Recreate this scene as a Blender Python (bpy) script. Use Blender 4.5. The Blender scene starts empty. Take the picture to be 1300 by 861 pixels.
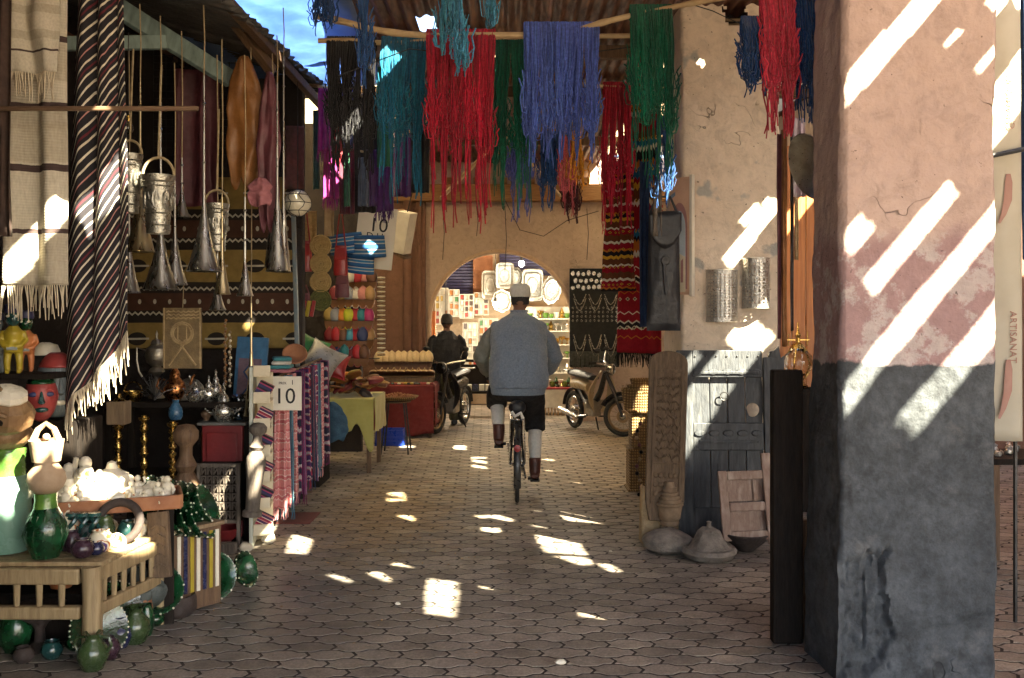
import bpy, bmesh, math, random
from mathutils import Vector, Matrix, noise
random.seed(7)
PI = math.pi; R = math.radians
sc = bpy.context.scene
col = sc.collection
# ---------------------------------------------------------------- camera, sky, sun, exposure
F, CX, CY, H = 1200.0, 650.0, 400.0, 1.65      # focal length in photo pixels, horizon, eye height
cam = bpy.data.cameras.new('camera'); co = bpy.data.objects.new('camera', cam); col.objects.link(co)
co.location = (0, 0, H); co.rotation_euler = (R(90), 0, 0)
cam.sensor_width = 36; cam.lens = 36*F/1300; cam.shift_y = -(430.5-CY)/1300; cam.clip_start = .05; cam.clip_end = 500
sc.camera = co
SUN = Vector((-.83, .75, -1.0)).normalized()       # direction the light travels
w = bpy.data.worlds.new('World'); sc.world = w; w.use_nodes = True
nt = w.node_tree; bg = nt.nodes['Background']
sky = nt.nodes.new('ShaderNodeTexSky'); sky.sky_type = 'NISHITA'; sky.sun_disc = False
sky.sun_elevation = math.asin(-SUN.z); sky.sun_rotation = math.atan2(-SUN.x, -SUN.y)
sky.dust_density = 2.5
nt.links.new(sky.outputs[0], bg.inputs[0]); bg.inputs[1].default_value = .06
sl = bpy.data.lights.new('sun', 'SUN'); sl.energy = 5.0; sl.angle = R(.5); sl.color = (1, .90, .66)
so = bpy.data.objects.new('sun', sl); col.objects.link(so)
so.rotation_euler = SUN.to_track_quat('-Z', 'Y').to_euler(); so.location = (6, -4, 9)
vs = sc.view_settings; vs.view_transform = 'Standard'; vs.look = 'None'; vs.exposure = 3.9; vs.gamma = 1
sc.cycles.max_bounces = 6; sc.cycles.diffuse_bounces = 4; sc.cycles.glossy_bounces = 3; sc.cycles.transparent_max_bounces = 12
sc.cycles.caustics_reflective = False; sc.cycles.caustics_refractive = False; sc.cycles.sample_clamp_indirect = 6
sc.cycles.use_denoising = True

# ---------------------------------------------------------------- helpers
def P(px, py, Y): return Vector(((px-CX)/F*Y, Y, H-(py-CY)/F*Y))
def G(px, py): Y = F*H/(py-CY); return Vector(((px-CX)/F*Y, Y, 0))
def S(n, Y): return n/F*Y
V = Vector
def lerp(a, b, t): return a+(b-a)*t

class MB:
    def __init__(s): s.v = []; s.f = []; s.uv = None; s.c = []; s.cur = None; s.sm = True
    def add(s, vs, fs, c=None):
        o = len(s.v); s.v += [tuple(x) for x in vs]; s.f += [tuple(i+o for i in f) for f in fs]
        cc = c if c is not None else s.cur
        s.c += [cc if cc is not None else (1, 1, 1)]*len(vs); return s
    def box(s, c, d, rz=0, rx=0, ry=0, tap=1.0, cl=None):
        m = Matrix.Translation(V(c)) @ Matrix.Rotation(rz, 4, 'Z') @ Matrix.Rotation(ry, 4, 'Y') @ Matrix.Rotation(rx, 4, 'X')
        x, y, z = d[0]/2, d[1]/2, d[2]/2
        vs = [m @ V((sx*x*(tap if sz > 0 else 1), sy*y*(tap if sz > 0 else 1), sz*z)) for sz in (-1, 1) for sx, sy in ((-1,-1),(1,-1),(1,1),(-1,1))]
        return s.add(vs, [(3,2,1,0),(4,5,6,7),(0,1,5,4),(1,2,6,5),(2,3,7,6),(3,0,4,7)], cl)
    def lathe(s, prof, n=20, c=(0,0,0), m=None, sx=1, sy=1, cl=None):
        m = m or Matrix(); c = V(c); vs = []; fs = []
        for r, z in prof:
            for k in range(n):
                a = 2*PI*k/n; vs.append(c + m @ V((r*math.cos(a)*sx, r*math.sin(a)*sy, z)))
        L = len(prof)
        for i in range(L-1):
            for k in range(n):
                k2 = (k+1) % n; fs.append((i*n+k, i*n+k2, (i+1)*n+k2, (i+1)*n+k))
        if prof[0][0] > 1e-4: fs.append(tuple(range(n-1, -1, -1)))
        if prof[-1][0] > 1e-4: fs.append(tuple((L-1)*n+k for k in range(n)))
        return s.add(vs, fs, cl)
    def tube(s, pts, r, n=6, cl=None, flat=1.0, closed=False):
        pts = [V(p) for p in pts]; L = len(pts)
        rr = r if isinstance(r, (list, tuple)) else [r]*L
        vs = []; fs = []; up = None
        for i, p in enumerate(pts):
            if closed: t = pts[(i+1) % L]-pts[i-1]
            else: t = pts[min(i+1, L-1)]-pts[max(i-1, 0)]
            if t.length < 1e-9: t = V((0,0,1))
            t.normalize()
            if up is None: up = V((1,0,0)) if abs(t.x) < .8 else V((0,1,0))
            a = up - t*up.dot(t)
            if a.length < 1e-5: a = t.orthogonal()
            a.normalize(); b = t.cross(a); up = a
            for k in range(n):
                q = 2*PI*k/n; vs.append(p+a*math.cos(q)*rr[i]+b*math.sin(q)*rr[i]*flat)
        for i in range(L if closed else L-1):
            j = (i+1) % L
            for k in range(n):
                k2 = (k+1) % n; fs.append((i*n+k, i*n+k2, j*n+k2, j*n+k))
        if not closed:
            fs.append(tuple(range(n-1, -1, -1))); fs.append(tuple((L-1)*n+k for k in range(n)))
        return s.add(vs, fs, cl)
    def prism(s, poly, a, b, cl=None):
        # poly: 2-D list, a/b: functions or offsets -> extruded from map a to map b
        n = len(poly); vs = [a(p) for p in poly]+[b(p) for p in poly]
        fs = [tuple(range(n-1, -1, -1)), tuple(range(n, 2*n))]+[(k, (k+1) % n, n+(k+1) % n, n+k) for k in range(n)]
        return s.add(vs, fs, cl)
    def grid(s, fn, nu, nv, uv=True, cl=None):
        o = len(s.v)
        vs = [fn(i/nu, j/nv) for j in range(nv+1) for i in range(nu+1)]
        fs = [(j*(nu+1)+i, j*(nu+1)+i+1, (j+1)*(nu+1)+i+1, (j+1)*(nu+1)+i) for j in range(nv) for i in range(nu)]
        s.add(vs, fs, cl)
        if uv:
            if s.uv is None: s.uv = {}
            for j in range(nv+1):
                for i in range(nu+1): s.uv[o+j*(nu+1)+i] = (i/nu, j/nv)
        return s
    def ball(s, c, r, n=12, m=6, sc=(1,1,1), rot=None, cl=None):
        M_ = rot or Matrix()
        prof = [(math.sin(PI*i/m), -math.cos(PI*i/m)) for i in range(m+1)]
        S3 = Matrix.Diagonal((r*sc[0], r*sc[1], r*sc[2], 1))
        return s.lathe(prof, n, c, M_.to_4x4() @ S3 if rot else S3, cl=cl)
    def obj(s, name, mat, parent=None, smooth=None, bev=0, thick=0, sub=0, loc=None, auto=None):
        me = bpy.data.meshes.new(name); me.from_pydata(s.v, [], s.f); me.validate(); me.update()
        if any(c != (1,1,1) for c in s.c) and len(s.c) == len(me.vertices):
            at = me.color_attributes.new('Col', 'FLOAT_COLOR', 'POINT')
            for i, c in enumerate(s.c): at.data[i].color = (c[0], c[1], c[2], 1)
        if s.uv is not None:
            ul = me.uv_layers.new(name='UVMap')
            for lp in me.loops: ul.data[lp.index].uv = s.uv.get(lp.vertex_index, (0, 0))
        me.materials.append(M(mat) if isinstance(mat, str) else mat)
        o = bpy.data.objects.new(name, me); col.objects.link(o)
        if parent is not None: o.parent = parent
        if loc is not None: o.location = loc
        sm = s.sm if smooth is None else smooth
        if sm:
            me.polygons.foreach_set('use_smooth', [True]*len(me.polygons))
            me.set_sharp_from_angle(angle=R(auto or 38))
        if thick:
            q = o.modifiers.new('t', 'SOLIDIFY'); q.thickness = thick; q.offset = 0
        if bev:
            q = o.modifiers.new('b', 'BEVEL'); q.width = bev; q.segments = 2; q.limit_method = 'ANGLE'; q.angle_limit = R(40)
        if sub:
            q = o.modifiers.new('s', 'SUBSURF'); q.levels = sub; q.render_levels = sub
        return o

LABELS = {}
def tag(o, label, cat, group=None):
    n = len(label.split())
    assert 4 <= n <= 16, label
    if label in LABELS and (group is None or LABELS[label] != group): print('DUPLICATE LABEL', label)
    LABELS[label] = group
    o['label'] = label; o['category'] = cat
    if group: o['group'] = group
    return o
def thing(name, label, cat, loc=(0,0,0), rz=0, group=None, rot=None):
    o = bpy.data.objects.new(name, None); col.objects.link(o); o.location = loc
    o.rotation_euler = rot if rot else (0, 0, rz); o.empty_display_size = .1
    return tag(o, label, cat, group)
def struct(o): o['kind'] = 'structure'; return o
def stuff(o): o['kind'] = 'stuff'; return o
def copy_tree(o, parent=None):
    c = o.copy(); col.objects.link(c)
    if parent is not None: c.parent = parent
    for ch in list(o.children): copy_tree(ch, c)
    return c
def part(name, mb, mat, parent, **k): return mb.obj(name, mat, parent, **k)
def bx(name, c, d, mat, parent, bev=.004, **k):
    return MB().box(c, d, **k).obj(name, mat, parent, smooth=False, bev=bev)
def text_mesh(s, size, depth=.001, align='CENTER'):
    cu = bpy.data.curves.new('t', 'FONT'); cu.body = s; cu.size = size; cu.extrude = depth; cu.align_x = align; cu.align_y = 'CENTER'
    cu.resolution_u = 3
    o = bpy.data.objects.new('t', cu); col.objects.link(o)
    dg = bpy.context.evaluated_depsgraph_get(); me = bpy.data.meshes.new_from_object(o.evaluated_get(dg))
    bpy.data.objects.remove(o); return me
def text(name, s, size, mat, parent, loc, rot=(R(90),0,0), depth=.001, scale=(1,1,1)):
    me = text_mesh(s, size, depth); me.materials.clear(); me.materials.append(M(mat))
    o = bpy.data.objects.new(name, me); col.objects.link(o); o.parent = parent; o.location = loc; o.rotation_euler = rot; o.scale = scale
    return o
def fbm(p, s=1.0): return noise.fractal(V(p)*s, .6, 2.0, 4)

# ---------------------------------------------------------------- materials
MATS = {}; DEF = {}
def M(n):
    if n not in MATS: MATS[n] = mk(n, **DEF[n]) if n in DEF else CUSTOM[n](n)
    return MATS[n]
def D(n, c, c2=None, **k): DEF[n] = dict(c=c, c2=c2, **k)
def newmat(n):
    m = bpy.data.materials.new(n); m.use_nodes = True; t = m.node_tree
    return m, t, t.nodes['Principled BSDF'], t.nodes.new, t.links.new
def ramp(t, fac, stops, const=False):
    r = t.nodes.new('ShaderNodeValToRGB'); cr = r.color_ramp
    if const: cr.interpolation = 'CONSTANT'
    while len(cr.elements) < len(stops): cr.elements.new(.5)
    for e, (p, c) in zip(cr.elements, sorted(stops, key=lambda q: q[0])):
        e.position = p; e.color = (*c[:3], 1) if hasattr(c, '__len__') else (c, c, c, 1)
    if fac is not None: t.links.new(fac, r.inputs[0])
    return r.outputs[0]
def mixc(t, fac, a, b, mode='MIX'):
    n = t.nodes.new('ShaderNodeMix'); n.data_type = 'RGBA'; n.blend_type = mode
    for i, x in ((0, fac), (6, a), (7, b)):
        if hasattr(x, 'default_value') or hasattr(x, 'is_linked'): t.links.new(x, n.inputs[i])
        elif i == 0: n.inputs[0].default_value = x
        else: n.inputs[i].default_value = (*x[:3], 1)
    return n.outputs[2]
def noi(t, vec, scale, detail=5, rough=.55, dist=0):
    n = t.nodes.new('ShaderNodeTexNoise'); n.inputs['Scale'].default_value = scale; n.inputs['Detail'].default_value = detail
    n.inputs['Roughness'].default_value = rough; n.inputs['Distortion'].default_value = dist
    if vec is not None: t.links.new(vec, n.inputs['Vector'])
    return n.outputs[0]
def coord(t, kind='Object', scale=None, rot=None):
    tc = t.nodes.new('ShaderNodeTexCoord'); o = tc.outputs[kind]
    if scale or rot:
        mp = t.nodes.new('ShaderNodeMapping')
        if scale: mp.inputs['Scale'].default_value = scale
        if rot: mp.inputs['Rotation'].default_value = rot
        t.links.new(o, mp.inputs[0]); o = mp.outputs[0]
    return o
def bump(t, b, h, strength, dist=.01):
    n = t.nodes.new('ShaderNodeBump'); n.inputs['Strength'].default_value = strength; n.inputs['Distance'].default_value = dist
    t.links.new(h, n.inputs['Height']); t.links.new(n.outputs[0], b.inputs['Normal'])
def math_(t, op, a, b=None):
    n = t.nodes.new('ShaderNodeMath'); n.operation = op
    for i, x in enumerate((a, b)):
        if x is None: continue
        if hasattr(x, 'is_linked'): t.links.new(x, n.inputs[i])
        else: n.inputs[i].default_value = x
    return n.outputs[0]
def mk(n, c, c2=None, c3=None, rough=.7, metal=0, scale=8, st=(1,1,1), bm=.25, bs=None, bd=.01, attr=False, rnd=0, spec=None,
       trans=0, emit=0, tl=0, coat=0, rv=.15, sheen=0, alpha=1):
    m, t, b, N, L = newmat(n)
    c2 = c2 or tuple(x*.6 for x in c)
    v = coord(t, 'Object', st if st != (1,1,1) else None)
    f = noi(t, v, scale)
    stops = [(.32, c), (.68, c2)] if not c3 else [(.3, c), (.5, c2), (.68, c3)]
    o = ramp(t, f, stops)
    if attr:
        a = N('ShaderNodeAttribute'); a.attribute_name = 'Col'; o = mixc(t, 1, o, a.outputs[0], 'MULTIPLY')
    if rnd:
        oi = N('ShaderNodeObjectInfo'); hs = N('ShaderNodeHueSaturation'); L(o, hs.inputs['Color'])
        L(math_(t, 'ADD', math_(t, 'MULTIPLY', oi.outputs['Random'], rnd*2), 1-rnd), hs.inputs['Value']); o = hs.outputs[0]
    L(o, b.inputs['Base Color'])
    f2 = noi(t, v, bs or scale*4, 6)
    b.inputs['Metallic'].default_value = metal
    L(ramp(t, f2, [(.3, max(.03, rough-rv)), (.7, min(1, rough+rv))]), b.inputs['Roughness'])
    if bm: bump(t, b, f2, bm, bd)
    if spec is not None: b.inputs['Specular IOR Level'].default_value = spec
    if trans: b.inputs['Transmission Weight'].default_value = trans
    if coat: b.inputs['Coat Weight'].default_value = coat; b.inputs['Coat Roughness'].default_value = .08
    if sheen: b.inputs['Sheen Weight'].default_value = sheen
    if emit: b.inputs['Emission Color'].default_value = (*c, 1); b.inputs['Emission Strength'].default_value = emit
    if tl:
        tr = N('ShaderNodeBsdfTranslucent'); L(o, tr.inputs[0]); mx = N('ShaderNodeMixShader'); mx.inputs[0].default_value = tl
        L(b.outputs[0], mx.inputs[1]); L(tr.outputs[0], mx.inputs[2]); L(mx.outputs[0], t.nodes['Material Output'].inputs[0])
    return m
CUSTOM = {}
def custom(n):
    def deco(fn): CUSTOM[n] = fn; return fn
    return deco
def stripe(n, stops, rep=1, axis=1, rough=.9, wob=.0, weave=200, tl=0, second=None):
    """cloth with bands across its length: stops over one repeat of the v coordinate"""
    def f(name):
        m, t, b, N, L = newmat(name)
        uv = coord(t, 'UV'); sp = N('ShaderNodeSeparateXYZ'); L(uv, sp.inputs[0])
        y = sp.outputs[axis]
        if wob: y = math_(t, 'ADD', y, math_(t, 'MULTIPLY', math_(t, 'SUBTRACT', noi(t, uv, 6), .5), wob))
        y = math_(t, 'FRACT', math_(t, 'MULTIPLY', y, rep))
        o = ramp(t, y, stops, True)
        o = mixc(t, .35, o, ramp(t, noi(t, uv, 30, 4), [(.3, .55), (.7, 1.3)]), 'MULTIPLY')
        L(o, b.inputs['Base Color']); b.inputs['Roughness'].default_value = rough
        wv = N('ShaderNodeTexWave'); wv.inputs['Scale'].default_value = weave/6; wv.bands_direction = 'Y'; L(uv, wv.inputs[0])
        bump(t, b, wv.outputs[1], .25, .004)
        if tl:
            tr = N('ShaderNodeBsdfTranslucent'); L(o, tr.inputs[0]); mx = N('ShaderNodeMixShader'); mx.inputs[0].default_value = tl
            L(b.outputs[0], mx.inputs[1]); L(tr.outputs[0], mx.inputs[2]); L(mx.outputs[0], t.nodes['Material Output'].inputs[0])
        return m
    CUSTOM[n] = f
# ---------------------------------------------------------------- plain materials
D('joint', (.016,.012,.010), (.035,.026,.020), scale=20, rough=.95)
D('asphalt', (.30,.24,.19), (.24,.19,.15), scale=2, rough=.9)
D('roofmetal', (.22,.085,.045), (.09,.04,.028), c3=(.30,.16,.10), scale=3, st=(4,.6,1), rough=.6, bm=.1, spec=.3)
D('greymetal', (.05,.05,.05), (.09,.085,.08), scale=4, st=(5,.6,1), rough=.6, bm=.1)
D('beamwood', (.38,.20,.075), (.24,.12,.045), scale=6, st=(1,8,8), rough=.7, bm=.4)
D('bamboo', (.50,.37,.20), (.36,.25,.13), scale=10, rough=.6, bm=.2)
D('darkwood', (.018,.013,.010), (.010,.008,.007), scale=6, st=(6,6,.6), rough=.8, spec=.15, bm=.3)
D('brownwood', (.16,.095,.05), (.09,.05,.028), scale=7, st=(6,6,.6), rough=.7, bm=.5)
D('oldwood', (.27,.19,.11), (.17,.115,.07), scale=7, st=(6,6,.6), rough=.8, bm=.6)
D('palewood', (.36,.27,.145), (.22,.155,.08), scale=7, st=(6,6,.7), rough=.65, bm=.35)
D('orangewood', (.52,.20,.055), (.34,.12,.035), scale=5, st=(8,8,.4), rough=.5, bm=.3)
D('tealpaint', (.24,.34,.33), (.12,.17,.165), scale=5, st=(1,1,3), rough=.6, bm=.3)
D('canvas', (.76,.68,.54), (.68,.60,.46), scale=3, rough=.9, bm=.3, tl=.72)
D('leather_black', (.022,.024,.030), (.012,.012,.015), scale=9, rough=.45, bm=.4)
D('leather_tan', (.30,.13,.035), (.17,.07,.02), scale=6, rough=.5, bm=.4)
D('leather_ox', (.16,.045,.06), (.09,.03,.04), scale=6, rough=.55, bm=.5)
D('denim', (.05,.12,.19), (.03,.07,.12), scale=14, rough=.9, bm=.5)
D('white_paint', (.72,.68,.58), (.58,.54,.45), scale=6, rough=.6)
D('paper', (.78,.74,.64), (.70,.66,.56), scale=4, rough=.8, bm=.1)
D('ink', (.012,.012,.014), scale=4, rough=.6, bm=0)
D('iron', (.07,.07,.072), (.035,.033,.032), scale=12, rough=.5, metal=.8)
D('navycloth', (.02,.05,.13), (.012,.03,.08), scale=9, rough=.9)
D('leather_tan_grey', (.16,.13,.10), (.09,.075,.06), scale=8, rough=.7)
D('carvewood', (.165,.11,.065), (.085,.055,.032), scale=16, st=(3,3,.7), rough=.75, bm=.7, bs=40)
D('doorblue', (.046,.053,.064), (.024,.028,.034), c3=(.075,.08,.085), scale=6, st=(3,3,.6), rough=.6, bm=.5)
D('pinkwood', (.40,.30,.24), (.28,.19,.15), c3=(.48,.38,.31), scale=9, st=(2,2,.7), rough=.85, bm=.6)
D('stone', (.30,.26,.22), (.16,.14,.12), scale=18, rough=.95, bm=.9, bs=60, bd=.02)
D('claybrown', (.27,.19,.12), (.17,.115,.07), scale=14, rough=.85, bm=.5)
D('darkclay', (.05,.035,.03), (.03,.022,.02), scale=12, rough=.8)
D('strawbeige', (.42,.31,.18), (.30,.21,.11), scale=20, rough=.9, bm=.6)
D('tin', (.62,.60,.55), (.40,.39,.37), scale=20, rough=.35, metal=.75, bm=.4)
D('cv_violet', (.50,.36,.46), (.62,.58,.60), scale=20, rough=.9)
D('tin2', (.45,.42,.36), (.30,.27,.22), scale=14, rough=.4, metal=.8)
D('brass', (.62,.42,.13), (.40,.25,.07), scale=16, rough=.25, metal=1, bm=.3)
D('glass', (.85,.88,.85), (.8,.83,.8), scale=5, rough=.05, trans=1, bm=0, rv=.02)
D('banner', (.56,.52,.42), (.48,.44,.35), scale=3, rough=.7, bm=.1, tl=.15)
D('bannerink', (.36,.20,.16), (.30,.16,.13), scale=6, rough=.7, bm=0)
D('velvet', (.016,.018,.02), (.010,.011,.012), scale=6, rough=.95, sheen=.4)
D('silver', (.72,.71,.66), (.5,.49,.45), scale=20, rough=.25, metal=.9)
D('beadgrey', (.16,.17,.155), (.07,.075,.07), scale=30, rough=.4, metal=.3)
D('tarp', (.30,.44,.70), (.22,.34,.62), scale=5, rough=.5, bm=.6, tl=.6)
D('bluepole', (.10,.17,.22), (.22,.22,.20), scale=10, rough=.5)
D('creamyarn', (.55,.48,.36), (.42,.36,.26), scale=30, rough=.95)
D('browncloth', (.07,.04,.03), (.035,.022,.018), scale=8, rough=.95)
D('pinkcloth', (.40,.16,.18), (.25,.09,.11), scale=9, rough=.9)
D('hornmetal', (.46,.44,.40), (.34,.32,.28), scale=6, st=(1,1,.3), rough=.30, metal=.95, bm=.06)
D('hornbrass', (.55,.45,.27), (.42,.33,.19), scale=6, st=(1,1,.3), rough=.32, metal=.95, bm=.06)
D('rope', (.45,.36,.22), (.30,.23,.13), scale=40, rough=.95)
D('pewter', (.42,.40,.34), (.22,.21,.18), scale=16, rough=.36, metal=.85, bm=.5, bs=60, bd=.01)
D('ceramic', (.72,.68,.55), (.62,.57,.44), scale=8, rough=.3, bm=.1)
D('tanpanel_shade', (.22,.155,.075), (.13,.09,.045), scale=20, rough=.8, bm=.6)
D('tanpanel', (.44,.33,.18), (.25,.175,.085), scale=20, rough=.7, bm=.6)
D('copper', (.55,.24,.09), (.32,.13,.05), scale=14, rough=.3, metal=1)
D('blueglaze', (.04,.12,.22), (.02,.06,.12), scale=12, rough=.25)
D('redpaint', (.20,.018,.02), (.13,.012,.014), scale=6, rough=.5)
D('greytop', (.16,.16,.15), (.09,.09,.085), scale=8, rough=.5)
D('bluepaint', (.035,.14,.28), (.02,.08,.17), scale=9, rough=.6)
D('mauvepaint', (.16,.10,.13), (.10,.065,.09), scale=12, rough=.7)
D('ochrepaint', (.34,.22,.10), (.26,.16,.07), scale=12, rough=.7)
D('greywood', (.15,.125,.105), (.08,.066,.055), scale=9, st=(3,3,.7), rough=.8, bm=.6)
D('whiteboard', (.50,.52,.45), (.38,.40,.35), scale=7, rough=.7)
D('whitestone', (.62,.56,.44), (.5,.45,.35), scale=14, rough=.9, bm=.6)
D('matred', (.17,.05,.04), (.12,.035,.03), scale=40, rough=.95)
D('glaze_green', (.010,.075,.026), (.004,.020,.008), scale=14, rough=.16, bm=.3, coat=.4)
D('glaze_lime', (.14,.28,.05), (.04,.12,.02), scale=12, rough=.2, bm=.3, coat=.3)
D('glaze_sea', (.22,.38,.30), (.14,.27,.22), scale=4, rough=.25, coat=.3, bm=.15)
D('glaze_teal', (.02,.08,.075), (.012,.04,.04), scale=9, rough=.2, coat=.3)
D('glaze_cobalt', (.025,.03,.09), (.012,.014,.04), scale=12, rough=.25)
D('glaze_plum', (.05,.025,.04), (.025,.012,.02), scale=10, rough=.25)
D('terracotta', (.36,.16,.075), (.24,.10,.05), scale=9, rough=.8)
D('bisque', (.46,.34,.23), (.33,.23,.145), scale=9, rough=.85)
D('tanwood', (.30,.185,.085), (.17,.095,.04), scale=7, st=(2,2,.6), rough=.6, bm=.6)
D('ribgrey', (.30,.34,.34), (.2,.23,.24), scale=9, rough=.6)
D('maskred', (.34,.055,.05), (.22,.03,.03), scale=9, rough=.45)
D('maskgrey', (.16,.19,.20), (.10,.12,.13), scale=9, rough=.55)
D('maskblue', (.03,.03,.10), (.02,.02,.06), scale=9, rough=.5)
D('yellowpaint', (.42,.33,.03), (.30,.22,.02), scale=9, rough=.4)
D('orangepaint', (.50,.19,.06), (.35,.11,.04), scale=9, rough=.45)
D('porc', (.74,.70,.58), (.66,.60,.48), scale=8, rough=.3, bm=.1)
D('slate', (.085,.10,.095), (.045,.055,.052), scale=14, rough=.6, bm=.6)
D('glaze_olive', (.05,.085,.03), (.02,.035,.014), scale=12, rough=.25, coat=.3)
D('leather_green', (.03,.20,.05), (.015,.12,.03), scale=9, rough=.35)
D('leather_silver', (.42,.42,.40), (.28,.28,.27), scale=9, rough=.35, metal=.4)
D('leather_red', (.36,.03,.03), (.22,.015,.02), scale=9, rough=.4)
D('leather_orange', (.55,.15,.03), (.38,.09,.02), scale=9, rough=.45)
D('straw', (.50,.36,.15), (.34,.23,.09), scale=40, rough=.9, bm=.8)
D('straw_green', (.16,.17,.05), (.08,.09,.03), scale=40, rough=.9, bm=.8)
D('maroonframe', (.16,.05,.05), (.07,.04,.035), scale=8, rough=.9)
D('yellowcloth', (.46,.42,.13), (.38,.34,.09), scale=6, rough=.9, sheen=.2)
D('redcloth', (.20,.025,.022), (.14,.016,.016), scale=6, rough=.85)
D('plasticblue', (.01,.05,.42), (.01,.04,.34), scale=6, rough=.35, bm=.05)
D('litter', (.55,.42,.24), (.45,.33,.18), scale=30, rough=.9, bm=0, attr=True)
D('shutterblue', (.05,.045,.13), (.03,.028,.08), scale=5, rough=.5)
D('bulbglow', (1.0,.86,.62), (1.0,.86,.62), emit=5, bm=0)
D('traysilver', (.42,.42,.39), (.24,.24,.22), scale=30, rough=.38, metal=.9, bm=.5)
D('rubber', (.018,.018,.018), (.028,.026,.024), scale=20, rough=.8)
D('chrome', (.62,.62,.60), (.4,.4,.39), scale=12, rough=.18, metal=1)
D('bikeblack', (.016,.016,.018), (.03,.028,.026), scale=8, rough=.35)
D('bikecream', (.50,.40,.24), (.40,.30,.17), scale=5, rough=.35)
D('rimtan', (.34,.24,.13), (.24,.16,.09), scale=8, rough=.5, metal=.3)
D('skin', (.26,.13,.075), (.22,.105,.06), scale=12, rough=.55, bm=.1)
D('sweater', (.25,.30,.37), (.15,.195,.26), scale=70, rough=.95, bm=.8, bs=180, bd=.006, sheen=.3)
D('sleeve', (.27,.275,.24), (.18,.19,.17), scale=20, rough=.9, bm=.3)
D('trouser', (.018,.016,.017), (.010,.009,.010), scale=12, rough=.9)
D('olivetrouser', (.11,.105,.06), (.07,.068,.04), scale=12, rough=.9)
D('jacket', (.022,.022,.028), (.012,.012,.016), scale=12, rough=.8)
D('sock', (.84,.81,.74), (.70,.68,.63), scale=40, rough=.95, bm=.5)
D('boot', (.13,.045,.03), (.07,.026,.02), scale=12, rough=.45)
D('capwhite', (.82,.80,.74), (.70,.68,.62), scale=40, rough=.9, bm=.6, bs=120)
D('hair', (.02,.016,.014), (.04,.036,.034), scale=40, rough=.8)
D('leather_tan2', (.13,.075,.04), (.08,.045,.025), scale=12, rough=.5)
# ---------------------------------------------------------------- setting materials
ZR = 4.0       # roof height
@custom('paver')
def _(n, attr=False):
    m, t, b, N, L = newmat(n)
    geo = N('ShaderNodeNewGeometry'); pos = geo.outputs['Position']
    base = ramp(t, noi(t, pos, 2.2, 6), [(.3, (.21,.18,.155)), (.5, (.28,.24,.20)), (.72, (.36,.31,.245))])
    if attr:
        a = N('ShaderNodeAttribute'); a.attribute_name = 'Col'; base = mixc(t, 1, base, a.outputs[0], 'MULTIPLY')
    else:
        oi = N('ShaderNodeObjectInfo'); hs = N('ShaderNodeHueSaturation'); L(base, hs.inputs['Color'])
        L(math_(t, 'ADD', math_(t, 'MULTIPLY', oi.outputs['Random'], .52), .72), hs.inputs['Value']); base = hs.outputs[0]
    sp = N('ShaderNodeSeparateXYZ'); L(pos, sp.inputs[0])
    def blob(x, y, rx, ry, lo, hi, sc=1.6):
        dx = math_(t, 'POWER', math_(t, 'DIVIDE', math_(t, 'SUBTRACT', sp.outputs[0], x), rx), 2)
        dy = math_(t, 'POWER', math_(t, 'DIVIDE', math_(t, 'SUBTRACT', sp.outputs[1], y), ry), 2)
        r = math_(t, 'SQRT', math_(t, 'ADD', dx, dy))
        e = math_(t, 'ADD', r, math_(t, 'MULTIPLY', math_(t, 'SUBTRACT', noi(t, pos, sc, 5, .65), .5), 1.6))
        return ramp(t, e, [(lo, 1.0), (hi, 0.0)])
    # damp washed-down slabs by the pottery bench, ochre pigment dust swept across the lane
    wet = blob(-1.25, 5.3, 1.0, 1.1, .45, .95, 2.6)
    base = mixc(t, math_(t, 'MULTIPLY', wet, .5), base, (.075, .085, .10))
    och = blob(-.95, 7.9, .75, 1.9, .3, 1.0, 3.5)
    base = mixc(t, math_(t, 'MULTIPLY', och, .55), base, (.33, .20, .06))
    tan = blob(1.0, 10.3, 1.6, 3.2, .5, 1.2, 1.2)
    base = mixc(t, math_(t, 'MULTIPLY', tan, .55), base, (.34, .25, .15))
    grit = mixc(t, 1, ramp(t, noi(t, pos, 90, 4), [(.3, .68), (.7, 1.25)]), ramp(t, noi(t, pos, 5.5, 6, .7), [(.32, .62), (.5, 1.0), (.68, 1.12)]), 'MULTIPLY')
    base = mixc(t, 1, base, grit, 'MULTIPLY')
    L(base, b.inputs['Base Color'])
    L(mixc(t, wet, (.62,.62,.62), (.34,.34,.34)), b.inputs['Roughness'])
    bump(t, b, noi(t, pos, 60, 5), .35, .004)
    return m
CUSTOM['paver_field'] = lambda n: CUSTOM['paver'](n, True)

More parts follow.
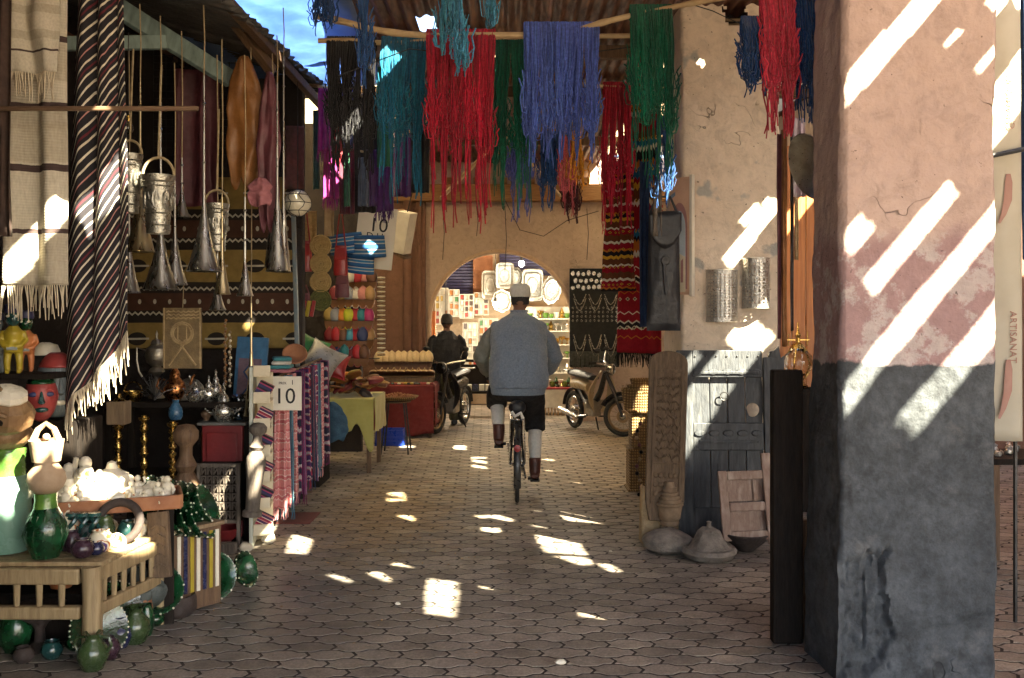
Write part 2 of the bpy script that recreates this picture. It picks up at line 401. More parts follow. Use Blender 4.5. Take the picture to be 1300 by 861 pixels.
def plaster(n, c, c2, dado=None, dz=1.44, mid=None, mz=0, flake=(.45,.385,.375), patches=None, grey=0):
    def f(name):
        m, t, b, N, L = newmat(name)
        v = coord(t, 'Object'); sp = N('ShaderNodeSeparateXYZ'); L(v, sp.inputs[0]); z = sp.outputs[2]
        big = noi(t, v, 1.4, 7, .6); fine = noi(t, v, 14, 8, .65); mdn = noi(t, v, 4.5, 8, .62, .4)
        o = ramp(t, big, [(.3, c), (.7, c2)])
        o = mixc(t, .55, o, ramp(t, noi(t, v, 9, 9, .7, .8), [(.30, .62), (.50, 1.0), (.70, 1.15)]), 'MULTIPLY')
        hgt = math_(t, 'ADD', fine, math_(t, 'MULTIPLY', mdn, 1.2))
        if mid:
            k = ramp(t, math_(t, 'ADD', z, math_(t, 'MULTIPLY', math_(t, 'SUBTRACT', mdn, .5), .5)), [(0, 1.0), (1, 1.0)])
            mm = N('ShaderNodeMapRange'); mm.inputs[1].default_value = mz-.06; mm.inputs[2].default_value = mz+.05; mm.inputs[3].default_value = 1; mm.inputs[4].default_value = 0
            L(math_(t, 'ADD', z, math_(t, 'MULTIPLY', math_(t, 'SUBTRACT', noi(t, v, 3.2, 6), .5), .35)), mm.inputs[0])
            midc = mixc(t, ramp(t, noi(t, v, 6.5, 10, .7), [(.50, 0.0), (.56, 1.0)]), mid, flake)
            midc = mixc(t, .5, midc, ramp(t, fine, [(.3, .7), (.7, 1.2)]), 'MULTIPLY')
            o = mixc(t, mm.outputs[0], o, midc)
        if patches:
            o = mixc(t, ramp(t, noi(t, v, 2.6, 4, .5), [(.60, 0.0), (.635, .85)]), o, patches)
        # hairline cracks
        vo = N('ShaderNodeTexVoronoi'); vo.feature = 'DISTANCE_TO_EDGE'; vo.inputs['Scale'].default_value = 2.3
        dv = N('ShaderNodeVectorMath'); dv.operation = 'MULTIPLY_ADD'; L(v, dv.inputs[0]); dv.inputs[1].default_value = (1,1,1)
        ns = N('ShaderNodeTexNoise'); ns.inputs['Scale'].default_value = 5; L(v, ns.inputs['Vector'])
        sc_ = N('ShaderNodeVectorMath'); sc_.operation = 'SCALE'; sc_.inputs['Scale'].default_value = .5; L(ns.outputs['Color'], sc_.inputs[0])
        L(sc_.outputs[0], dv.inputs[2]); L(dv.outputs[0], vo.inputs['Vector'])
        crack = ramp(t, vo.outputs['Distance'], [(.0, 0.0), (.006, 1.0)])
        keep = ramp(t, noi(t, v, 1.1, 2), [(.60, 1.0), (.63, 0.0)])
        ck = math_(t, 'MAXIMUM', crack, keep)
        o = mixc(t, 1, o, ramp(t, ck, [(0, .35), (1, 1.0)]), 'MULTIPLY')
        # small chips and nail holes
        chip = ramp(t, noi(t, v, 38, 3, .5), [(.70, 1.0), (.73, .35)])
        o = mixc(t, 1, o, chip, 'MULTIPLY')
        rough = .85
        if dado:
            mm = N('ShaderNodeMapRange'); mm.inputs[1].default_value = dz-.006; mm.inputs[2].default_value = dz+.006; mm.inputs[3].default_value = 1; mm.inputs[4].default_value = 0
            L(math_(t, 'ADD', z, math_(t, 'MULTIPLY', math_(t, 'SUBTRACT', noi(t, v, 7, 6), .5), .10)), mm.inputs[0])
            dd = ramp(t, mdn, [(.3, tuple(x*.55 for x in dado)), (.5, dado), (.72, tuple(x*1.5 for x in dado))])
            dd = mixc(t, .7, dd, ramp(t, noi(t, v, 26, 8, .75), [(.3, .45), (.7, 1.4)]), 'MULTIPLY'); dd = mixc(t, ramp(t, noi(t, v, 3.1, 7, .7), [(.56, 0.0), (.68, .5)]), dd, (.17,.17,.17)); dd = mixc(t, ramp(t, noi(t, v, 2.2, 5, .6), [(.58, 0.0), (.66, .8)]), dd, (.022,.023,.025))
            o = mixc(t, mm.outputs[0], o, dd)
        L(o, b.inputs['Base Color']); b.inputs['Roughness'].default_value = rough; b.inputs['Specular IOR Level'].default_value = .3
        bump(t, b, math_(t, 'MULTIPLY', hgt, ck), .8, .016)
        return m
    CUSTOM[n] = f
plaster('pillar_pink', (.50,.38,.335), (.43,.315,.275), dado=(.068,.076,.085), dz=1.435, mid=(.335,.22,.22), mz=2.02)
plaster('pillar_cream', (.74,.64,.52), (.64,.53,.42), patches=(.33,.34,.33))
plaster('wall_pink', (.55,.43,.35), (.47,.355,.285))
plaster('wall_brown', (.26,.14,.095), (.19,.10,.07))
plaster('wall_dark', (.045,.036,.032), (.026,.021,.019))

# ---------------------------------------------------------------- ground and pavers
g = MB(); g.add([(-60,-60,0),(60,-60,0),(60,80,0),(-60,80,0)], [(0,1,2,3)])
ground = struct(g.obj('ground', 'asphalt', smooth=False))
bed = struct(MB().add([(-5,1.2,.0148),(8,1.2,.0148),(8,17.4,.0148),(-5,17.4,.0148)], [(0,1,2,3)]).obj('pavement', 'joint', smooth=False))
PL, PW, PA, PE, PT = .225, .1125, .013, .018, .024
def paver_poly(j):
    q = [(-PL/2, PW/2-PA), (-PL/4-PE, PW/2-PA), (-PL/4+PE, PW/2+PA), (PL/4-PE, PW/2+PA), (PL/4+PE, PW/2-PA), (PL/2, PW/2-PA), (PL/2+PT, 0),
         (PL/2, -PW/2+PA), (PL/4+PE, -PW/2+PA), (PL/4-PE, -PW/2-PA), (-PL/4+PE, -PW/2-PA), (-PL/4-PE, -PW/2+PA), (-PL/2, -PW/2+PA), (-PL/2+PT, 0)]
    out = []; n = len(q)
    for i in range(n):
        a, b, c = V((*q[i-1], 0)), V((*q[i], 0)), V((*q[(i+1) % n], 0))
        d1 = (b-a).normalized(); d2 = (c-b).normalized()
        n1 = V((d1.y, -d1.x, 0)); n2 = V((d2.y, -d2.x, 0)); bi = (n1+n2)
        bi = bi/max(.6, bi.length_squared)*2*1.0 if bi.length > 1e-6 else n1
        bi = (n1+n2).normalized()/max(.55, math.cos(n1.angle(n2)/2))
        out.append((b.x+bi.x*j, b.y+bi.y*j))
    return out
po = paver_poly(.0080); pi_ = paver_poly(.0085)
def paver_vf(dx=0, dy=0, z0=.0045, z1=.0166, z2=.0168, tilt=(0,0)):
    vs = [(x+dx, y+dy, z0) for x, y in po]+[(x+dx, y+dy, z1+tilt[0]*x+tilt[1]*y) for x, y in po]+[(x+dx, y+dy, z2+tilt[0]*x+tilt[1]*y) for x, y in pi_]
    n = 14; fs = [(k+n*l, k+n*(l+1), (k+1) % n+n*(l+1), (k+1) % n+n*l) for l in (0, 1) for k in range(n)]+[tuple(range(3*n-1, 2*n-1, -1))]
    return vs, fs
RZP = R(1.6)
cr, sr = math.cos(RZP), math.sin(RZP)
cells = []
for j in range(-2, 150):
    for i in range(-30, 42):
        x = (i+(.5 if j % 2 else 0))*PL+.03; y = 1.3+j*PW
        X, Y = x*cr-y*sr, x*sr+y*cr
        if -3.9 < X < 6 and 1.3 < Y < 17.2: cells.append((X, Y))
def vis(X, Y):
    px = CX+X/Y*F; py = CY+H/Y*F
    return 200 < px < 985 and py < 880 or 1262 < px < 1310 and py < 880
near = sorted([c for c in cells if vis(*c)], key=lambda c: c[1])[:300]
nset = set(near)
protos = []
for k in range(6):
    vs, fs = paver_vf(tilt=(random.uniform(-.005,.005), random.uniform(-.008,.008)), z2=.0170)
    me = bpy.data.meshes.new('paver'); me.from_pydata(vs, [], fs); me.update(); me.materials.append(M('paver')); protos.append(me)
for X, Y in near:
    o = bpy.data.objects.new('paver', random.choice(protos)); col.objects.link(o); o.parent = bed
    o.location = (X, Y, 0); o.rotation_euler = (0, 0, RZP+random.uniform(-.008, .008))
mb = MB()
for c in cells:
    if c in nset: continue
    vs, fs = paver_vf(tilt=(random.uniform(-.005,.005), random.uniform(-.008,.008)))
    k = random.uniform(.70, 1.24)
    mb.add([(c[0]+x*cr-y*sr, c[1]+x*sr+y*cr, z) for x, y, z in vs], fs, (k, k*random.uniform(.97,1.02), k*random.uniform(.95,1.03)))
fld = stuff(mb.obj('paver_field', 'paver_field', bed, smooth=False))

# ---------------------------------------------------------------- pillars
def pillar(name, x0, x1, y0, y1, zt, mat, label, amp=.010, flare=None, hole=None, chunk=None, nx=46, ny=30, nz=150):
    cx, cy = (x0+x1)/2, (y0+y1)/2; mb = MB()
    def warp(p, nrm):
        q = V((p.x+cx, p.y+cy, p.z)); d = fbm(q, 1.7)*amp*1.4+fbm(q+V((9,3,1)), 7)*amp*.5
        p = p+nrm*d
        if flare: p = flare(p)
        if chunk: p = p+nrm*chunk(q, nrm)
        return p
    hx, hy = (x1-x0)/2, (y1-y0)/2; r = .018
    # one closed ring of points round the pillar, corners rounded
    ring = []
    for (ax, ay, bx_, by, n) in ((-hx,-hy,hx,-hy,nx), (hx,-hy,hx,hy,ny), (hx,hy,-hx,hy,8), (-hx,hy,-hx,-hy,ny)):
        d = V((bx_-ax, by-ay, 0)).normalized(); nrm = V((d.y, -d.x, 0)); ln = V((bx_-ax, by-ay, 0)).length
        for k in range(n):
            tpar = r+(ln-2*r)*k/(n-1); ring.append((V((ax, ay, 0))+d*tpar, nrm))
    K = len(ring); vs = []
    for j in range(nz+1):
        z = zt*j/nz
        for p, nrm in ring: vs.append(warp(V((p.x, p.y, z)), nrm))
    fs = []
    for j in range(nz):
        for k in range(K):
            if hole and k < nx-1 and hole(ring[k][0].x+cx, zt*(j+.5)/nz): continue
            k2 = (k+1) % K; fs.append((j*K+k, j*K+k2, (j+1)*K+k2, (j+1)*K+k))
    mb.add(vs, fs)
    o = mb.obj(name, mat, auto=60); o.location = (cx, cy, 0)
    return tag(o, label, 'pillar')
def flare1(p):
    k = max(0, min(1, (1.75-p.z)/1.3)); k = k*k*(3-2*k)
    if p.x < 0: p = V((p.x-.035*k*max(.2, min(1, (p.y+.21)/.3)), p.y, p.z))
    if p.z > 1.9 and p.x < 0: p = V((p.x+.012*(p.z-1.9), p.y, p.z))
    return p
def chunk1(q, nrm):
    # lump of render broken away low on the corner, and a lip running along its edge
    if nrm.y > -.5: return 0
    u = (q.x-1.49)/.17; h = (q.z-.32)/.27
    e = 1-max(abs(u-.15+fbm(q, 5)*.25), abs(h+fbm(q+V((3,0,0)), 6)*.25))
    d = -.034*max(0, min(1, e*12)) + (fbm(q, 26)*.016 if e > 0 else 0)
    # long crack with a raised slab above it on the right
    zc = .17+.16*((q.x-1.6)/.5)**1.0+fbm(V((q.x*3, 0, 0)), 1)*.03
    if q.x > 1.58: d += .018*max(0, min(1, (q.z-zc)*120))*max(0, min(1, (.62-q.z)*6))
    return d
pillar('pillar', 1.463, 2.155, 4.2, 4.62, ZR-.02, 'pillar_pink', 'thick pink plaster pillar with dark grey painted lower half and broken render', flare=flare1, chunk=chunk1, nx=90, nz=220)
def hole2(x, z):
    a = (x-1.69)/.085; b = (z-3.945)/.10
    return abs(a+fbm(V((x*9, 0, z*9)), 1)*.4) < 1 and abs(b+fbm(V((x*9, 4, z*9)), 1)*.4) < 1
p2 = pillar('pillar', 1.29, 2.04, 7.2, 7.95, ZR-.02+.3, 'pillar_cream', 'cream plaster pillar with flaking grey patches behind the old panelled door', amp=.012, hole=hole2, nx=60, nz=170)
niche = MB()
niche.add([(-.2,-.37,3.8),(.2,-.37,3.8),(.2,-.37,4.1),(-.2,-.37,4.1),(-.2,-.1,3.8),(.2,-.1,3.8),(.2,-.1,4.1),(-.2,-.1,4.1)], [(4,5,6,7),(0,1,5,4),(1,2,6,5),(2,3,7,6),(3,0,4,7)])
niche.obj('niche', 'wall_dark', p2, smooth=False)
for k in range(2):
    MB().tube([(-.08+.03*k,-.30,3.87+.05*k),(.14,-.40,3.86+.03*k)], .012).obj('stick', 'oldwood', p2)

# ---------------------------------------------------------------- arch wall at the end of the lane
YA = 14.6; AX0, AX1, AZ = -1.278, .937, 2.63; AR = (AX1-AX0)/2; AC = (AX0+AX1)/2; SPR = AZ-AR*1.0
def arch_z(x):
    d = abs(x-AC)/AR
    return SPR+math.sqrt(max(0, 1-d*d))*(AZ-SPR) if d < 1 else 0
def arch_wall():
    t = thing('arch_wall', 'pinkish plaster wall pierced by a wide round arch across the lane', 'wall', (0, YA, 0))
    mb = MB(); xs = [-3.6+.1*k for k in range(22)]
    xs = [x for x in xs if x < AX0-.02]+[AC-AR*math.cos(PI*k/40) for k in range(41)]+[AX1+.08+.12*k for k in range(30)]
    dep = .34; vs = []; fs = []
    for x in xs:
        lo = arch_z(x)
        if x <= AX0+1e-6 or x >= AX1-1e-6: lo = 0
        zz = [lo+(ZR+.08-lo)*q/14 for q in range(15)]
        for z in zz: vs.append(V((x, fbm((x, 3, z), 1.2)*.02, z)))
        for z in zz: vs.append(V((x, dep, z)))
    n = 30
    for i in range(len(xs)-1):
        xm = (xs[i]+xs[i+1])/2
        a, b = i*n, (i+1)*n
        if AX0 < xm < AX1 and (xs[i] <= AX0+1e-6 or xs[i+1] >= AX1-1e-6): pass
        for q in range(14):
            fs.append((a+q, b+q, b+q+1, a+q+1)); fs.append((b+15+q, a+15+q, a+15+q+1, b+15+q+1))
        fs.append((a, a+15, b+15, b))
    mb.add(vs, fs); mb.obj('wall', 'wall_pink', t, auto=50)
    mb = MB(); pts = [(AX0, -.015, .02)]+[(AX0, -.015, SPR*k/5) for k in range(1, 5)]+[(AC-AR*math.cos(PI*k/36), -.015, SPR+math.sin(PI*k/36)*(AZ-SPR)) for k in range(37)]+[(AX1, -.015, SPR*(4-k)/5) for k in range(4)]+[(AX1, -.015, .02)]
    mb.tube(pts, .035, 8).obj('arch_moulding', 'wall_cream', t)
    # bay and pipe chase left of the arch, their shade put into brown colour
    mb = MB(); mb.box((-1.93, -.05, ZR/2-.05), (1.2, .09, ZR-.12)); mb.obj('shaded_bay', 'wall_brown', t, bev=.02, smooth=False)
    mb = MB(); mb.tube([(-1.60, -.13, .02), (-1.60, -.13, 3.4)], .07, 10).tube([(-1.42, -.11, .02), (-1.42, -.11, 3.4)], .04, 8); mb.obj('pilaster', 'wall_brown', t)
    # timber lintel with cut ends
    MB().box((.45, -.10, 3.52), (5.0, .18, .26)).obj('timber_beam', 'beamwood', t, bev=.015, smooth=False)
    for k in range(11):
        MB().box((-1.8+.42*k, -.13, 3.70), (.09, .2, .09)).obj('joist_end', 'beamwood', t, bev=.008, smooth=False)
plaster('wall_cream', (.62,.46,.33), (.54,.38,.27))
arch_wall()
def wall(name, c, d, mat, label):
    o = MB().box((0, 0, d[2]/2), d).obj(name, mat, smooth=False, bev=.01); o.location = (c[0], c[1], 0); return tag(o, label, 'wall')
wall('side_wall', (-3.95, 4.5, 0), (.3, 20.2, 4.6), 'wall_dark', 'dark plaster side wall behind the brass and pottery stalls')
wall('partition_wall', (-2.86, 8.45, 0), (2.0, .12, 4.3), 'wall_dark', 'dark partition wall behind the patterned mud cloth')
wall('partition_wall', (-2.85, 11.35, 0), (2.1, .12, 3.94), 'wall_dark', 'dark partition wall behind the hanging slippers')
wall('partition_wall', (-2.85, 3.0, 0), (2.0, .12, 3.3), 'wall_dark', 'added unseen dark partition wall keeping light off the pottery stall')  # added out of view to block light and darken the left stall
wall('side_wall', (3.3, 11.4, 0), (.25, 6.0, 5.4), 'wall_pink', 'pink plaster side wall behind the hanging rugs and moped')
wall('rear_wall', (6.3, 10.5, 0), (5.7, .25, 5.4), 'wall_brown', 'brown plaster rear wall behind the banner stand')
wall('side_wall', (8.6, 5.0, 0), (.25, 11.0, 5.4), 'wall_pink', 'pink plaster boundary wall beyond the banner stand')

# ---------------------------------------------------------------- corrugated roof; its gaps let the sun in
GAPS = []
def gap(pts, plane=None, ground=False):
    """a rent in the roofing: outline of the sunlit patch -> the opening that makes it, straight up the sun's ray"""
    out = []
    for q in pts:
        w_ = G(*q) if ground else P(q[0], q[1], plane(q[1]) if callable(plane) else plane)
        k = (ZR-w_.z)/-SUN.z; out.append((w_.x-SUN.x*k, w_.y-SUN.y*k))
    GAPS.append(out)
def bar(x0, y0, x1, y1, wd, plane):       # diagonal streak on an upright face, wd = width in photo pixels
    n = V((y1-y0, -(x1-x0), 0)).normalized()*wd/2
    gap([(x0-n.x, y0-n.y), (x1-n.x, y1-n.y), (x1+n.x, y1+n.y), (x0+n.x, y0+n.y)], plane)
YP = 4.2
bar(1062, 128, 1200, -28, 27, YP); bar(1069, 322, 1096, 290, 24, YP); bar(1103, 367, 1209, 243, 24, YP)
bar(1060, 522, 1290, 248, 28, YP); bar(1152, 545, 1290, 378, 34, YP); bar(1200, 58, 1216, 40, 10, YP); bar(1240, 95, 1262, 68, 7, YP); bar(1252, 12, 1264, -2, 12, YP)
Y2 = 7.2
bar(922, 336, 986, 256, 19, Y2); bar(940, 284, 962, 262, 11, Y2); bar(970, 262, 978, 254, 9, Y2); bar(888, 84, 892, 80, 12, Y2)
door_y = lambda py: 6.885+.0787*(1.65-(py-400)/1200*6.95)
bar(850, 568, 950, 432, 46, door_y); bar(862, 478, 886, 450, 12, door_y); bar(938, 446, 966, 416, 44, Y2)
for q in [[(363,705),(375,677),(398,677),(387,706)], [(414,733),(420,731),(444,740),(441,744)], [(465,731),(478,729),(493,738),(490,742)], [(541,737),(575,742),(576,787),(541,783)],
          [(604,657),(630,656),(634,679),(613,677)], [(630,656),(650,662),(648,666),(632,665)], [(674,669),(722,681),(745,708),(693,704)], [(704,709),(745,711),(752,720),(735,720)], [(757,719),(770,719),(784,728),(775,729)],
          [(598,582),(617,582),(617,602),(598,602)], [(492,628),(513,627),(513,638),(493,639)], [(503,657),(520,657),(527,661),(524,665)], [(510,562),(526,563),(525,570),(508,570)], [(508,585),(527,586),(524,597),(507,596)],
          [(575,562),(590,563),(590,573),(575,572)], [(613,562),(628,562),(631,571),(616,572)], [(684,585),(700,585),(713,600),(694,600)], [(690,609),(730,609),(737,617),(732,623),(692,622)],
          [(318,700),(330,688),(352,655),(342,690)]]: gap(q, ground=True)
# streaks on the hanging wool, shawls, rugs, chest and pottery
bar(484, 92, 512, 56, 17, 6.0); bar(632, 78, 644, 62, 10, 6.2); bar(480, 146, 489, 136, 9, 7.0); bar(404, 240, 462, 170, 17, 8.36); bar(370, 266, 396, 238, 22, 6.92)
bar(-10, 375, 92, 240, 30, 4.7); bar(95, 300, 165, 205, 34, 5.0); bar(95, 560, 150, 470, 30, 5.0); bar(158, 262, 172, 240, 20, 5.6)
bar(262, 655, 306, 598, 24, 6.62); bar(313, 642, 324, 606, 9, 6.5); bar(-6, 640, 60, 545, 46, 4.5); bar(60, 590, 90, 545, 30, 4.5)
bar(104, 640, 165, 572, 42, 4.9); bar(120, 730, 215, 640, 34, 4.75); bar(150, 610, 200, 570, 30, 5.2); bar(225, 665, 250, 625, 22, 6.2); bar(464, 322, 488, 294, 13, 9.24)

def inside(poly, x):
    ys = []
    n = len(poly)
    for i in range(n):
        (x0, y0), (x1, y1) = poly[i], poly[(i+1) % n]
        if (x0 <= x) != (x1 <= x): ys.append(y0+(y1-y0)*(x-x0)/(x1-x0))
    return (min(ys), max(ys)) if len(ys) >= 2 else None
def roof_open(x, y):
    return (-3.7 < x < -1.35 and 6.95 < y < 8.95) or (-3.6 < x < -1.25 and 9.1 < y < 14.0) or (1.35 < x < 3.1 and 8.9 < y < 14.1) or (x > 3.5 and y > 8.4)
roof = thing('corrugated_roof', 'rusty corrugated iron roof with rents and gaps over the lane', 'roof', (0, 0, ZR))
DX = .0125; SW, SLN = .90, 2.2
def roof_sheets():
    x = -4.2; i = 0
    while x < 8.3:
        y = -4.4; j = 0
        while y < 14.8:
            y1 = min(y+SLN+.12, 14.9); zoff = .012*((i+j) % 2)+.02*j*0
            mb = MB(); K = int(SW/DX)
            for k in range(K+2):
                xa, xb = x+k*DX, x+(k+1)*DX; xm = (xa+xb)/2
                za = .011*math.sin(xa*2*PI/.1)+zoff; zb = .011*math.sin(xb*2*PI/.1)+zoff
                cuts = sorted(c for c in (inside(g_, xm) for g_ in GAPS) if c)
                segs = []; cur = y
                for a, b in cuts:
                    if b <= cur or a >= y1: continue
                    if a > cur: segs.append((cur, a))
                    cur = max(cur, b)
                if cur < y1: segs.append((cur, y1))
                for a, b in segs:
                    if roof_open(xm, (a+b)/2): continue
                    mb.add([(xa, a, za), (xb, a, zb), (xb, b, zb), (xa, b, za)], [(0, 1, 2, 3)])
            if mb.f: mb.obj('roof_sheet', 'roofmetal', roof, auto=80)
            y += SLN; j += 1
        x += SW; i += 1
roof_sheets()
for k, y in enumerate((-3.0, -.6, 1.5, 8.15, 9.6, 12.3)):
    MB().box((1.9, y, -.09), (9.0 if y > 6 else 12.2, .09, .11)).obj('purlin', 'brownwood', roof, smooth=False, bev=.008)

# added canvas over two roof openings, made to diffuse sun into the lane
for x0, x1, y0, y1, lb in ((-3.7, -1.15, 9.0, 14.1, 'added cream canvas diffusing sun through the roof above the slippers'), (1.25, 3.16, 8.8, 14.2, 'added cream canvas diffusing sun through the roof above the moped')):
    o = MB().grid(lambda u, v: V((lerp(x0, x1, u), lerp(y0, y1, v), ZR+.05-.05*math.sin(PI*u)*math.sin(PI*v)+.015*noise.noise(V((u*4, v*7, 1))))), 16, 30, uv=False).obj('added_canvas', 'canvas', thick=.003); tag(o, lb, 'canvas')
# ---------------------------------------------------------------- cloth, yarn and rope builders
def yarncol(n, c):
    D(n, c, tuple(x*.55 for x in c), scale=60, rough=.95, bm=.5, bs=300, bd=.003, attr=True, sheen=.3, spec=.1)
for n, c in dict(black=(.012,.012,.016), teal=(.010,.155,.27), crimson=(.46,.008,.035), green=(.004,.15,.085), blue=(.09,.16,.60), lightblue=(.06,.27,.44),
                 navy=(.016,.07,.23), redpink=(.66,.05,.09), maroon=(.075,.012,.018), orange=(.72,.30,.02), pink=(.55,.10,.12), violet=(.12,.15,.50), royal=(.025,.10,.30), seagreen=(.02,.22,.17)).items(): yarncol('yarn_'+n, c)
def hank(l, r, top, bot, Y, colr, label, n=90, tail=None, ntail=10, rad=.0034, narrow=.10, seed=0, cat='yarn', name='yarn_hank'):
    rs = random.Random(seed+int(l)); a, b = P(l, top, Y), P(r, top, Y); L0 = S(bot-top, Y); L1 = S((tail or bot)-top, Y)
    mid = (a+b)/2; wd = (b-a).length; mb = MB(); n = int(n*2.2); NC = max(3, int(wd/.045))
    cl = [(rs.uniform(-1, 1), rs.uniform(-1, 1), rs.uniform(.80, 1.06), rs.uniform(.8, 1.15)) for _ in range(NC)]
    for k in range(n+ntail*3):
        tl = k >= n; u = rs.random(); ci = min(NC-1, int(u*NC)); cx, cy, cln, cb = cl[ci]
        xc = ((ci+.5)/NC-.5)*wd; x = (u-.5)*wd*.98; side = rs.choice((-1, 1, -1, -1))
        ln = lerp(.55, 1.0, rs.random()**.5)*L0*cln if not tl else lerp(L0*.9, L1, rs.random()**.8)
        rr = rad*rs.uniform(.7, 1.35); cv = rs.uniform(.5, 1.3)*cb; c = (cv, cv*rs.uniform(.9, 1.1), cv*rs.uniform(.9, 1.1))
        pinch = rs.uniform(.25, .75); dy = side*rs.uniform(.005, .045); ph = rs.uniform(0, 6); fr = rs.uniform(5, 12); am = rs.uniform(.002, .007)
        pts = [(x, .035, -.06), (x, .022, .006+rs.uniform(0, .006)), (x, 0, .024+rs.uniform(0, .008))]; m = 15 if not tl else 17
        for i in range(1, m+1):
            t = i/m; s = t*t*(3-2*t)
            xx = lerp(x, lerp(x*(1-narrow), xc, pinch), s)+cx*.03*s+math.sin(t*fr+ph)*am*(.3+t)+noise.noise(V((k*.37, t*5, seed)))*.022*t
            yy = dy*min(1, t*4)+cy*.025*s-.02+math.cos(t*fr*.8+ph)*am*(.3+t)+noise.noise(V((t*5, k*.41, seed+5)))*.02*t
            pts.append((xx, yy, -ln*t))
        if not tl and rs.random() < .7:       # loose loops turn back up at the bottom
            e = V(pts[-1]); w_ = rs.uniform(.012, .05)*rs.choice((-1, 1)); up = rs.uniform(.06, .22)
            pts += [tuple(e+V((w_*.3, -.006, -.02))), tuple(e+V((w_*.8, -.010, -.014))), tuple(e+V((w_*1.1, -.012, up*.35))), tuple(e+V((w_*.8, -.012, up*.7))), tuple(e+V((w_*1.3, -.008, up)))]
        mb.tube(pts, rr, 4, c)
    o = mb.obj(name, 'yarn_'+colr); o.location = mid
    return tag(o, label, cat)
def pole(pts, r, mat, label, name='bamboo_pole', cat='pole', n=8, knots=True):
    pp = [P(*p) for p in pts]; o0 = pp[0]; q = []; rr = []
    for i in range(len(pp)-1):
        for k in range(5):
            t = k/5; q.append(pp[i].lerp(pp[i+1], t)-o0); rr.append(r*(1.18 if knots and k == 2 else 1)*(1-.03*i))
    q.append(pp[-1]-o0); rr.append(r*.8)
    q = [v+V((0, 0, noise.noise(v*3)*.012)) for v in q]
    o = MB().tube(q, rr, n).obj(name, mat); o.location = o0; return tag(o, label, cat)
def cloth_mb(a, b, ln, folds=5, amp=.02, nu=40, nv=24, flare=0.0, seed=0, hemwob=.01, lean=0.0, gather=0.0, gn=None):
    """hanging cloth: top edge a->b (relative), length ln downward; folds run down"""
    d = b-a; W = d.length; nrm = V((d.y, -d.x, 0)).normalized() if abs(d.x)+abs(d.y) > 0 else V((0, -1, 0))
    def fn(u, v):
        uu = .5+(u-.5)*(1+flare*v)*(1-gather*(1-v))
        p = a+d*uu
        f = math.sin(u*folds*2*PI+seed+math.sin(v*2+seed)*.5+noise.noise(V((u*3, v*1.5, seed)))*1.6)*amp*(.5+.5*v)+noise.noise(V((u*2.5, v*2.5, seed+3)))*amp*.8
        z = -ln*v+noise.noise(V((u*5, seed, 1)))*hemwob*v
        return p+nrm*(f+lean*v)+V((0, 0, z))
    return MB().grid(fn, nu, nv)
def fringe_mb(mb, a, b, z, ln, n, r=.003, seed=0, dirn=V((0,-.01,0)), cl=None, rows=1):
    rs = random.Random(seed+3)
    for k in range(n):
        t = (k+.5)/n+rs.gauss(0, .2/n); p = V(a).lerp(V(b), t); l = ln*rs.uniform(.75, 1.15)
        e = V((rs.gauss(0, .008), rs.gauss(0, .008), 0))
        p = p+V((0, 0, z))
        mb.tube([p, p+V((0, 0, -l*.5))+e+dirn, p+V((0, 0, -l))+e*1.8+dirn*.5], [r, r*1.1, r*.7], 4, cl)
    return mb
def hang(name, l, r, top, bot, Y, mat, label, cat, fr=0, frmat=None, Yr=None, group=None, thick=.004, **k):
    a = P(l, top, Y); b = P(r, top, Yr or Y); b.z = a.z; ln = S(bot-top, (Y+(Yr or Y))/2); mid = (a+b)/2
    mb = cloth_mb(a-mid, b-mid, ln, **k)
    if not fr:
        o = mb.obj(name, mat, thick=thick); o.location = mid; return tag(o, label, cat, group)
    t = thing(name, label, cat, mid, group=group); mb.obj('cloth', mat, t, thick=thick)
    nv = k.get('nv', 24); nu = k.get('nu', 40); hem = [V(v) for v in mb.v[nv*(nu+1):(nv+1)*(nu+1)]]
    fb = MB(); rs = random.Random(5); n = int((b-a).length/.008)
    for i in range(n):
        p = hem[int(i/n*nu)].lerp(hem[min(nu, int(i/n*nu)+1)], (i/n*nu) % 1); l_ = fr*rs.uniform(.7, 1.2); e = V((rs.gauss(0, .01), rs.gauss(0, .008), 0))
        fb.tube([p, p+V((0, 0, -l_*.5))+e, p+V((0, 0, -l_))+e*1.5], [.0035, .004, .0025], 4)
    stuff(fb.obj('fringe', frmat or mat, t)); return t

# ---------------------------------------------------------------- poles and wool overhead
pole([(398,20,6.0),(470,37,6.0),(545,46,6.0),(660,45,6.0),(740,36,5.95),(800,19,5.9),(852,9,5.9),(930,-6,5.85)], .021, 'bamboo', 'long bowed bamboo pole carrying the big wool hanks above the lane')
pole([(404,52,6.35),(500,54,6.35),(640,49,6.35),(850,44,6.35)], .018, 'bamboo', 'straight bamboo pole hung just behind the bowed pole')
pole([(480,8,7.6),(600,12,7.6),(760,17,7.6),(900,14,7.6)], .02, 'bamboo', 'slim bamboo pole lashed up against the corrugated roof')
pole([(700,106,7.6),(760,109,7.6),(815,112,7.6)], .017, 'bamboo', 'short bamboo pole holding the narrow crimson hank')
pole([(560,252,9.5),(640,170,11.5),(720,258,13.5)], .02, 'bamboo', 'crooked bamboo prop slanting under the roof before the beam')
pole([(900,-30,4.95),(1000,-12,5.0),(1060,-8,5.05)], .02, 'bamboo', 'bamboo pole between the two pillars holding the red hank')
hank(415, 478, 52, 185, 6.35, 'black', 'glossy black wool hank hanging left of the teal wool', n=95, tail=232, ntail=24)
hank(484, 552, 52, 190, 6.35, 'teal', 'teal wool hank hanging between the black and crimson wool', n=120, tail=262, ntail=14, seed=2)
hank(541, 630, 43, 196, 6.0, 'crimson', 'wide crimson wool hank with long trailing ends over the lane', n=150, tail=300, ntail=26, seed=3)
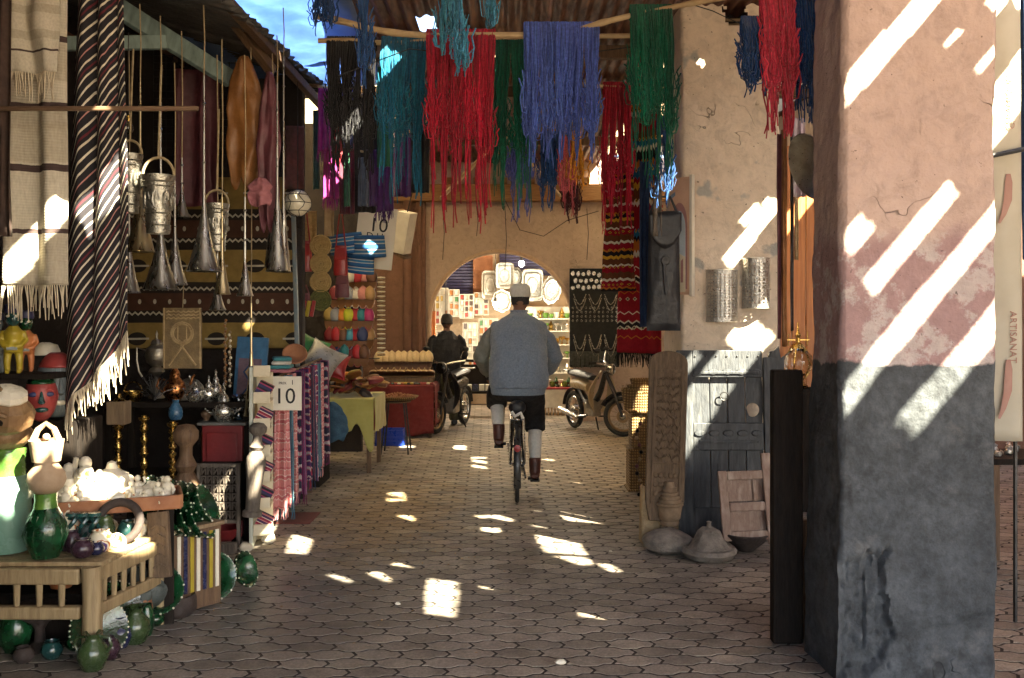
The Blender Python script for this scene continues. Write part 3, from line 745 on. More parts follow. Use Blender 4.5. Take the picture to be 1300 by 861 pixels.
hank(629, 676, 52, 205, 6.35, 'green', 'dark green wool hank tucked between crimson and blue wool', n=90, tail=268, ntail=14, seed=4)
hank(664, 761, 34, 178, 5.95, 'blue', 'wide periwinkle blue wool hank in the middle of the pole', n=160, tail=215, ntail=22, seed=5)
hank(799, 853, 12, 160, 5.9, 'green', 'deep green wool hank hanging against the cream pillar', n=110, tail=242, ntail=14, seed=6)
hank(765, 800, 109, 245, 7.6, 'crimson', 'narrow crimson wool hank on the short low pole', n=85, tail=300, ntail=16, seed=7)
hank(650, 676, 178, 232, 7.0, 'violet', 'small violet blue skein below the dark green wool', n=40, tail=285, ntail=8, seed=8)
hank(686, 712, 172, 240, 7.2, 'royal', 'small petrol blue skein under the wide blue hank', n=40, tail=270, ntail=8, seed=9)
hank(712, 724, 178, 250, 7.0, 'pink', 'thin coral pink skein beside the orange skein', n=22, tail=275, ntail=6, seed=10)
hank(726, 737, 172, 236, 7.0, 'orange', 'thin bright orange skein under the wide blue hank', n=18, tail=245, ntail=4, seed=11)
hank(712, 734, 235, 268, 7.6, 'maroon', 'short dark maroon tassel of wool below the coral skein', n=26, tail=285, ntail=6, seed=12)
hank(562, 572, -20, 60, 5.6, 'lightblue', 'thin sky blue skein dangling in front of crimson wool', n=16, tail=75, ntail=3, seed=13)
hank(573, 586, -20, 85, 5.6, 'lightblue', 'thick twisted sky blue skein dangling over crimson wool', n=26, tail=102, ntail=4, seed=14)
hank(621, 628, -20, 36, 5.6, 'lightblue', 'single sky blue skein above the dark green wool', n=12, tail=42, ntail=2, seed=15)
hank(456, 470, -20, 80, 5.7, 'royal', 'petrol blue skein dangling in front of the black wool', n=20, tail=116, ntail=4, seed=16)
hank(403, 420, -20, 38, 5.8, 'navy', 'navy skein dangling in front of the blue tarpaulin', n=20, tail=46, ntail=3, seed=17)
hank(941, 967, 28, 108, 5.0, 'navy', 'short navy wool hank left of the red pink wool', n=50, tail=128, ntail=8, seed=18)
hank(962, 1007, -24, 130, 4.95, 'redpink', 'long red pink wool hank between the two pillars', n=100, tail=178, ntail=24, seed=19)
hank(1004, 1034, -22, 120, 5.1, 'navy', 'long navy blue wool hank right of the red pink wool', n=70, tail=160, ntail=14, seed=20)
hank(1020, 1046, -22, 85, 5.2, 'maroon', 'dark maroon wool hank against the pink pillar', n=50, tail=112, ntail=8, seed=21)
hank(834, 848, 152, 250, 6.6, 'royal', 'blue skein trailing below the deep green wool', n=20, tail=268, ntail=4, seed=22)

# ---------------------------------------------------------------- right side: rugs, bags, boards
def band_stops(spec, tot=None):
    tot = sum(w_ for w_, _ in spec); p = 0; out = []
    for w_, c in spec: out.append((p/tot, c)); p += w_
    return out
RED=(.26,.012,.022); WHT=(.62,.58,.48); ORG=(.42,.13,.02); BLU=(.02,.14,.24); BLK=(.02,.016,.018); BRN=(.13,.045,.02); TEA=(.03,.20,.22); YEL=(.55,.30,.03)
def kilim(n, spec, rep=1, motif=22, mot2=None, zig=.012, zf=9):
    def f(name):
        m, t, b, N, L = newmat(name); uv = coord(t, 'UV'); sp = N('ShaderNodeSeparateXYZ'); L(uv, sp.inputs[0])
        u, v = sp.outputs[0], sp.outputs[1]
        tri = math_(t, 'PINGPONG', math_(t, 'MULTIPLY', u, zf*2), 1.0)
        v2 = math_(t, 'ADD', v, math_(t, 'MULTIPLY', math_(t, 'SUBTRACT', tri, .5), zig))
        o = ramp(t, math_(t, 'FRACT', math_(t, 'MULTIPLY', v2, rep)), band_stops(spec), True)
        # woven diamonds set along some of the bands
        du = math_(t, 'ABSOLUTE', math_(t, 'SUBTRACT', math_(t, 'FRACT', math_(t, 'MULTIPLY', u, motif/3)), .5))
        dv = math_(t, 'ABSOLUTE', math_(t, 'SUBTRACT', math_(t, 'FRACT', math_(t, 'MULTIPLY', v, motif)), .5))
        dm = math_(t, 'LESS_THAN', math_(t, 'ADD', du, dv), .30)
        dm2 = math_(t, 'LESS_THAN', math_(t, 'ADD', du, dv), .15)
        row = math_(t, 'LESS_THAN', math_(t, 'FRACT', math_(t, 'MULTIPLY', v, motif/4)), .25)
        o = mixc(t, math_(t, 'MULTIPLY', dm, row), o, mot2 or WHT)
        o = mixc(t, math_(t, 'MULTIPLY', dm2, row), o, BLK)
        o = mixc(t, .4, o, ramp(t, noi(t, uv, 40, 4), [(.3, .5), (.7, 1.3)]), 'MULTIPLY')
        L(o, b.inputs['Base Color']); b.inputs['Roughness'].default_value = .95; b.inputs['Specular IOR Level'].default_value = .1
        wv = N('ShaderNodeTexWave'); wv.inputs['Scale'].default_value = 40; wv.bands_direction = 'Y'; L(uv, wv.inputs[0]); bump(t, b, wv.outputs[1], .35, .005)
        return m
    CUSTOM[n] = f
kilim('rug_multi', [(2,RED),(1,BLU),(.5,BLK),(1.6,ORG),(.8,WHT),(2,RED),(1.2,BRN),(1,BLU),(.6,WHT),(1.4,BLK),(1,ORG),(1.5,BLU),(.7,RED),(.8,YEL),(1.6,BRN),(.8,WHT),(1.4,RED)], 1.3, motif=24, mot2=YEL, zig=.018)
kilim('rug_red', [(3,RED),(.25,WHT),(1.8,RED),(.35,WHT),(.9,BLK),(.35,WHT),(1.8,RED),(.25,ORG),(1.4,RED)], 3.2, motif=20, mot2=(.5,.42,.3), zig=.02, zf=6)
kilim('rug_brown', [(1,BRN),(.4,WHT),(1,RED),(.3,ORG),(.7,BLK),(.5,YEL),(1,BRN),(.3,WHT),(1,RED)], 3.5, motif=30, mot2=YEL)
kilim('rug_green', [(1,RED),(.6,(.02,.12,.04)),(.4,YEL),(.8,RED),(.5,BLK),(.6,(.02,.12,.04)),(.4,WHT)], 4, motif=26, mot2=WHT)
RG = 'rugs hung on the right of the lane'
hang('rug', 802, 836, 98, 330, 8.7, 'rug_multi', 'flat woven rug banded in red blue orange and white', 'rug', Yr=8.5, folds=1.5, amp=.02, group=RG, nv=40, thick=.012)
hang('rug', 786, 842, 268, 452, 9.2, 'rug_red', 'crimson rug with zigzag white bands and a crimson fringe', 'rug', fr=.12, frmat='yarn_crimson', Yr=8.7, folds=1.2, amp=.025, group=RG, nv=40, thick=.012)
hang('rug', 772, 803, 205, 372, 8.4, 'rug_brown', 'folded brown and red striped rug in front of the jewellery board', 'rug', Yr=8.2, folds=2, amp=.05, group=RG, nv=40, thick=.012, flare=.25)
hang('rug', 793, 804, 225, 305, 8.3, 'rug_green', 'narrow rug with green and yellow bands behind the crimson hank', 'rug', folds=1, amp=.02, group=RG, thick=.012)
# black leather coat-like bags hanging by the pillar
def bag(l, r, top, bot, Y, mat, label, flap=True):
    a, b = P(l, bot, Y), P(r, top, Y); w_, h = (b-a).x, (b-a).z; t = thing('leather_bag', label, 'bag', (a.x+w_/2, Y, a.z))
    def fn(u, v):
        q = math.sin(PI*u)**.5*math.sin(PI*min(1, v*1.02))**.35
        return V(((u-.5)*w_*(1-.12*v), -.05*q+noise.noise(V((u*3, v*4, l)))*.012, h*v))
    mb = MB().grid(fn, 16, 26, uv=False).grid(lambda u, v: V((fn(1-u, v).x, -fn(1-u, v).y*.8, h*v)), 16, 26, uv=False); mb.obj('pouch', mat, t)
    if flap:
        MB().grid(lambda u, v: V(((u-.5)*w_*.96, -.062-.012*math.sin(PI*u), h*(.98-.30*v*(1-.5*(2*u-1)**2)))), 12, 6, uv=False).obj('flap', mat, t, thick=.006)
        MB().tube([(-w_*.05, -.085, h*.55), (-w_*.02, -.095, h*.40), (w_*.02, -.09, h*.30)], .012, 6).obj('buckle_strap', mat, t)
        MB().lathe([(.001, 0), (.035, 0), (.03, .012), (.001, .012)], 14, (0, -.08, h*.58), Matrix.Rotation(R(90), 4, 'X')).obj('buckle', 'iron', t)
    MB().tube([(-w_*.42, 0, h*.97), (-w_*.2, .01, h*1.12), (w_*.2, .01, h*1.12), (w_*.42, 0, h*.97)], .01, 6).obj('strap', mat, t)
bag(821, 864, 268, 420, 7.05, 'leather_black', 'large black leather satchel hung beside the cream pillar')
hang('shawl', 812, 824, 205, 415, 7.6, 'navycloth', 'narrow navy shawl hanging behind the black satchel', 'shawl', folds=2, amp=.02)
hang('cloth_strip', 829, 840, 240, 300, 6.98, 'leather_tan_grey', 'worn grey leather strip draped above the black satchel', 'cloth', folds=1, amp=.02)
# painting on the pillar: an archway view on board in a white-edged canvas
for n, c in dict(pink=(.62,.40,.28), mauve=(.35,.18,.17), sky=(.45,.52,.58), grey=(.33,.33,.33), cream=(.66,.58,.42), blue=(.07,.06,.18), bl2=(.18,.26,.36)).items(): D('cv_'+n, c, tuple(x*.85 for x in c), scale=14, rough=.8, bm=.2)
def painting():
    # canvas hung on the pillar's flank, turned a little to the lane
    Yp = 7.12; t = thing('painting', 'painted canvas of an archway hung on the cream pillar edge', 'painting', P(864, 300, Yp), R(-38))
    w_, h = .165, .88
    MB().box((0, 0, 0), (w_, .035, h)).obj('canvas', 'cv_pink', t, smooth=False)
    MB().box((w_/2+.013, .0, .0), (.024, .045, h+.03)).obj('stretcher_edge', 'white_paint', t, smooth=False, bev=.003)
    arc = lambda r, n=14: [(r*math.cos(PI*k/n), r*math.sin(PI*k/n)) for k in range(n+1)]
    def pnl(name, poly, y, mat): MB().prism(poly, lambda p: V((p[0], -y, p[1])), lambda p: V((p[0], -y-.002, p[1]))).obj(name, mat, t, smooth=False)
    pnl('painted_arch', [(.066, -.40)]+[(x*.066, .08+z*.17) for x, z in arc(1)]+[(-.066, -.40)], .0185, 'cv_mauve')
    pnl('painted_sky', [(.052, -.40)]+[(x*.052, .05+z*.14) for x, z in arc(1)]+[(-.052, -.40)], .0212, 'cv_sky')
    pnl('painted_house', [(-.052, .10), (0.005, .02), (.005, -.12), (-.052, -.10)], .0236, 'cv_grey')
    pnl('painted_house', [(-.052, -.10), (.052, -.16), (.052, -.42), (-.052, -.42)], .0238, 'cv_cream')
    pnl('painted_figure', [(-.028, -.16), (-.012, -.20), (-.010, -.36), (-.026, -.36)], .0264, 'cv_blue')
    pnl('painted_figure', [(.016, -.19), (.036, -.17), (.036, -.35), (.016, -.35)], .0264, 'cv_mauve')
    pnl('painted_sign', [(-.075, .31), (-.035, .335), (-.035, .305), (-.075, .28)], .0185, 'cv_bl2')
painting()
# tall carved board leaning on the pillar
def carved_board():
    b0 = G(838, 640); t = thing('carved_board', 'tall brown carved wooden board with arched top leaning on the pillar', 'board', (1.075, 6.72, .19), rot=(R(-5), R(2.5), 0))
    w_, h = .275, 1.22
    poly = [(-w_/2+.03, 0), (w_/2-.035, 0), (w_/2, .12*h), (w_/2, h-.10)]+[(w_/2*math.cos(PI*k/10), h-.10+.085*math.sin(PI*k/10)) for k in range(1, 10)]+[(-w_/2, h-.10), (-w_/2, .12*h)]
    MB().prism(poly, lambda p: V((p[0], 0, p[1])), lambda p: V((p[0], -.05, p[1]))).obj('plank', 'carvewood', t, smooth=False, bev=.006)
    ins = MB(); 
    for (x0, x1, z0, z1) in ((-.095, .10, .12, .14), (-.095, .10, h-.17, h-.15), (-.105, -.092, .12, h-.15), (.092, .105, .12, h-.15), (-.095, .1, .40, .412)): ins.box(((x0+x1)/2, -.053, (z0+z1)/2), (x1-x0, .012, z1-z0))
    ins.obj('carved_border', 'carvewood', t, smooth=False, bev=.003)
    rs = random.Random(4)
    for r_ in range(11):          # raised lines of carved script
        z = .45+.055*r_; mb = MB(); x = -.075
        while x < .075:
            kx = rs.uniform(.012, .03); hz = rs.uniform(.006, .024)
            mb.tube([(x, -.053, z), (x+kx*.3, -.060, z+hz*rs.choice((-1, 1, 1))), (x+kx, -.053, z)], .0065, 5); x += kx*.95
        mb.obj('carved_line', 'carvewood', t)
    for r_ in range(3):
        mb = MB()
        for k in range(5): mb.lathe([(.002, 0), (.02, 0), (.014, .008), (.002, .01)], 8, (-.07+.035*k, -.05, .19+.065*r_), Matrix.Rotation(R(90), 4, 'X'))
        stuff(mb.obj('carved_rosettes', 'carvewood', t))
carved_board()
# old panelled door leaning on the pillar
def old_door():
    x0, x1 = P(860, 600, 6.95).x, P(988, 600, 6.95).x; w_ = x1-x0; h = 1.37
    t = thing('old_door', 'weathered blue grey panelled door with scalloped rails leaning on pillar', 'door', ((x0+x1)/2, 6.93, .02), rot=(R(-4.5), 0, 0))
    mk_ = lambda nm, x, z, sx, sz, y=0, d=.045: MB().box((x, y-d/2, z), (sx, d, sz)).obj(nm, 'doorblue', t, smooth=False, bev=.006)
    mk_('stile', -w_/2+.06, h/2, .115, h); mk_('stile', w_/2-.05, h/2, .10, h-.10)
    mk_('rail', 0.005, h-.10, w_-.225, .20); mk_('rail', .005, .735, w_-.225, .20); mk_('rail', .005, .11, w_-.225, .22)
    n = 4; pw = (w_-.215)/n
    for k in range(n):
        x = -w_/2+.1175+pw*(k+.5)
        if k == 3:      # the plank with the hole sawn in it
            pass
        mk_('plank', x, .42, pw-.004, .47, .018, .02)
        if k != 3: mk_('plank', x, 1.0, pw-.004, .36, .018, .02)
    # fourth upper plank with a round hole
    xk = -w_/2+.1175+pw*3.5; mb = MB(); cx, cz, r_ = xk-.01, .93, .052; ring = [(cx+r_*math.cos(2*PI*k/20), cz+r_*math.sin(2*PI*k/20)) for k in range(20)]
    rc = []
    for k in range(20):
        a = 2*PI*k/20; c_, s_ = math.cos(a), math.sin(a); sx = (pw/2-.002)/max(1e-6, abs(c_)); sz = (.18)/max(1e-6, abs(s_)); q = min(sx, sz)
        rc.append((xk+q*c_, 1.0+q*s_))
    vs = [V((x, -.002, z)) for x, z in ring]+[V((x, -.002, z)) for x, z in rc]+[V((x, .018, z)) for x, z in ring]
    fs = [(k, (k+1) % 20, 20+(k+1) % 20, 20+k) for k in range(20)]+[(k, 40+k, 40+(k+1) % 20, (k+1) % 20) for k in range(20)]
    mb.add(vs, fs).obj('plank', 'doorblue', t, smooth=False)
    for zz, n_ in ((h-.13, 5), (.79, 5)):
        for k in range(n_):
            MB().lathe([(.001, 0), (.042, 0), (.036, .014), (.001, .016)], 14, (-w_*.28+k*.105, -.043, zz-.03), Matrix.Rotation(R(90), 4, 'X') @ Matrix.Diagonal((1, .55, 1, 1))).obj('scallop', 'doorblue', t)
    for zz in (h-.165, .70):
        MB().box((.01, -.052, zz), (w_-.30, .016, .022)).obj('moulding', 'doorblue', t, smooth=False, bev=.004)
    rp = [(.03*math.cos(2*PI*k/14)-.02, -.035, 1.03+.03*math.sin(2*PI*k/14)) for k in range(14)]
    MB().tube(rp, .005, 5, closed=True).obj('pull_ring', 'iron', t)
    for k in range(9):
        MB().ball((-w_*.42+k*w_*.105, -.047, h-.045), .008, 6, 4).obj('nail', 'iron', t)
    # broken shard of frame standing up at the right edge
    MB().prism([(w_/2-.06, h-.16), (w_/2+.055, h-.16), (w_/2+.06, h-.04), (w_/2+.035, h-.06), (w_/2+.02, h+.03), (w_/2-.01, h), (w_/2-.05, h-.01)], lambda p: V((p[0], .0, p[1])), lambda p: V((p[0], -.03, p[1]))).obj('broken_frame', 'doorblue', t, smooth=False)
old_door()
# small pinkish shutter resting on a dark bowl
def shutter():
    a = P(918, 686, 6.5); b = P(985, 598, 6.5); w_, h = b.x-a.x, b.z-a.z
    t = thing('wooden_shutter', 'small faded pink wooden shutter with three recessed panels beside the door', 'shutter', ((a.x+b.x)/2, 6.5, a.z), rot=(R(-10), R(-3.5), R(-6)))
    f = lambda nm, x, z, sx, sz, y=0, d=.05: MB().box((x, y-d/2, z), (sx, d, sz)).obj(nm, 'pinkwood', t, smooth=False, bev=.006)
    f('stile', -w_/2+.03, h/2, .06, h); f('stile', w_/2-.03, h/2+.04, .06, h+.14)
    for z in (.035, h*.48, h-.035): f('rail', 0, z, w_-.124, .06)
    f('panel', 0, h*.25, w_-.124, h*.36, .02, .02); f('panel', 0, h*.73, w_-.124, h*.36, .02, .02)
    f('slat', w_*.18, h*.73, .03, h*.36, .012, .03)
shutter()
def lathe_thing(name, prof, mat, loc, label, cat, n=24, rough=0, parts=(), group=None, sx=1, rz=0, tilt=None, seed=0):
    mb = MB().lathe(prof, n, sx=sx)
    if rough: mb.v = [tuple(V(v)+V((v[0], v[1], 0)).normalized()*fbm(V(v)+V((seed, 0, 0)), 9)*rough if abs(v[0])+abs(v[1]) > 1e-4 else v) for v in mb.v]
    if not parts:
        o = mb.obj(name, mat, auto=50); o.location = loc; o.rotation_euler = tilt or (0, 0, rz); return tag(o, label, cat, group)
    t = thing(name, label, cat, loc, rz, group, rot=tilt); mb.obj('body', mat, t, auto=50)
    for nm, m2, ma in parts: m2.obj(nm, ma, t, auto=50)
    return t
# stone tagines on the ground
p = G(900, 709); p.y = 6.35; p.x = (900-650)/1200*6.35
t = thing('stone_tagine', 'grey stone tagine with knobbed conical lid before the old door', 'tagine', p)
def rl(prof, am, sd, n=28):
    mb = MB().lathe(prof, n); mb.v = [tuple(V(v)*(1+fbm(V(v)*6+V((sd, 0, 0)), 1)*am)) for v in mb.v]; return mb
rl([(0, 0), (.10, .0), (.165, .03), (.185, .065), (.17, .09), (.0, .092)], .05, 1).obj('base', 'stone', t)
rl([(.15, .092), (.135, .10), (.10, .15), (.075, .20), (.045, .225), (0, .228)], .05, 2).obj('lid', 'stone', t); MB().lathe([(.018, .22), (.014, .25), (.018, .262), (0, .268)], 10).obj('knob', 'stone', t)
p = P(847, 709, 6.55); p.z = .017
t = thing('stone_tagine', 'flat grey stone tagine with domed lid below the carved board', 'tagine', p)
rl([(0, 0), (.12, .0), (.165, .03), (.172, .07), (.16, .085), (.0, .086)], .05, 3).obj('base', 'stone', t)
rl([(.172, .088), (.155, .105), (.10, .135), (.05, .15), (0, .152)], .05, 4).obj('lid', 'stone', t)
# pottery cone and pale block under the board, dark bowl under the shutter
lathe_thing('clay_pot', [(0, 0), (.06, 0), (.068, .02), (.062, .035), (.075, .05), (.082, .09), (.084, .125), (.08, .135), (.095, .145), (.094, .16), (.08, .165), (.082, .185), (.07, .19), (.072, .21), (.06, .215), (.061, .235), (.048, .24), (.05, .262), (.036, .27), (.03, .31), (0, .315)], 'claybrown', (1.115, 6.68, .165), 'ridged beige clay tagine pot stacked on the flat stone tagine', 'pot', rough=.004)
o = MB().prism([(-.07,0),(.08,0),(.06,.22),(.02,.36),(-.06,.42)], lambda p: V((p[0], -.06, p[1])), lambda p: V((p[0], .06, p[1]))).obj('stone_block', 'strawbeige', smooth=False, bev=.02); o.location = (.985, 6.78, .017); tag(o, 'pale plaster wedge propping up the carved board', 'block')
lathe_thing('bowl', [(0, .03), (.05, .0), (.07, .02), (.13, .07), (.165, .12), (.16, .13), (.12, .08), (0, .05)], 'darkclay', (1.62, 6.55, .017), 'dark wooden bowl on the ground under the pink shutter', 'bowl')
# two pierced metal wall lamps
def sconce(l, r, top, bot, diag, label):
    a = P(l, bot, 7.13); b = P(r, top, 7.13); w_, h = b.x-a.x, b.z-a.z; t = thing('wall_lamp', label, 'lamp', ((a.x+b.x)/2, 7.19, a.z), group='pierced tin lamps on the cream pillar')
    def pt(u, v): an = PI*(u); return V((-math.cos(an)*w_/2, -math.sin(an)*.105, h*v))
    mb = MB(); nu, nv = (11, 16) if diag else (9, 13); 
    for i in range(nu):
        for j in range(nv):
            uc, vc = (i+.5)/nu, (j+.5)/nv; du, dv = .5/nu, .5/nv
            hole = .62 if diag else random.uniform(.35, .75)
            outer = [(uc-du, vc-dv), (uc+du, vc-dv), (uc+du, vc+dv), (uc-du, vc+dv)]
            if j in (0, nv-1): mb.add([pt(*q) for q in outer], [(0, 1, 2, 3)]); continue
            inner = [(uc-du*hole, vc-dv*.1), (uc+du*.1, vc-dv*hole), (uc+du*hole, vc+dv*.1), (uc-du*.1, vc+dv*hole)] if diag else [(uc-du*hole, vc-dv*hole), (uc+du*hole, vc-dv*hole), (uc+du*hole*.3, vc+dv*hole), (uc-du*hole*.3, vc+dv*hole)]
            vs = [pt(*q) for q in outer]+[pt(*q) for q in inner]; mb.add(vs, [(k, (k+1) % 4, 4+(k+1) % 4, 4+k) for k in range(4)])
    mb.obj('pierced_shade', 'tin', t, thick=.004, smooth=False)
    for v in (0, 1): MB().tube([pt(u/14, v) for u in range(15)], .006, 5).obj('rim', 'tin', t)
sconce(899, 938, 343, 408, True, 'pierced tin wall lamp with slanting slots on the cream pillar')
sconce(945, 979, 328, 391, False, 'pierced tin wall lamp with lacy floral cut-outs on cream pillar')
# dark post / plank between the pillars
o = MB().box((0, 0, .68), (.15, .07, 1.36)).obj('dark_plank', 'darkwood', smooth=False, bev=.01); o.location = (1.37, 4.72, .017); tag(o, 'almost black upright plank leaning beside the pink pillar', 'plank')
o = MB().box((0, 0, .3), (.05, .05, .6)).obj('wooden_prop', 'brownwood', smooth=False, bev=.008); o.location = (1.475, 4.78, .017); tag(o, 'short brown wooden prop between black plank and pink pillar', 'prop')
# orange wooden shutters and leather belts seen between the pillars
t = thing('orange_shutter', 'tall orange wooden shutter seen in the gap between pillars', 'shutter', (2.42, 8.4, 0))
for k in range(6): MB().box((-.25+.125*k, 0, 1.6), (.118, .03, 3.1)).obj('board', 'orangewood', t, smooth=False, bev=.005)
for z in (.5, 1.6, 2.7): MB().box((.06, .03, z), (.76, .03, .09)).obj('ledge', 'orangewood', t, smooth=False, bev=.005)
for k, (l, r, tp, bt, ma, nm) in enumerate(((992, 999, 165, 440, 'leather_tan', 'tan'), (1003, 1008, 150, 420, 'leather_black', 'black'), (1008, 1014, 160, 330, 'strawbeige', 'pale'), (987, 992, 170, 430, 'leather_ox', 'oxblood'))):
    hang('leather_strap', l, r, tp, bt, 6.1, ma, f'long {nm} leather strap hanging in the gap between pillars', 'strap', folds=.5, amp=.015, nu=6, thick=.006, seed=k)
hang('blue_cloth', 1294, 1330, -10, 330, 6.4, 'navycloth', 'navy cloth hanging beyond the cream banner', 'cloth', folds=2, amp=.04)
hang('scarf', 1006, 1022, 150, 250, 6.0, 'cv_violet', 'pale violet patterned scarf hanging between the pillars', 'scarf', folds=2, amp=.02)
lathe_thing('metal_pan', [(0, .06), (.10, .055), (.17, .03), (.20, 0), (.205, .004), (.175, .04), (.10, .07), (0, .075)], 'tin2', P(1027, 212, 5.6), 'round dull metal pan hung edgewise behind the pink pillar', 'pan', tilt=(0, R(70), R(15)))
# brass lantern
def lantern():
    t = thing('brass_lantern', 'brass lantern with round glass globe between the pillars', 'lantern', P(1013, 492, 7.95))
    MB().lathe([(0, 0), (.07, 0), (.08, .02), (.05, .04), (.045, .07), (.06, .08), (0, .085)], 16).obj('base', 'brass', t)
    MB().lathe([(.03, .085), (.10, .14), (.125, .20), (.11, .27), (.05, .33)], 18).obj('globe', 'glass', t)
    for k in range(6):
        a = 2*PI*k/6; MB().tube([(.06*math.cos(a), .06*math.sin(a), .07), (.135*math.cos(a), .135*math.sin(a), .20), (.06*math.cos(a), .06*math.sin(a), .335)], .006, 5).obj('rib', 'brass', t)
    MB().lathe([(0, .33), (.07, .33), (.05, .36), (.02, .38), (.016, .42), (.025, .44), (.01, .47), (.006, .54), (0, .55)], 14).obj('cap', 'brass', t)
    MB().tube([(-.10, 0, .40), (.10, 0, .40)], .005, 5).tube([(-.08, 0, .35), (-.08, 0, .45)], .005, 5).tube([(.08, 0, .35), (.08, 0, .47)], .005, 5).obj('handle', 'brass', t)
lantern()
o = MB().box((0, 0, .508), (.5, .3, 1.016)).obj('display_plinth', 'darkwood', smooth=False, bev=.01); o.location = (2.42, 7.98, .017); tag(o, 'dark wooden plinth carrying the brass lantern between pillars', 'plinth')
# banner stand right of the pink pillar
t = thing('banner', 'tall cream fabric banner with red brown lettering and swoosh by pillar', 'banner', P(1262, 560, 5.0))
hb = S(600, 5.0)
MB().grid(lambda u, v: V(((u-.5)*.284, math.sin(u*5+v*2)*.015, hb*v)), 14, 40).obj('cloth', 'banner', t, thick=.003)
text('lettering', 'CERAMIQUES', .052, 'bannerink', t, (.080, -.024, hb*.72), (R(90), R(-90), 0))
text('lettering', 'ARTISANAT', .052, 'bannerink', t, (.088, -.024, hb*.22), (R(90), R(90), 0))
for zc, q in ((hb*.52, 1), (hb*.12, 1.2)):
    MB().tube([(.015, -.022, zc-.15*q), (.04, -.022, zc-.10*q), (.062, -.022, zc-.025*q), (.066, -.022, zc+.065*q), (.064, -.022, zc+.11*q)], [.006, .014, .022, .02, .012], 6, flat=.1).obj('swoosh', 'bannerink', t)
MB().tube([(-.24, -.04, hb*.585), (-.1, -.045, hb*.595), (.2, -.04, hb*.62)], .014, 6).obj('tie_strap', 'leather_black', t)
MB().tube([(.128, .03, -.965), (.128, .03, hb*1.0)], .012, 6).obj('mast', 'iron', t)
# low table of glinting trinkets beyond the pillar
t = thing('trinket_table', 'low dark wooden table standing on the pavers below the banner', 'table', (3.62, 6.5, .017))
MB().box((0, 0, .66), (.9, .5, .04)).obj('top', 'darkwood', t, smooth=False, bev=.005)
for sx in (-1, 1):
    for sy in (-1, 1): MB().box((sx*.40, sy*.2, .32), (.045, .045, .64)).obj('leg', 'brownwood', t, smooth=False, bev=.005)
rs = random.Random(8)
for k in range(26):
    lathe_thing('trinket', [(0, 0), (.02, 0), (.028, .02), (.012, .04), (.018, .05), (0, .06)], ('brass', 'tin')[k % 2], (3.62+rs.uniform(-.42, .42), 6.5+rs.uniform(-.2, .2), .698), ('little brass trinket on the dark table below the banner', 'little tin trinket on the dark table below the banner')[k % 2], 'trinket', n=8, group='trinkets on the table by the banner', tilt=(rs.uniform(0, 1), 0, rs.uniform(0, 6)))
# jewellery board on the arch wall
def jewel_board():
    Yb = 14.42; a = P(723, 466, Yb); b = P(786, 341, Yb); w_, h = b.x-a.x, b.z-a.z
    t = thing('jewellery_board', 'black velvet display board hung with rows of silver jewellery', 'display board', ((a.x+b.x)/2, Yb, a.z), group=None)
    MB().box((0, 0, h/2), (w_, .04, h)).obj('backing', 'velvet', t, smooth=False, bev=.005)
    rs = random.Random(3)
    for r_ in range(3):
        for k in range(9):
            MB().lathe([(.001, 0), (.034, 0), (.028, .012), (.001, .016)], 10, (-w_/2+.05+(k+.5*(r_ % 2))*.08, -.022, h-.07-.10*r_-rs.uniform(0, .03)), Matrix.Rotation(R(90), 4, 'X') @ Matrix.Diagonal((1, rs.uniform(.9, 1.5), 1, 1)), cl=None).obj('shell_disc', 'silver', t)
    for r_, z in ((0, h*.74), (1, h*.70), (2, h*.33), (3, h*.28)):
        for k in range(3):
            x0 = -w_/2+.06+.235*k; ww = .19
            MB().tube([(x0+ww*q/8, -.028, z-.16*math.sin(PI*q/8)*(1+.2*r_ % 2)) for q in range(9)], .008, 5).obj('necklace', 'silver', t)
    for r_ in range(4):
        for k in range(11):
            MB().tube([(-w_/2+.05+k*.066+.012*math.cos(q*PI/3), -.026, h*.60-.065*r_+.018*math.sin(q*PI/3)) for q in range(6)], .0045, 4, closed=True).obj('earring', 'silver', t)
    mb = MB()
    for k in range(70): mb.tube([(-w_/2+.02+k*(w_-.04)/70, -.03, h*.16), (-w_/2+.02+k*(w_-.04)/70+rs.gauss(0, .004), -.034, rs.uniform(-.02, .03))], .005, 4)
    mb.obj('bead_fringe', 'beadgrey', t)
jewel_board()
# wicker baskets stacked on a table, and a low wicker stool, behind the carved board
@custom('wicker')
def _(n):
    m, t, b, N, L = newmat(n); v = coord(t, 'Object'); wv = N('ShaderNodeTexWave'); wv.inputs['Scale'].default_value = 12; wv.bands_direction = 'Z'; wv.inputs['Distortion'].default_value = 2; L(v, wv.inputs[0])
    wx = N('ShaderNodeTexWave'); wx.inputs['Scale'].default_value = 14; wx.bands_direction = 'X'; L(v, wx.inputs[0])
    h = math_(t, 'MULTIPLY', wv.outputs[1], wx.outputs[1]); o = ramp(t, h, [(0, (.14,.075,.025)), (.6, (.36,.23,.085))]); L(o, b.inputs['Base Color']); b.inputs['Roughness'].default_value = .75; bump(t, b, h, .8, .01); return m
BK = [(812, 8.9, .76, .17, .20, 'wide wicker basket on the crate behind the carved board'), (815, 8.85, .925, .14, .07, 'flat wicker basket stacked second from the top'), (816, 8.85, .985, .12, .07, 'flat wicker lid basket topping the basket stack')]
for px, Y, z, r_, h, lb in BK:
    lathe_thing('wicker_basket', [(0, 0), (r_*.85, 0), (r_, h*.8), (r_*1.04, h), (r_*.97, h), (r_*.8, .02), (0, .02)], 'wicker', (P(px, 400, Y).x, Y, z), lb, 'basket', n=20)
t = thing('wicker_crate', 'upright wicker crate standing behind the carved board', 'crate', (1.24, 8.9, .017))
MB().box((0, 0, .19), (.30, .30, .36)).obj('body', 'wicker', t, smooth=False, bev=.02)
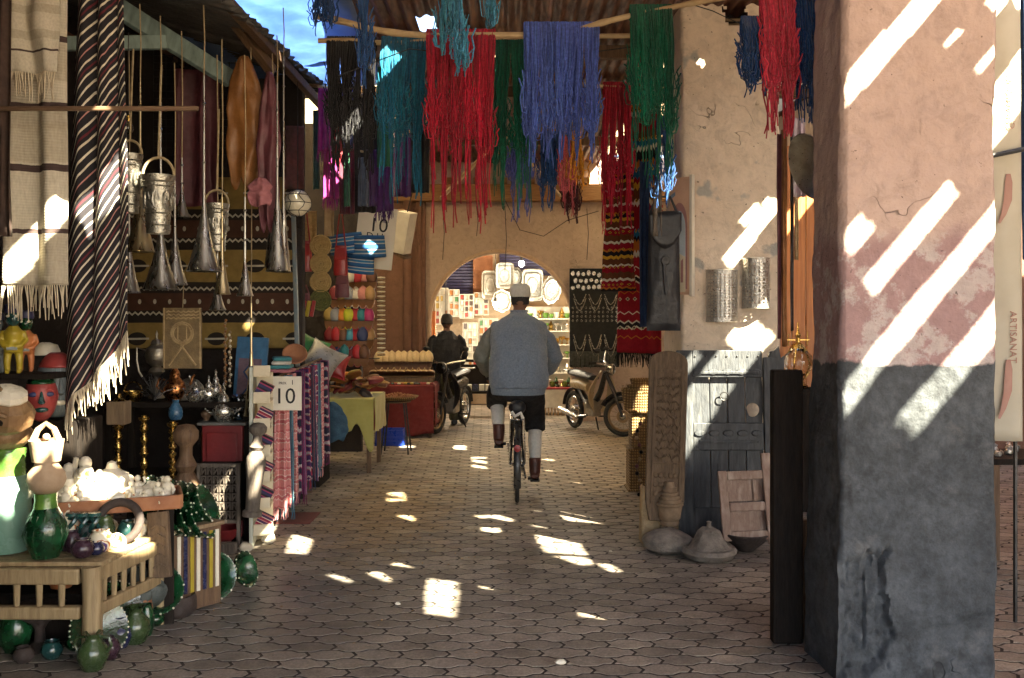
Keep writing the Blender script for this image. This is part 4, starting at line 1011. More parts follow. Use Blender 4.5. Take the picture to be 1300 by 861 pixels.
MB().box((0, 0, .57), (.26, .26, .34)).obj('upper_body', 'wicker', t, smooth=False, bev=.02)
for z in (.385, .005, .74): MB().box((0, 0, z), (.33, .33, .025)).obj('rim', 'wicker', t, smooth=False, bev=.008)
pts = [P(811+3*math.sin(k*1.3), 520+k*9, 8.2) for k in range(13)]
t = thing('beaded_strip', 'string of red tassels and beads hanging by the carved board', 'beads', pts[0])
MB().tube([q-pts[0] for q in pts], .006, 5).obj('cord', 'brownwood', t)
for k in range(1, 13): MB().ball(pts[k]-pts[0], .018, 8, 5).obj('bead', ('yarn_redpink', 'strawbeige', 'leather_ox')[k % 3], t)
# ---------------------------------------------------------------- left: awning, tarpaulin, beams
t = thing('awning', 'dark corrugated metal awning sloping over the brass stall', 'awning', (-1.7, 5.2, 3.5))
for k in range(4):
    mb = MB(); y0 = k*.95; y1 = y0+1.0; zt = .02*(k % 2)
    def fn(u, v, y0=y0, y1=y1, zt=zt):
        y = lerp(y0, y1, u); x = -2.25*v; jag = .03*math.sin(y*40)*(1 if v < .02 else 0)
        return V((x+jag, y, .06*y+.26*-x+zt+.018*math.sin(y*2*PI/.09)))
    mb.grid(fn, 60, 6, uv=False).obj('awning_sheet', 'greymetal', t, thick=.003, auto=80)
for x in (-.06, -1.2): MB().box((x, 1.9, -.07-.26*x+.14), (.06, 3.8, .07)).obj('batten', 'brownwood', t, smooth=False, bev=.006)
mb = MB().grid(lambda u, v: V((u*.85, v*1.15, .06*v+.10*u+.018*math.sin(v*1.15*2*PI/.09))), 6, 60, uv=False); o = mb.obj('metal_sheet', 'greymetal', thick=.003, auto=80); o.location = (-2.05, 5.1, 3.72); tag(o, 'loose corrugated sheet with jagged end above the blue tarpaulin', 'sheet')
def tarpfn(u, v): return V((-2.6+u*1.42, 6.78+v*2.25, 3.985-.20*min(1, v*2.5)*(1-.5*u)-.04*math.sin(PI*u)+.06*noise.noise(V((u*4, v*5, 2)))*min(1, v*4)+.03*noise.noise(V((u*11, v*14, 5)))*min(1, v*4)))
mb = MB().grid(tarpfn, 30, 40, uv=False); o = mb.obj('tarpaulin', 'tarp', thick=.002); tag(o, 'bright blue tarpaulin stretched between awning and roof', 'tarpaulin')
def beam(p0, p1, w_, h, mat, label, name='timber_beam', cat='beam'):
    a, b = V(p0), V(p1); d = b-a; mb = MB().box((0, 0, 0), (w_, h, d.length)); o = mb.obj(name, mat, smooth=False, bev=.006)
    o.location = (a+b)/2; o.rotation_euler = d.to_track_quat('Z', 'Y').to_euler(); return tag(o, label, cat)
beam(P(110, -15, 5.9), P(292, 100, 6.9), .05, .13, 'tealpaint', 'slanting grey green painted beam under the awning', name='painted_beam')
beam(P(60, 56, 6.0), P(212, 54, 6.3), .05, .09, 'tealpaint', 'level grey green painted beam meeting the slanting beam', name='painted_beam')
beam(P(150, 60, 6.3), P(140, 0, 6.3), .05, .07, 'tealpaint', 'short upright painted strut between the two painted beams', name='painted_strut', cat='strut')
beam(P(378, 466, 8.0), P(372, 250, 8.0), .035, .035, 'bluepole', 'slim blue grey corner pole of the brass stall', name='corner_pole', cat='pole')
beam(P(300, 30, 6.6), P(345, 90, 7.0), .07, .07, 'brownwood', 'rough brown branch propping the awning edge', name='branch', cat='branch')
wg = MB()
for k in range(14): wg.tube([P(195+8*k, 62, 8.0), P(195+8*k, 200, 8.0)], .003, 4)
for k in range(16): wg.tube([P(195, 62+9*k, 8.0), P(300, 62+9*k, 8.0)], .003, 4)
o = wg.obj('wire_grid', 'iron'); tag(o, 'black wire grid panel behind the hanging buckets', 'grid')
beam(P(-40, 138, 4.45), P(252, 138, 4.45), .022, .022, 'brownwood', 'horizontal brown hanging rail across the brass stall', name='hanging_rail', cat='rail')

# ---------------------------------------------------------------- left rugs
CR=(.50,.46,.37); CR2=(.40,.36,.28); DB=(.05,.03,.028)
stripe('rug_cream', band_stops([(2.2,CR),(.22,DB),(1.6,CR2),(.9,CR),(.18,DB),(2.3,CR2),(.10,CR),(.25,DB),(2.4,CR),(.2,DB),(2.2,CR2)]), 1.0, wob=.01)
stripe('rug_cream2', band_stops([(1.2,CR),(.5,CR2),(1,CR),(.5,CR2),(.6,CR),(.12,DB),(1.2,CR)]), 1.0, wob=.01)
hang('wool_blanket', 8, 84, -20, 362, 4.72, 'rug_cream', 'long cream wool blanket with dark bands and knotted fringe', 'blanket', fr=.15, frmat='creamyarn', folds=1.6, amp=.035, nv=40, thick=.012)
hang('wool_blanket', 16, 74, -20, 92, 4.58, 'rug_cream2', 'short cream wool blanket folded over the long one', 'blanket', fr=.12, frmat='creamyarn', folds=1.3, amp=.03, thick=.012, seed=2)
@custom('rug_diag')
def _(n):
    m, t, b, N, L = newmat(n); uv = coord(t, 'UV'); sp = N('ShaderNodeSeparateXYZ'); L(uv, sp.inputs[0]); u, v = sp.outputs[0], sp.outputs[1]
    # stripes climb across each fold of the gathered cloth
    k = math_(t, 'FRACT', math_(t, 'MULTIPLY', u, 2.4)); k = math_(t, 'ADD', k, math_(t, 'MULTIPLY', math_(t, 'SUBTRACT', noi(t, uv, 3, 2), .5), .5))
    q = math_(t, 'ADD', v, math_(t, 'MULTIPLY', k, .085))
    W_=(.60,.55,.44); K=(.012,.010,.014); Pk=(.42,.20,.18); Mr=(.10,.012,.02)
    o = ramp(t, math_(t, 'FRACT', math_(t, 'MULTIPLY', q, 6.5)), band_stops([(1.7,K),(.5,W_),(1.7,K),(.5,W_),(1.6,K),(.35,Pk),(1.7,K),(.5,W_),(.9,K),(.5,Mr),(.8,K),(.5,W_)]), True)
    o = mixc(t, .3, o, ramp(t, noi(t, uv, 50, 3), [(.3, .5), (.7, 1.3)]), 'MULTIPLY')
    L(o, b.inputs['Base Color']); b.inputs['Roughness'].default_value = .95; bump(t, b, noi(t, uv, 120, 3), .3, .004); return m
def diag_rug():
    Yr = 5.0; org = P(126, 0, Yr); t = thing('striped_blanket', 'black blanket with slanting white and pink stripes and white fringe', 'blanket', org)
    lx, rx = S(-42, Yr), S(40, Yr)
    def fn(u, v):
        zb = -S(lerp(520, 420, u**.8)+40*math.sin(PI*u)*.3, Yr); top = S(25, Yr)
        wd = lerp(.72, 1.0, min(1, v*1.4)); x = lerp(lx, rx, .5+(u-.5)*wd)+S(6, Yr)*(1-v)
        return V((x, -.06*abs(math.sin(u*2.4*PI))+noise.noise(V((u*3, v*3, 1)))*.02+.03*math.sin(u*20)*.2, lerp(top, zb, v)))
    mb = MB().grid(fn, 60, 60); mb.obj('cloth', 'rug_diag', t, thick=.01)
    fb = MB(); rs = random.Random(2)
    for i in range(70):
        p = fn(i/69, 1.0); l_ = rs.uniform(.08, .17)*(1.3 if i > 35 else 1); e = V((rs.gauss(0, .012), rs.gauss(0, .01), 0))
        fb.tube([p, p+V((0, 0, -l_*.5))+e, p+V((0, 0, -l_))+e*1.7], [.0045, .005, .003], 4)
    stuff(fb.obj('fringe', 'creamyarn', t))
diag_rug()
hang('brown_cloth', -12, 14, -10, 300, 4.5, 'browncloth', 'dark brown cloth hanging beside the cream blankets', 'cloth', folds=2, amp=.03)
hang('plaid_cloth', 222, 278, 88, 262, 7.4, 'leather_ox', 'dark maroon quilted cloth behind the hanging buckets', 'cloth', folds=2, amp=.03)
# hides
def hide(pts, Y, mat, label, lobes=2):
    xs = [p_[0] for p_ in pts]; ys = [p_[1] for p_ in pts]; c = P((min(xs)+max(xs))/2, min(ys), Y); W_, L_ = S(max(xs)-min(xs), Y), S(max(ys)-min(ys), Y); sd = xs[0]
    def fn(u, v):
        hw = W_/2*(.22+.78*min(1, v*3.2)**.7)*(1+.22*noise.noise(V((v*5, sd, 0))))*(1-.25*max(0, v-.8)/.2)
        dip = .10*L_*abs(math.sin(PI*lobes*u+.6))*v**3
        return V(((u-.5)*2*hw+.03*W_*math.sin(v*5+sd), -.02*math.sin(u*9+v*3)*v-.02*math.sin(PI*u)+.02*noise.noise(V((u*4, v*6, sd))), -L_*v*.92-dip))
    o = MB().grid(fn, 22, 30).obj('hide', mat, thick=.007); o.location = c
    return tag(o, label, 'hide')
hide([(300,92),(318,72),(328,80),(332,130),(334,200),(322,238),(306,228),(296,236),(293,200),(300,140),(288,110)], 6.7, 'leather_tan', 'large tan leather hide hung by the awning branch')
hide([(328,96),(340,92),(347,130),(350,210),(355,250),(342,292),(336,250),(330,200),(330,150)], 6.6, 'leather_ox', 'narrow oxblood leather hide beside the tan hide')
hide([(316,232),(332,226),(345,240),(330,262),(318,256)], 6.45, 'pinkcloth', 'small crumpled pink leather scrap below the tan hide', 1)
# ---------------------------------------------------------------- horns, buckets, bulb
HG = 'long metal horns hung in the brass stall'
def horn(x, ytop, ybot, hw, Y, mat, label, bell=None, rope=None):
    b0 = P(x, ybot, Y); Ln = S(ybot-ytop, Y); bl = S(bell or 75, Y); r_ = S(hw, Y)
    t = thing('metal_horn', label, 'horn', b0, group=HG)
    b_ = MB().lathe([(r_*.96, .0), (r_*1.05, .004), (r_, .012), (r_*.82, bl*.18), (r_*.5, bl*.5), (r_*.28, bl*.8), (r_*.16, bl), (.009, bl*1.25), (.007, Ln*.7), (.006, Ln)], 18).obj('bell', mat, t, auto=60)
    MB().lathe([(r_*1.04, 0), (r_*1.08, .005), (r_*1.02, .01)], 18).obj('rim', mat, b_)
    for q in (.55, .85): MB().lathe([(.008, Ln*q), (.013, Ln*q+.008), (.008, Ln*q+.016)], 8).obj('collar', mat, b_)
    rp = rope or 60; MB().tube([(0, 0, Ln), (.004, 0, Ln+S(rp*.5, Y)), (-.003, 0, Ln+S(rp, Y))], .004, 4).obj('cord', 'rope', t)
horn(178, 105, 320, 17, 5.7, 'hornbrass', 'long pale brass horn hanging behind the first bucket', 85, 100)
horn(204, 130, 368, 21, 5.9, 'hornmetal', 'wide belled steel horn hanging under the engraved bucket', 70, 110)
horn(222, 230, 362, 15, 6.3, 'hornmetal', 'dull steel horn half hidden behind the wide belled horn', 60, 150)
horn(259, 96, 345, 21, 5.9, 'hornmetal', 'wide belled steel horn on the long straight stem', 75, 90)
horn(282, 250, 374, 10, 6.1, 'hornbrass', 'small brass horn hanging below the third bucket', 55, 200)
horn(276, 300, 394, 10, 6.4, 'hornmetal', 'small dark steel horn lowest above the carved panel', 35, 230)
horn(311, 250, 376, 10, 6.2, 'hornmetal', 'slender steel horn hanging alone before the mud cloth', 45, 180)
horn(352, 105, 345, 14, 6.5, 'hornmetal', 'bright steel horn at the front of the clustered three', 95, 60)
horn(346, 128, 340, 10, 6.7, 'hornmetal', 'thin steel horn at the left of the clustered three', 90, 60)
horn(360, 70, 346, 9, 6.7, 'hornmetal', 'long stemmed steel horn at the right of the clustered three', 95, 60)
horn(231, 200, 276, 9, 6.4, 'hornmetal', 'little steel horn beside the engraved bucket', 35, 160)
horn(319, 385, 528, 9, 6.75, 'hornbrass', 'pale brass horn standing against the blue painted panel', 85, 330)
horn(164, 250, 372, 13, 6.4, 'hornmetal', 'shadowed steel horn behind the black striped blanket', 60, 200)
BKT = 'engraved metal buckets on the brass stall rail'
def bucket(l, r, top, bot, Y, label, ropex=0):
    b0 = P((l+r)/2, bot, Y); h = S(bot-top, Y); R0 = S((r-l)/2, Y); t = thing('bucket', label, 'bucket', b0, group=BKT)
    b_ = MB().lathe([(0, 0), (R0*.66, 0), (R0*.70, h*.04), (R0*.66, h*.1), (R0*.72, h*.3), (R0*.90, h*.82), (R0*.92, h*.9), (R0, h*.96), (R0, h), (R0*.94, h), (R0*.85, h*.8), (R0*.6, h*.1), (0, h*.08)], 26).obj('body', 'pewter', t, auto=50)
    for q, rr in ((.14, .685), (.34, .74), (.80, .90), (.88, .925)): MB().tube([(R0*rr*math.cos(2*PI*k/26), R0*rr*math.sin(2*PI*k/26), h*q) for k in range(26)], .005, 5, closed=True).obj('band', 'pewter', b_)
    for k in range(9):      # raised scrolls round the middle
        a = 2*PI*k/9; 
        pts = [((R0*(.80+.05*0)+.004)*math.cos(a+.22*math.cos(q*.8)), (R0*.80+.004)*math.sin(a+.22*math.cos(q*.8)), h*(.57+.15*math.sin(q*.8))) for q in range(7)]
        MB().tube(pts, .005, 4).obj('scroll', 'pewter', b_)
    hp = [(R0*.95*math.cos(PI*k/10), 0, h+R0*1.1*math.sin(PI*k/10)) for k in range(11)]; MB().tube(hp, .008, 6).obj('handle', 'rope', t)
    MB().tube([(0, 0, h+R0*1.1), (.01, 0, h+R0*1.1+.3), (0, .05, h+R0*1.1+.55)], .006, 5).obj('cord', 'rope', t)
bucket(149, 181, 196, 271, 5.55, 'pale engraved bucket hanging by the black striped blanket')
bucket(180, 222, 223, 297, 5.5, 'largest engraved bucket hanging at the rail\'s middle')
bucket(259, 291, 259, 319, 6.3, 'small engraved bucket hanging before the maroon cloth')
t = thing('light_bulb', 'bare glass light bulb dangling by the striped blanket', 'bulb', P(163, 170, 5.6)); MB().lathe([(0, 0), (.022, .008), (.032, .03), (.028, .05), (.014, .075)], 12).obj('glass', 'glass', t); MB().lathe([(.015, .072), (.015, .105), (.006, .115), (0, .116)], 10).obj('cap', 'brass', t); MB().tube([(0, 0, .11), (0, 0, .6)], .003, 4).obj('flex', 'iron', t)
t = thing('netted_globe', 'white netted globe lamp hanging by the shawls', 'globe lamp', P(378, 258, 7.0)); MB().ball((0, 0, 0), .098, 20, 12).obj('globe', 'ceramic', t)
for k in range(6): MB().tube([(.10*math.sin(PI*q/10)*math.cos(k*PI/3+.25*math.sin(q*1.5)), .10*math.sin(PI*q/10)*math.sin(k*PI/3+.25*math.sin(q*1.5)), .10*math.cos(PI*q/10)) for q in range(11)], .003, 4).obj('net_cord', 'iron', t)
for z in (-.06, 0, .06): MB().tube([(math.sqrt(.01-z*z)*math.cos(2*PI*q/18), math.sqrt(.01-z*z)*math.sin(2*PI*q/18), z+.012*math.sin(q*PI)) for q in range(18)], .003, 4, closed=True).obj('net_cord', 'iron', t)
MB().tube([(0, 0, .1), (0, 0, .9)], .004, 4).obj('cord', 'iron', t)
# ---------------------------------------------------------------- mud cloth backdrop
@custom('mudcloth')
def _(n):
    m, t, b, N, L = newmat(n); uv = coord(t, 'UV'); sp = N('ShaderNodeSeparateXYZ'); L(uv, sp.inputs[0]); u, v = sp.outputs[0], sp.outputs[1]
    MU=(.28,.19,.055); BKc=(.022,.016,.012); BR=(.075,.032,.018)
    f = math_(t, 'FRACT', math_(t, 'MULTIPLY', v, 2.35))
    o = ramp(t, f, band_stops([(.44,MU),(.05,BKc),(.10,BKc),(.24,BR),(.10,BKc),(.07,BKc)]), True)
    zz = math_(t, 'MULTIPLY', math_(t, 'PINGPONG', math_(t, 'MULTIPLY', u, 30), .5), .07)
    for c in (.515, .855):
        ln = math_(t, 'LESS_THAN', math_(t, 'ABSOLUTE', math_(t, 'SUBTRACT', f, math_(t, 'ADD', zz, c))), .014); o = mixc(t, ln, o, (.52,.48,.38))
    fu = math_(t, 'SUBTRACT', math_(t, 'FRACT', math_(t, 'MULTIPLY', u, 4.5)), .5); fv = math_(t, 'MULTIPLY', math_(t, 'SUBTRACT', f, .22), 2.6)
    rr = math_(t, 'ADD', math_(t, 'POWER', fu, 2), math_(t, 'POWER', fv, 2))
    o = mixc(t, math_(t, 'LESS_THAN', rr, .055), o, BKc)
    lens = math_(t, 'MULTIPLY', math_(t, 'LESS_THAN', math_(t, 'ABSOLUTE', fv), .035), math_(t, 'LESS_THAN', math_(t, 'ABSOLUTE', fu), .30)); o = mixc(t, lens, o, (.5,.46,.36))
    du = math_(t, 'SUBTRACT', math_(t, 'FRACT', math_(t, 'MULTIPLY', u, 12)), .5); dv = math_(t, 'MULTIPLY', math_(t, 'SUBTRACT', f, .71), 3.2)
    o = mixc(t, math_(t, 'LESS_THAN', math_(t, 'ADD', math_(t, 'POWER', du, 2), math_(t, 'POWER', dv, 2)), .012), o, (.5,.46,.36))
    o = mixc(t, .45, o, ramp(t, noi(t, uv, 18, 5), [(.3, .5), (.7, 1.3)]), 'MULTIPLY')
    L(o, b.inputs['Base Color']); b.inputs['Roughness'].default_value = .95; bump(t, b, noi(t, uv, 150, 3), .3, .004); return m
hang('mud_cloth', 150, 374, 225, 442, 8.2, 'mudcloth', 'mustard and black patterned mud cloth behind the horns', 'cloth', folds=1.5, amp=.015, nu=60, nv=40)
# carved hanging panel
def carved_panel():
    a = P(208, 468, 6.5); b = P(256, 391, 6.5); w_, h = b.x-a.x, b.z-a.z; t = thing('hanging_carving', 'tan carved panel with ring motif hanging below the horns', 'panel', ((a.x+b.x)/2, 6.5, a.z))
    MB().box((0, 0, h/2), (w_, .022, h)).obj('board', 'tanpanel_shade', t, smooth=False, bev=.003)  # recess shade put into a darker board colour behind the relief
    ring = lambda r, cx, cz, n=20: [(cx+r*math.cos(2*PI*k/n), -.013, cz+r*math.sin(2*PI*k/n)) for k in range(n)]
    for r_ in (.075, .062): MB().tube(ring(r_, 0, h*.58), .007, 5, closed=True).obj('carved_ring', 'tanpanel', t)
    for s_ in (-1, 1):
        MB().tube([(s_*.095, -.013, h*.05), (0, -.013, h*.36), (s_*-.01, -.013, h*.40)], .008, 5).obj('carved_scroll', 'tanpanel', t)
        MB().tube([(s_*.03, -.013, h*.70), (s_*.03, -.013, h*.48), (s_*.012, -.013, h*.46)], .005, 4).obj('carved_scroll', 'tanpanel', t)
    for r_ in range(3):
        for k in range(7): MB().tube([(-w_/2+.02+k*.034, -.012, h*.82+r_*.022), (-w_/2+.037+k*.034, -.012, h*.84+r_*.022), (-w_/2+.052+k*.034, -.012, h*.82+r_*.022)], .006, 4).obj('carved_chevron', 'tanpanel', t)
    for x in (-w_/2+.006, w_/2-.006): MB().box((x, -.012, h/2), (.01, .014, h)).obj('edge', 'tanpanel', t, smooth=False)
    MB().tube([(0, 0, h), (.01, 0, h+.25)], .003, 4).obj('cord', 'rope', t)
carved_panel()
# ---------------------------------------------------------------- brass stall furniture
t = thing('stall_table', 'long dark table carrying the metal teaware', 'table', (-2.42, 7.05, .017))
MB().box((0, 0, .985), (1.1, .5, .04)).obj('top', 'darkwood', t, smooth=False, bev=.005); MB().box((0, 0, .45), (1.0, .42, .03)).obj('shelf', 'darkwood', t, smooth=False, bev=.005)
for sx in (-1, 1):
    for sy in (-1, 1): MB().box((sx*.5, sy*.2, .48), (.05, .05, .96)).obj('leg', 'darkwood', t, smooth=False, bev=.005)
TZ = 1.022
def on(px, Y, z): return (P(px, 400, Y).x, Y, z)
def teapot(px, Y, z, s, mat, label, tall=1.0, rz=0):
    t = thing('teapot', label, 'teapot', on(px, Y, z), rz)
    pr = [(0, 0), (.04, 0), (.045, .008), (.06, .03), (.068, .06), (.055, .09), (.032, .11), (.03, .12)]
    MB().lathe([(r_*s, q*s*tall) for r_, q in pr], 18).obj('body', mat, t); MB().lathe([(r_*s, q*s*tall) for r_, q in [(.033, .12), (.03, .135), (.012, .16), (.008, .175), (.014, .185), (.003, .205), (0, .206)]], 14).obj('lid', mat, t)
    MB().tube([(.055*s, 0, .05*s*tall), (.09*s, 0, .07*s*tall), (.10*s, 0, .11*s*tall), (.115*s, 0, .125*s*tall)], [.014*s, .010*s, .007*s, .006*s], 8).obj('spout', mat, t)
    MB().tube([(-.05*s, 0, .10*s*tall), (-.09*s, 0, .11*s*tall), (-.105*s, 0, .07*s*tall), (-.06*s, 0, .035*s*tall)], .006*s, 6).obj('handle', mat, t)
teapot(222, 6.95, TZ, 1.2, 'copper', 'tall copper teapot beside the silver dome', 1.25, .3); teapot(248, 6.85, TZ, .95, 'silver', 'round silver teapot in front of the silver dome', .8, 2.8)
teapot(265, 6.9, TZ, .7, 'silver', 'small pointed silver teapot beside the round teapot', 1.3, .2); teapot(274, 7.05, TZ, .75, 'silver', 'taller pointed silver teapot behind the small one', 1.45, 1)
t = thing('food_dome', 'ribbed silver dome cover on the dark table', 'dome', on(241, 7.05, TZ)); MB().lathe([(.115, 0), (.118, .008), (.112, .04), (.095, .10), (.06, .14), (.02, .158), (0, .16)], 20).obj('dome', 'pewter', t); MB().ball((0, 0, .168), .012, 8, 6).obj('knob', 'silver', t)
t = thing('metal_urn', 'round silver urn with finial on a stand behind the table', 'urn', on(199, 7.15, TZ)); MB().lathe([(0, 0), (.06, 0), (.05, .02), (.018, .05), (.016, .16), (.03, .18), (.06, .20), (.05, .22), (.03, .235)], 18).obj('stand', 'tin2', t); MB().lathe([(.03, .235), (.07, .27), (.085, .32), (.075, .375), (.04, .40), (.045, .41), (.03, .44), (0, .445)], 20).obj('bowl', 'tin2', t); MB().lathe([(.012, .44), (.008, .47), (.012, .48), (.002, .51), (0, .512)], 8).obj('finial', 'tin2', t)
MB().tube([(-.085, 0, .36), (-.15, 0, .38), (-.15, 0, .28), (-.135, 0, .20), (-.11, 0, .16)], .007, 6).obj('spout', 'tin2', t)
t = thing('brass_pot', 'small brass pot with bail handle on the dark table', 'pot', on(169, 6.9, TZ)); MB().lathe([(0, 0), (.05, 0), (.065, .03), (.07, .07), (.062, .072), (.055, .03), (0, .012)], 16).obj('body', 'brass', t); MB().tube([(.065*math.cos(PI*k/8), 0, .07+.07*math.sin(PI*k/8)) for k in range(9)], .005, 5).obj('handle', 'brass', t)
def candlestick(px, Y, z, h, r_, mat, label):
    t = thing('candlestick', label, 'candlestick', on(px, Y, z)); pr = [(0, 0), (r_, 0), (r_*.95, .015), (r_*.5, .03), (.014, .05)]; n = 6
    for k in range(n):
        zc = .06+(h-.10)*(k+.5)/n; hh = (h-.10)/n/2; pr += [(.012, zc-hh), (.024+.006*(k % 2), zc-hh*.3), (.026, zc+hh*.2), (.012, zc+hh*.9)]
    MB().lathe(pr+[(.012, h-.05)], 14).obj('stem', mat, t); MB().lathe([(.012, h-.05), (.035, h-.03), (.038, h-.012), (.018, h-.01), (.02, h), (0, h)], 14).obj('cup', mat, t)
candlestick(150, 6.5, .32, .58, .06, 'brass', 'tall brass candlestick under the wooden lantern box'); candlestick(183, 6.5, .36, .60, .07, 'brass', 'thick banded brass candlestick on the lower shelf'); candlestick(219, 6.5, .50, .42, .06, 'brass', 'short brass candlestick beside the turned column')
t = thing('lantern_box', 'wooden lantern box with brass corner standing on candlestick', 'lantern', on(151, 6.5, .90)); MB().box((0, 0, .08), (.13, .12, .16)).obj('body', 'oldwood', t, smooth=False, bev=.01); MB().lathe([(.05, .16), (.02, .18), (.012, .21), (0, .212)], 10).obj('cap', 'brass', t)
lathe_thing('blue_vase', [(0, 0), (.035, 0), (.05, .03), (.045, .08), (.02, .12), (.028, .14), (0, .14)], 'blueglaze', on(223, 6.55, .925), 'small blue glazed vase on the short brass candlestick', 'vase')
t = thing('iron_bouquet', 'spiky black iron flower bunch on the dark table', 'ornament', on(196, 6.75, TZ)); rs = random.Random(6)
for k in range(26):
    a = rs.uniform(0, 6.28); e = rs.uniform(.1, 1.2); l_ = rs.uniform(.08, .2); q = V((math.cos(a)*math.sin(e), math.sin(a)*math.sin(e), math.cos(e)))*l_
    MB().tube([(0, 0, .02), tuple(q*.5+V((0, 0, .03))), tuple(q)], .0035, 4).obj('stem', 'iron', t); MB().ball(q, .009, 6, 4).obj('flower', 'iron', t)
# red cupboard, blue painted panel, lattice chest, turned posts
t = thing('red_cupboard', 'dark red painted cupboard with grey top under a teapot', 'cupboard', (P(291, 400, 6.95).x, 6.95, .017)); w_ = S(50, 6.95)
MB().box((0, 0, .44), (w_, .34, .80)).obj('body', 'redpaint', t, smooth=False, bev=.006); MB().box((0, 0, .852), (w_+.06, .38, .022)).obj('top', 'greytop', t, smooth=False, bev=.005)
MB().box((0, -.178, .68), (w_-.07, .018, .22)).obj('drawer_front', 'redpaint', t, smooth=False, bev=.006); MB().box((0, -.178, .35), (w_-.07, .018, .36)).obj('door', 'redpaint', t, smooth=False, bev=.006)
teapot(284, 6.85, .882, 1.25, 'silver', 'large ribbed silver teapot on the red cupboard', 1.0, .1)
lathe_thing('glass_lantern', [(.001, 0), (.05, 0), (.055, .01), (.045, .03), (.05, .06), (.055, .15), (.05, .17), (.06, .18), (.05, .17), (.045, .06), (.001, .03)], 'glass', on(303, 6.95, .882), 'clear glass jar beside the large silver teapot', 'jar')
t = thing('painted_door', 'blue painted wooden panel with diamond motifs behind the horn', 'panel', (P(314, 400, 7.3).x, 7.3, .86), rot=(R(-5), R(3), 0)); w_ = S(40, 7.3); h = .62
MB().box((0, 0, h/2), (w_, .03, h)).obj('board', 'bluepaint', t, smooth=False, bev=.005)
MB().box((-.005, -.017, h*.42), (w_*.72, .008, h*.62)).obj('inset', 'mauvepaint', t, smooth=False)
for z in (.56, .28):
    for q, ma in ((.055, 'navycloth'), (.038, 'ochrepaint'), (.018, 'bluepaint')): MB().prism([(-q, 0), (0, -q*1.4), (q, 0), (0, q*1.4)], lambda p: V((p[0], -.02, p[1]+h*z)), lambda p, q=q: V((p[0], -.03+q*.1, p[1]+h*z))).obj('diamond', ma, t, smooth=False)
def bead_string(px, y0, y1, Y, n, mats, label):
    t = thing('bead_string', label, 'beads', P(px, y1, Y)); L_ = S(y1-y0, Y)
    MB().tube([(0, 0, 0), (0, 0, L_)], .003, 4).obj('cord', 'rope', t)
    for k in range(n): MB().ball((.006*math.sin(k*2), 0, L_*(k+.5)/n), .011, 6, 4).obj('bead', mats[k % len(mats)], t)
bead_string(286, 405, 490, 6.9, 24, ('oldwood', 'leather_tan'), 'string of brown wooden beads beside the blue panel')
bead_string(292, 420, 492, 6.95, 20, ('ceramic', 'oldwood'), 'string of pale beads next to the brown beads')
t = thing('carved_chest', 'dark carved lattice chest on legs below the red cupboard', 'chest', (P(278, 400, 6.65).x, 6.65, .017)); w_ = S(55, 6.65); h = .42; z0 = .17
MB().box((0, .1, z0+h/2), (w_-.01, .18, h-.01)).obj('box', 'darkwood', t, smooth=False, bev=.004)
for x in (-w_/2+.012, w_/2-.012): MB().box((x, -.005, (z0+h)/2), (.024, .03, z0+h)).obj('leg', 'greywood', t, smooth=False, bev=.003)
for z in (z0+.012, z0+h-.012): MB().box((0, -.004, z), (w_-.05, .028, .024)).obj('rail', 'greywood', t, smooth=False, bev=.003)
for r_ in range(6):
    for k in range(6):
        x = -w_/2+.045+k*(w_-.09)/5; z = z0+.055+r_*.062
        mb = MB(); mb.box((x-.014, .002, z), (.007, .018, .05)).box((x+.014, .002, z), (.007, .018, .05)).box((x, .002, z+.024), (.036, .018, .007))
        if (r_+k) % 2: mb.box((x, .002, z), (.007, .018, .05), ry=.6)
        else: mb.tube([(x-.012, -.002, z-.018), (x, -.006, z+.016), (x+.012, -.002, z-.018)], .004, 4)
        mb.obj('carved_square', 'greywood', t, smooth=False)
lathe_thing('red_bowl', [(0, .02), (.04, .0), (.05, .015), (.09, .05), (.11, .10), (.105, .105), (.08, .06), (0, .035)], 'redpaint', on(286, 6.68, .045), 'dark red bowl standing under the carved chest', 'bowl')
t = thing('wooden_stand', 'short carved wooden stand on the pavers before the red bowl', 'stand', on(281, 6.45, .017)); MB().box((0, 0, .045), (.20, .07, .07)).obj('block', 'greywood', t, smooth=False, bev=.006)
for k in range(9): MB().box((-.088+.022*k, -.036, .05), (.008, .012, .05)).obj('flute', 'greywood', t, smooth=False)
def turned(px, Y, y0, y1, r_, mat, label, tilt=0):
    b0 = P(px, y1, Y); h = S(y1-y0, Y); pr = [(0, 0), (r_*1.1, 0), (r_*1.1, h*.05), (r_*.8, h*.07), (r_*.85, h*.30), (r_*1.0, h*.45), (r_*1.15, h*.55), (r_*1.05, h*.63), (r_*.6, h*.70), (r_*.85, h*.74), (r_*.5, h*.80), (r_*.5, h*.86), (r_*.95, h*.90), (r_*1.0, h*.95), (r_*.6, h*.99), (0, h)]
    mb = MB().lathe(pr, 12); o = mb.obj('turned_post', mat, auto=45); o.location = b0; o.rotation_euler = (0, tilt, 0); return tag(o, label, 'post')
turned(320, 6.5, 536, 655, .062, 'greywood', 'weathered turned wooden post beside the carved chest', R(4)); turned(236, 6.2, 538, 742, .085, 'brownwood', 'thick brown turned column standing left of the carved chest'); turned(262, 6.9, 520, 600, .04, 'brownwood', 'slim turned post in shadow behind the thick column')
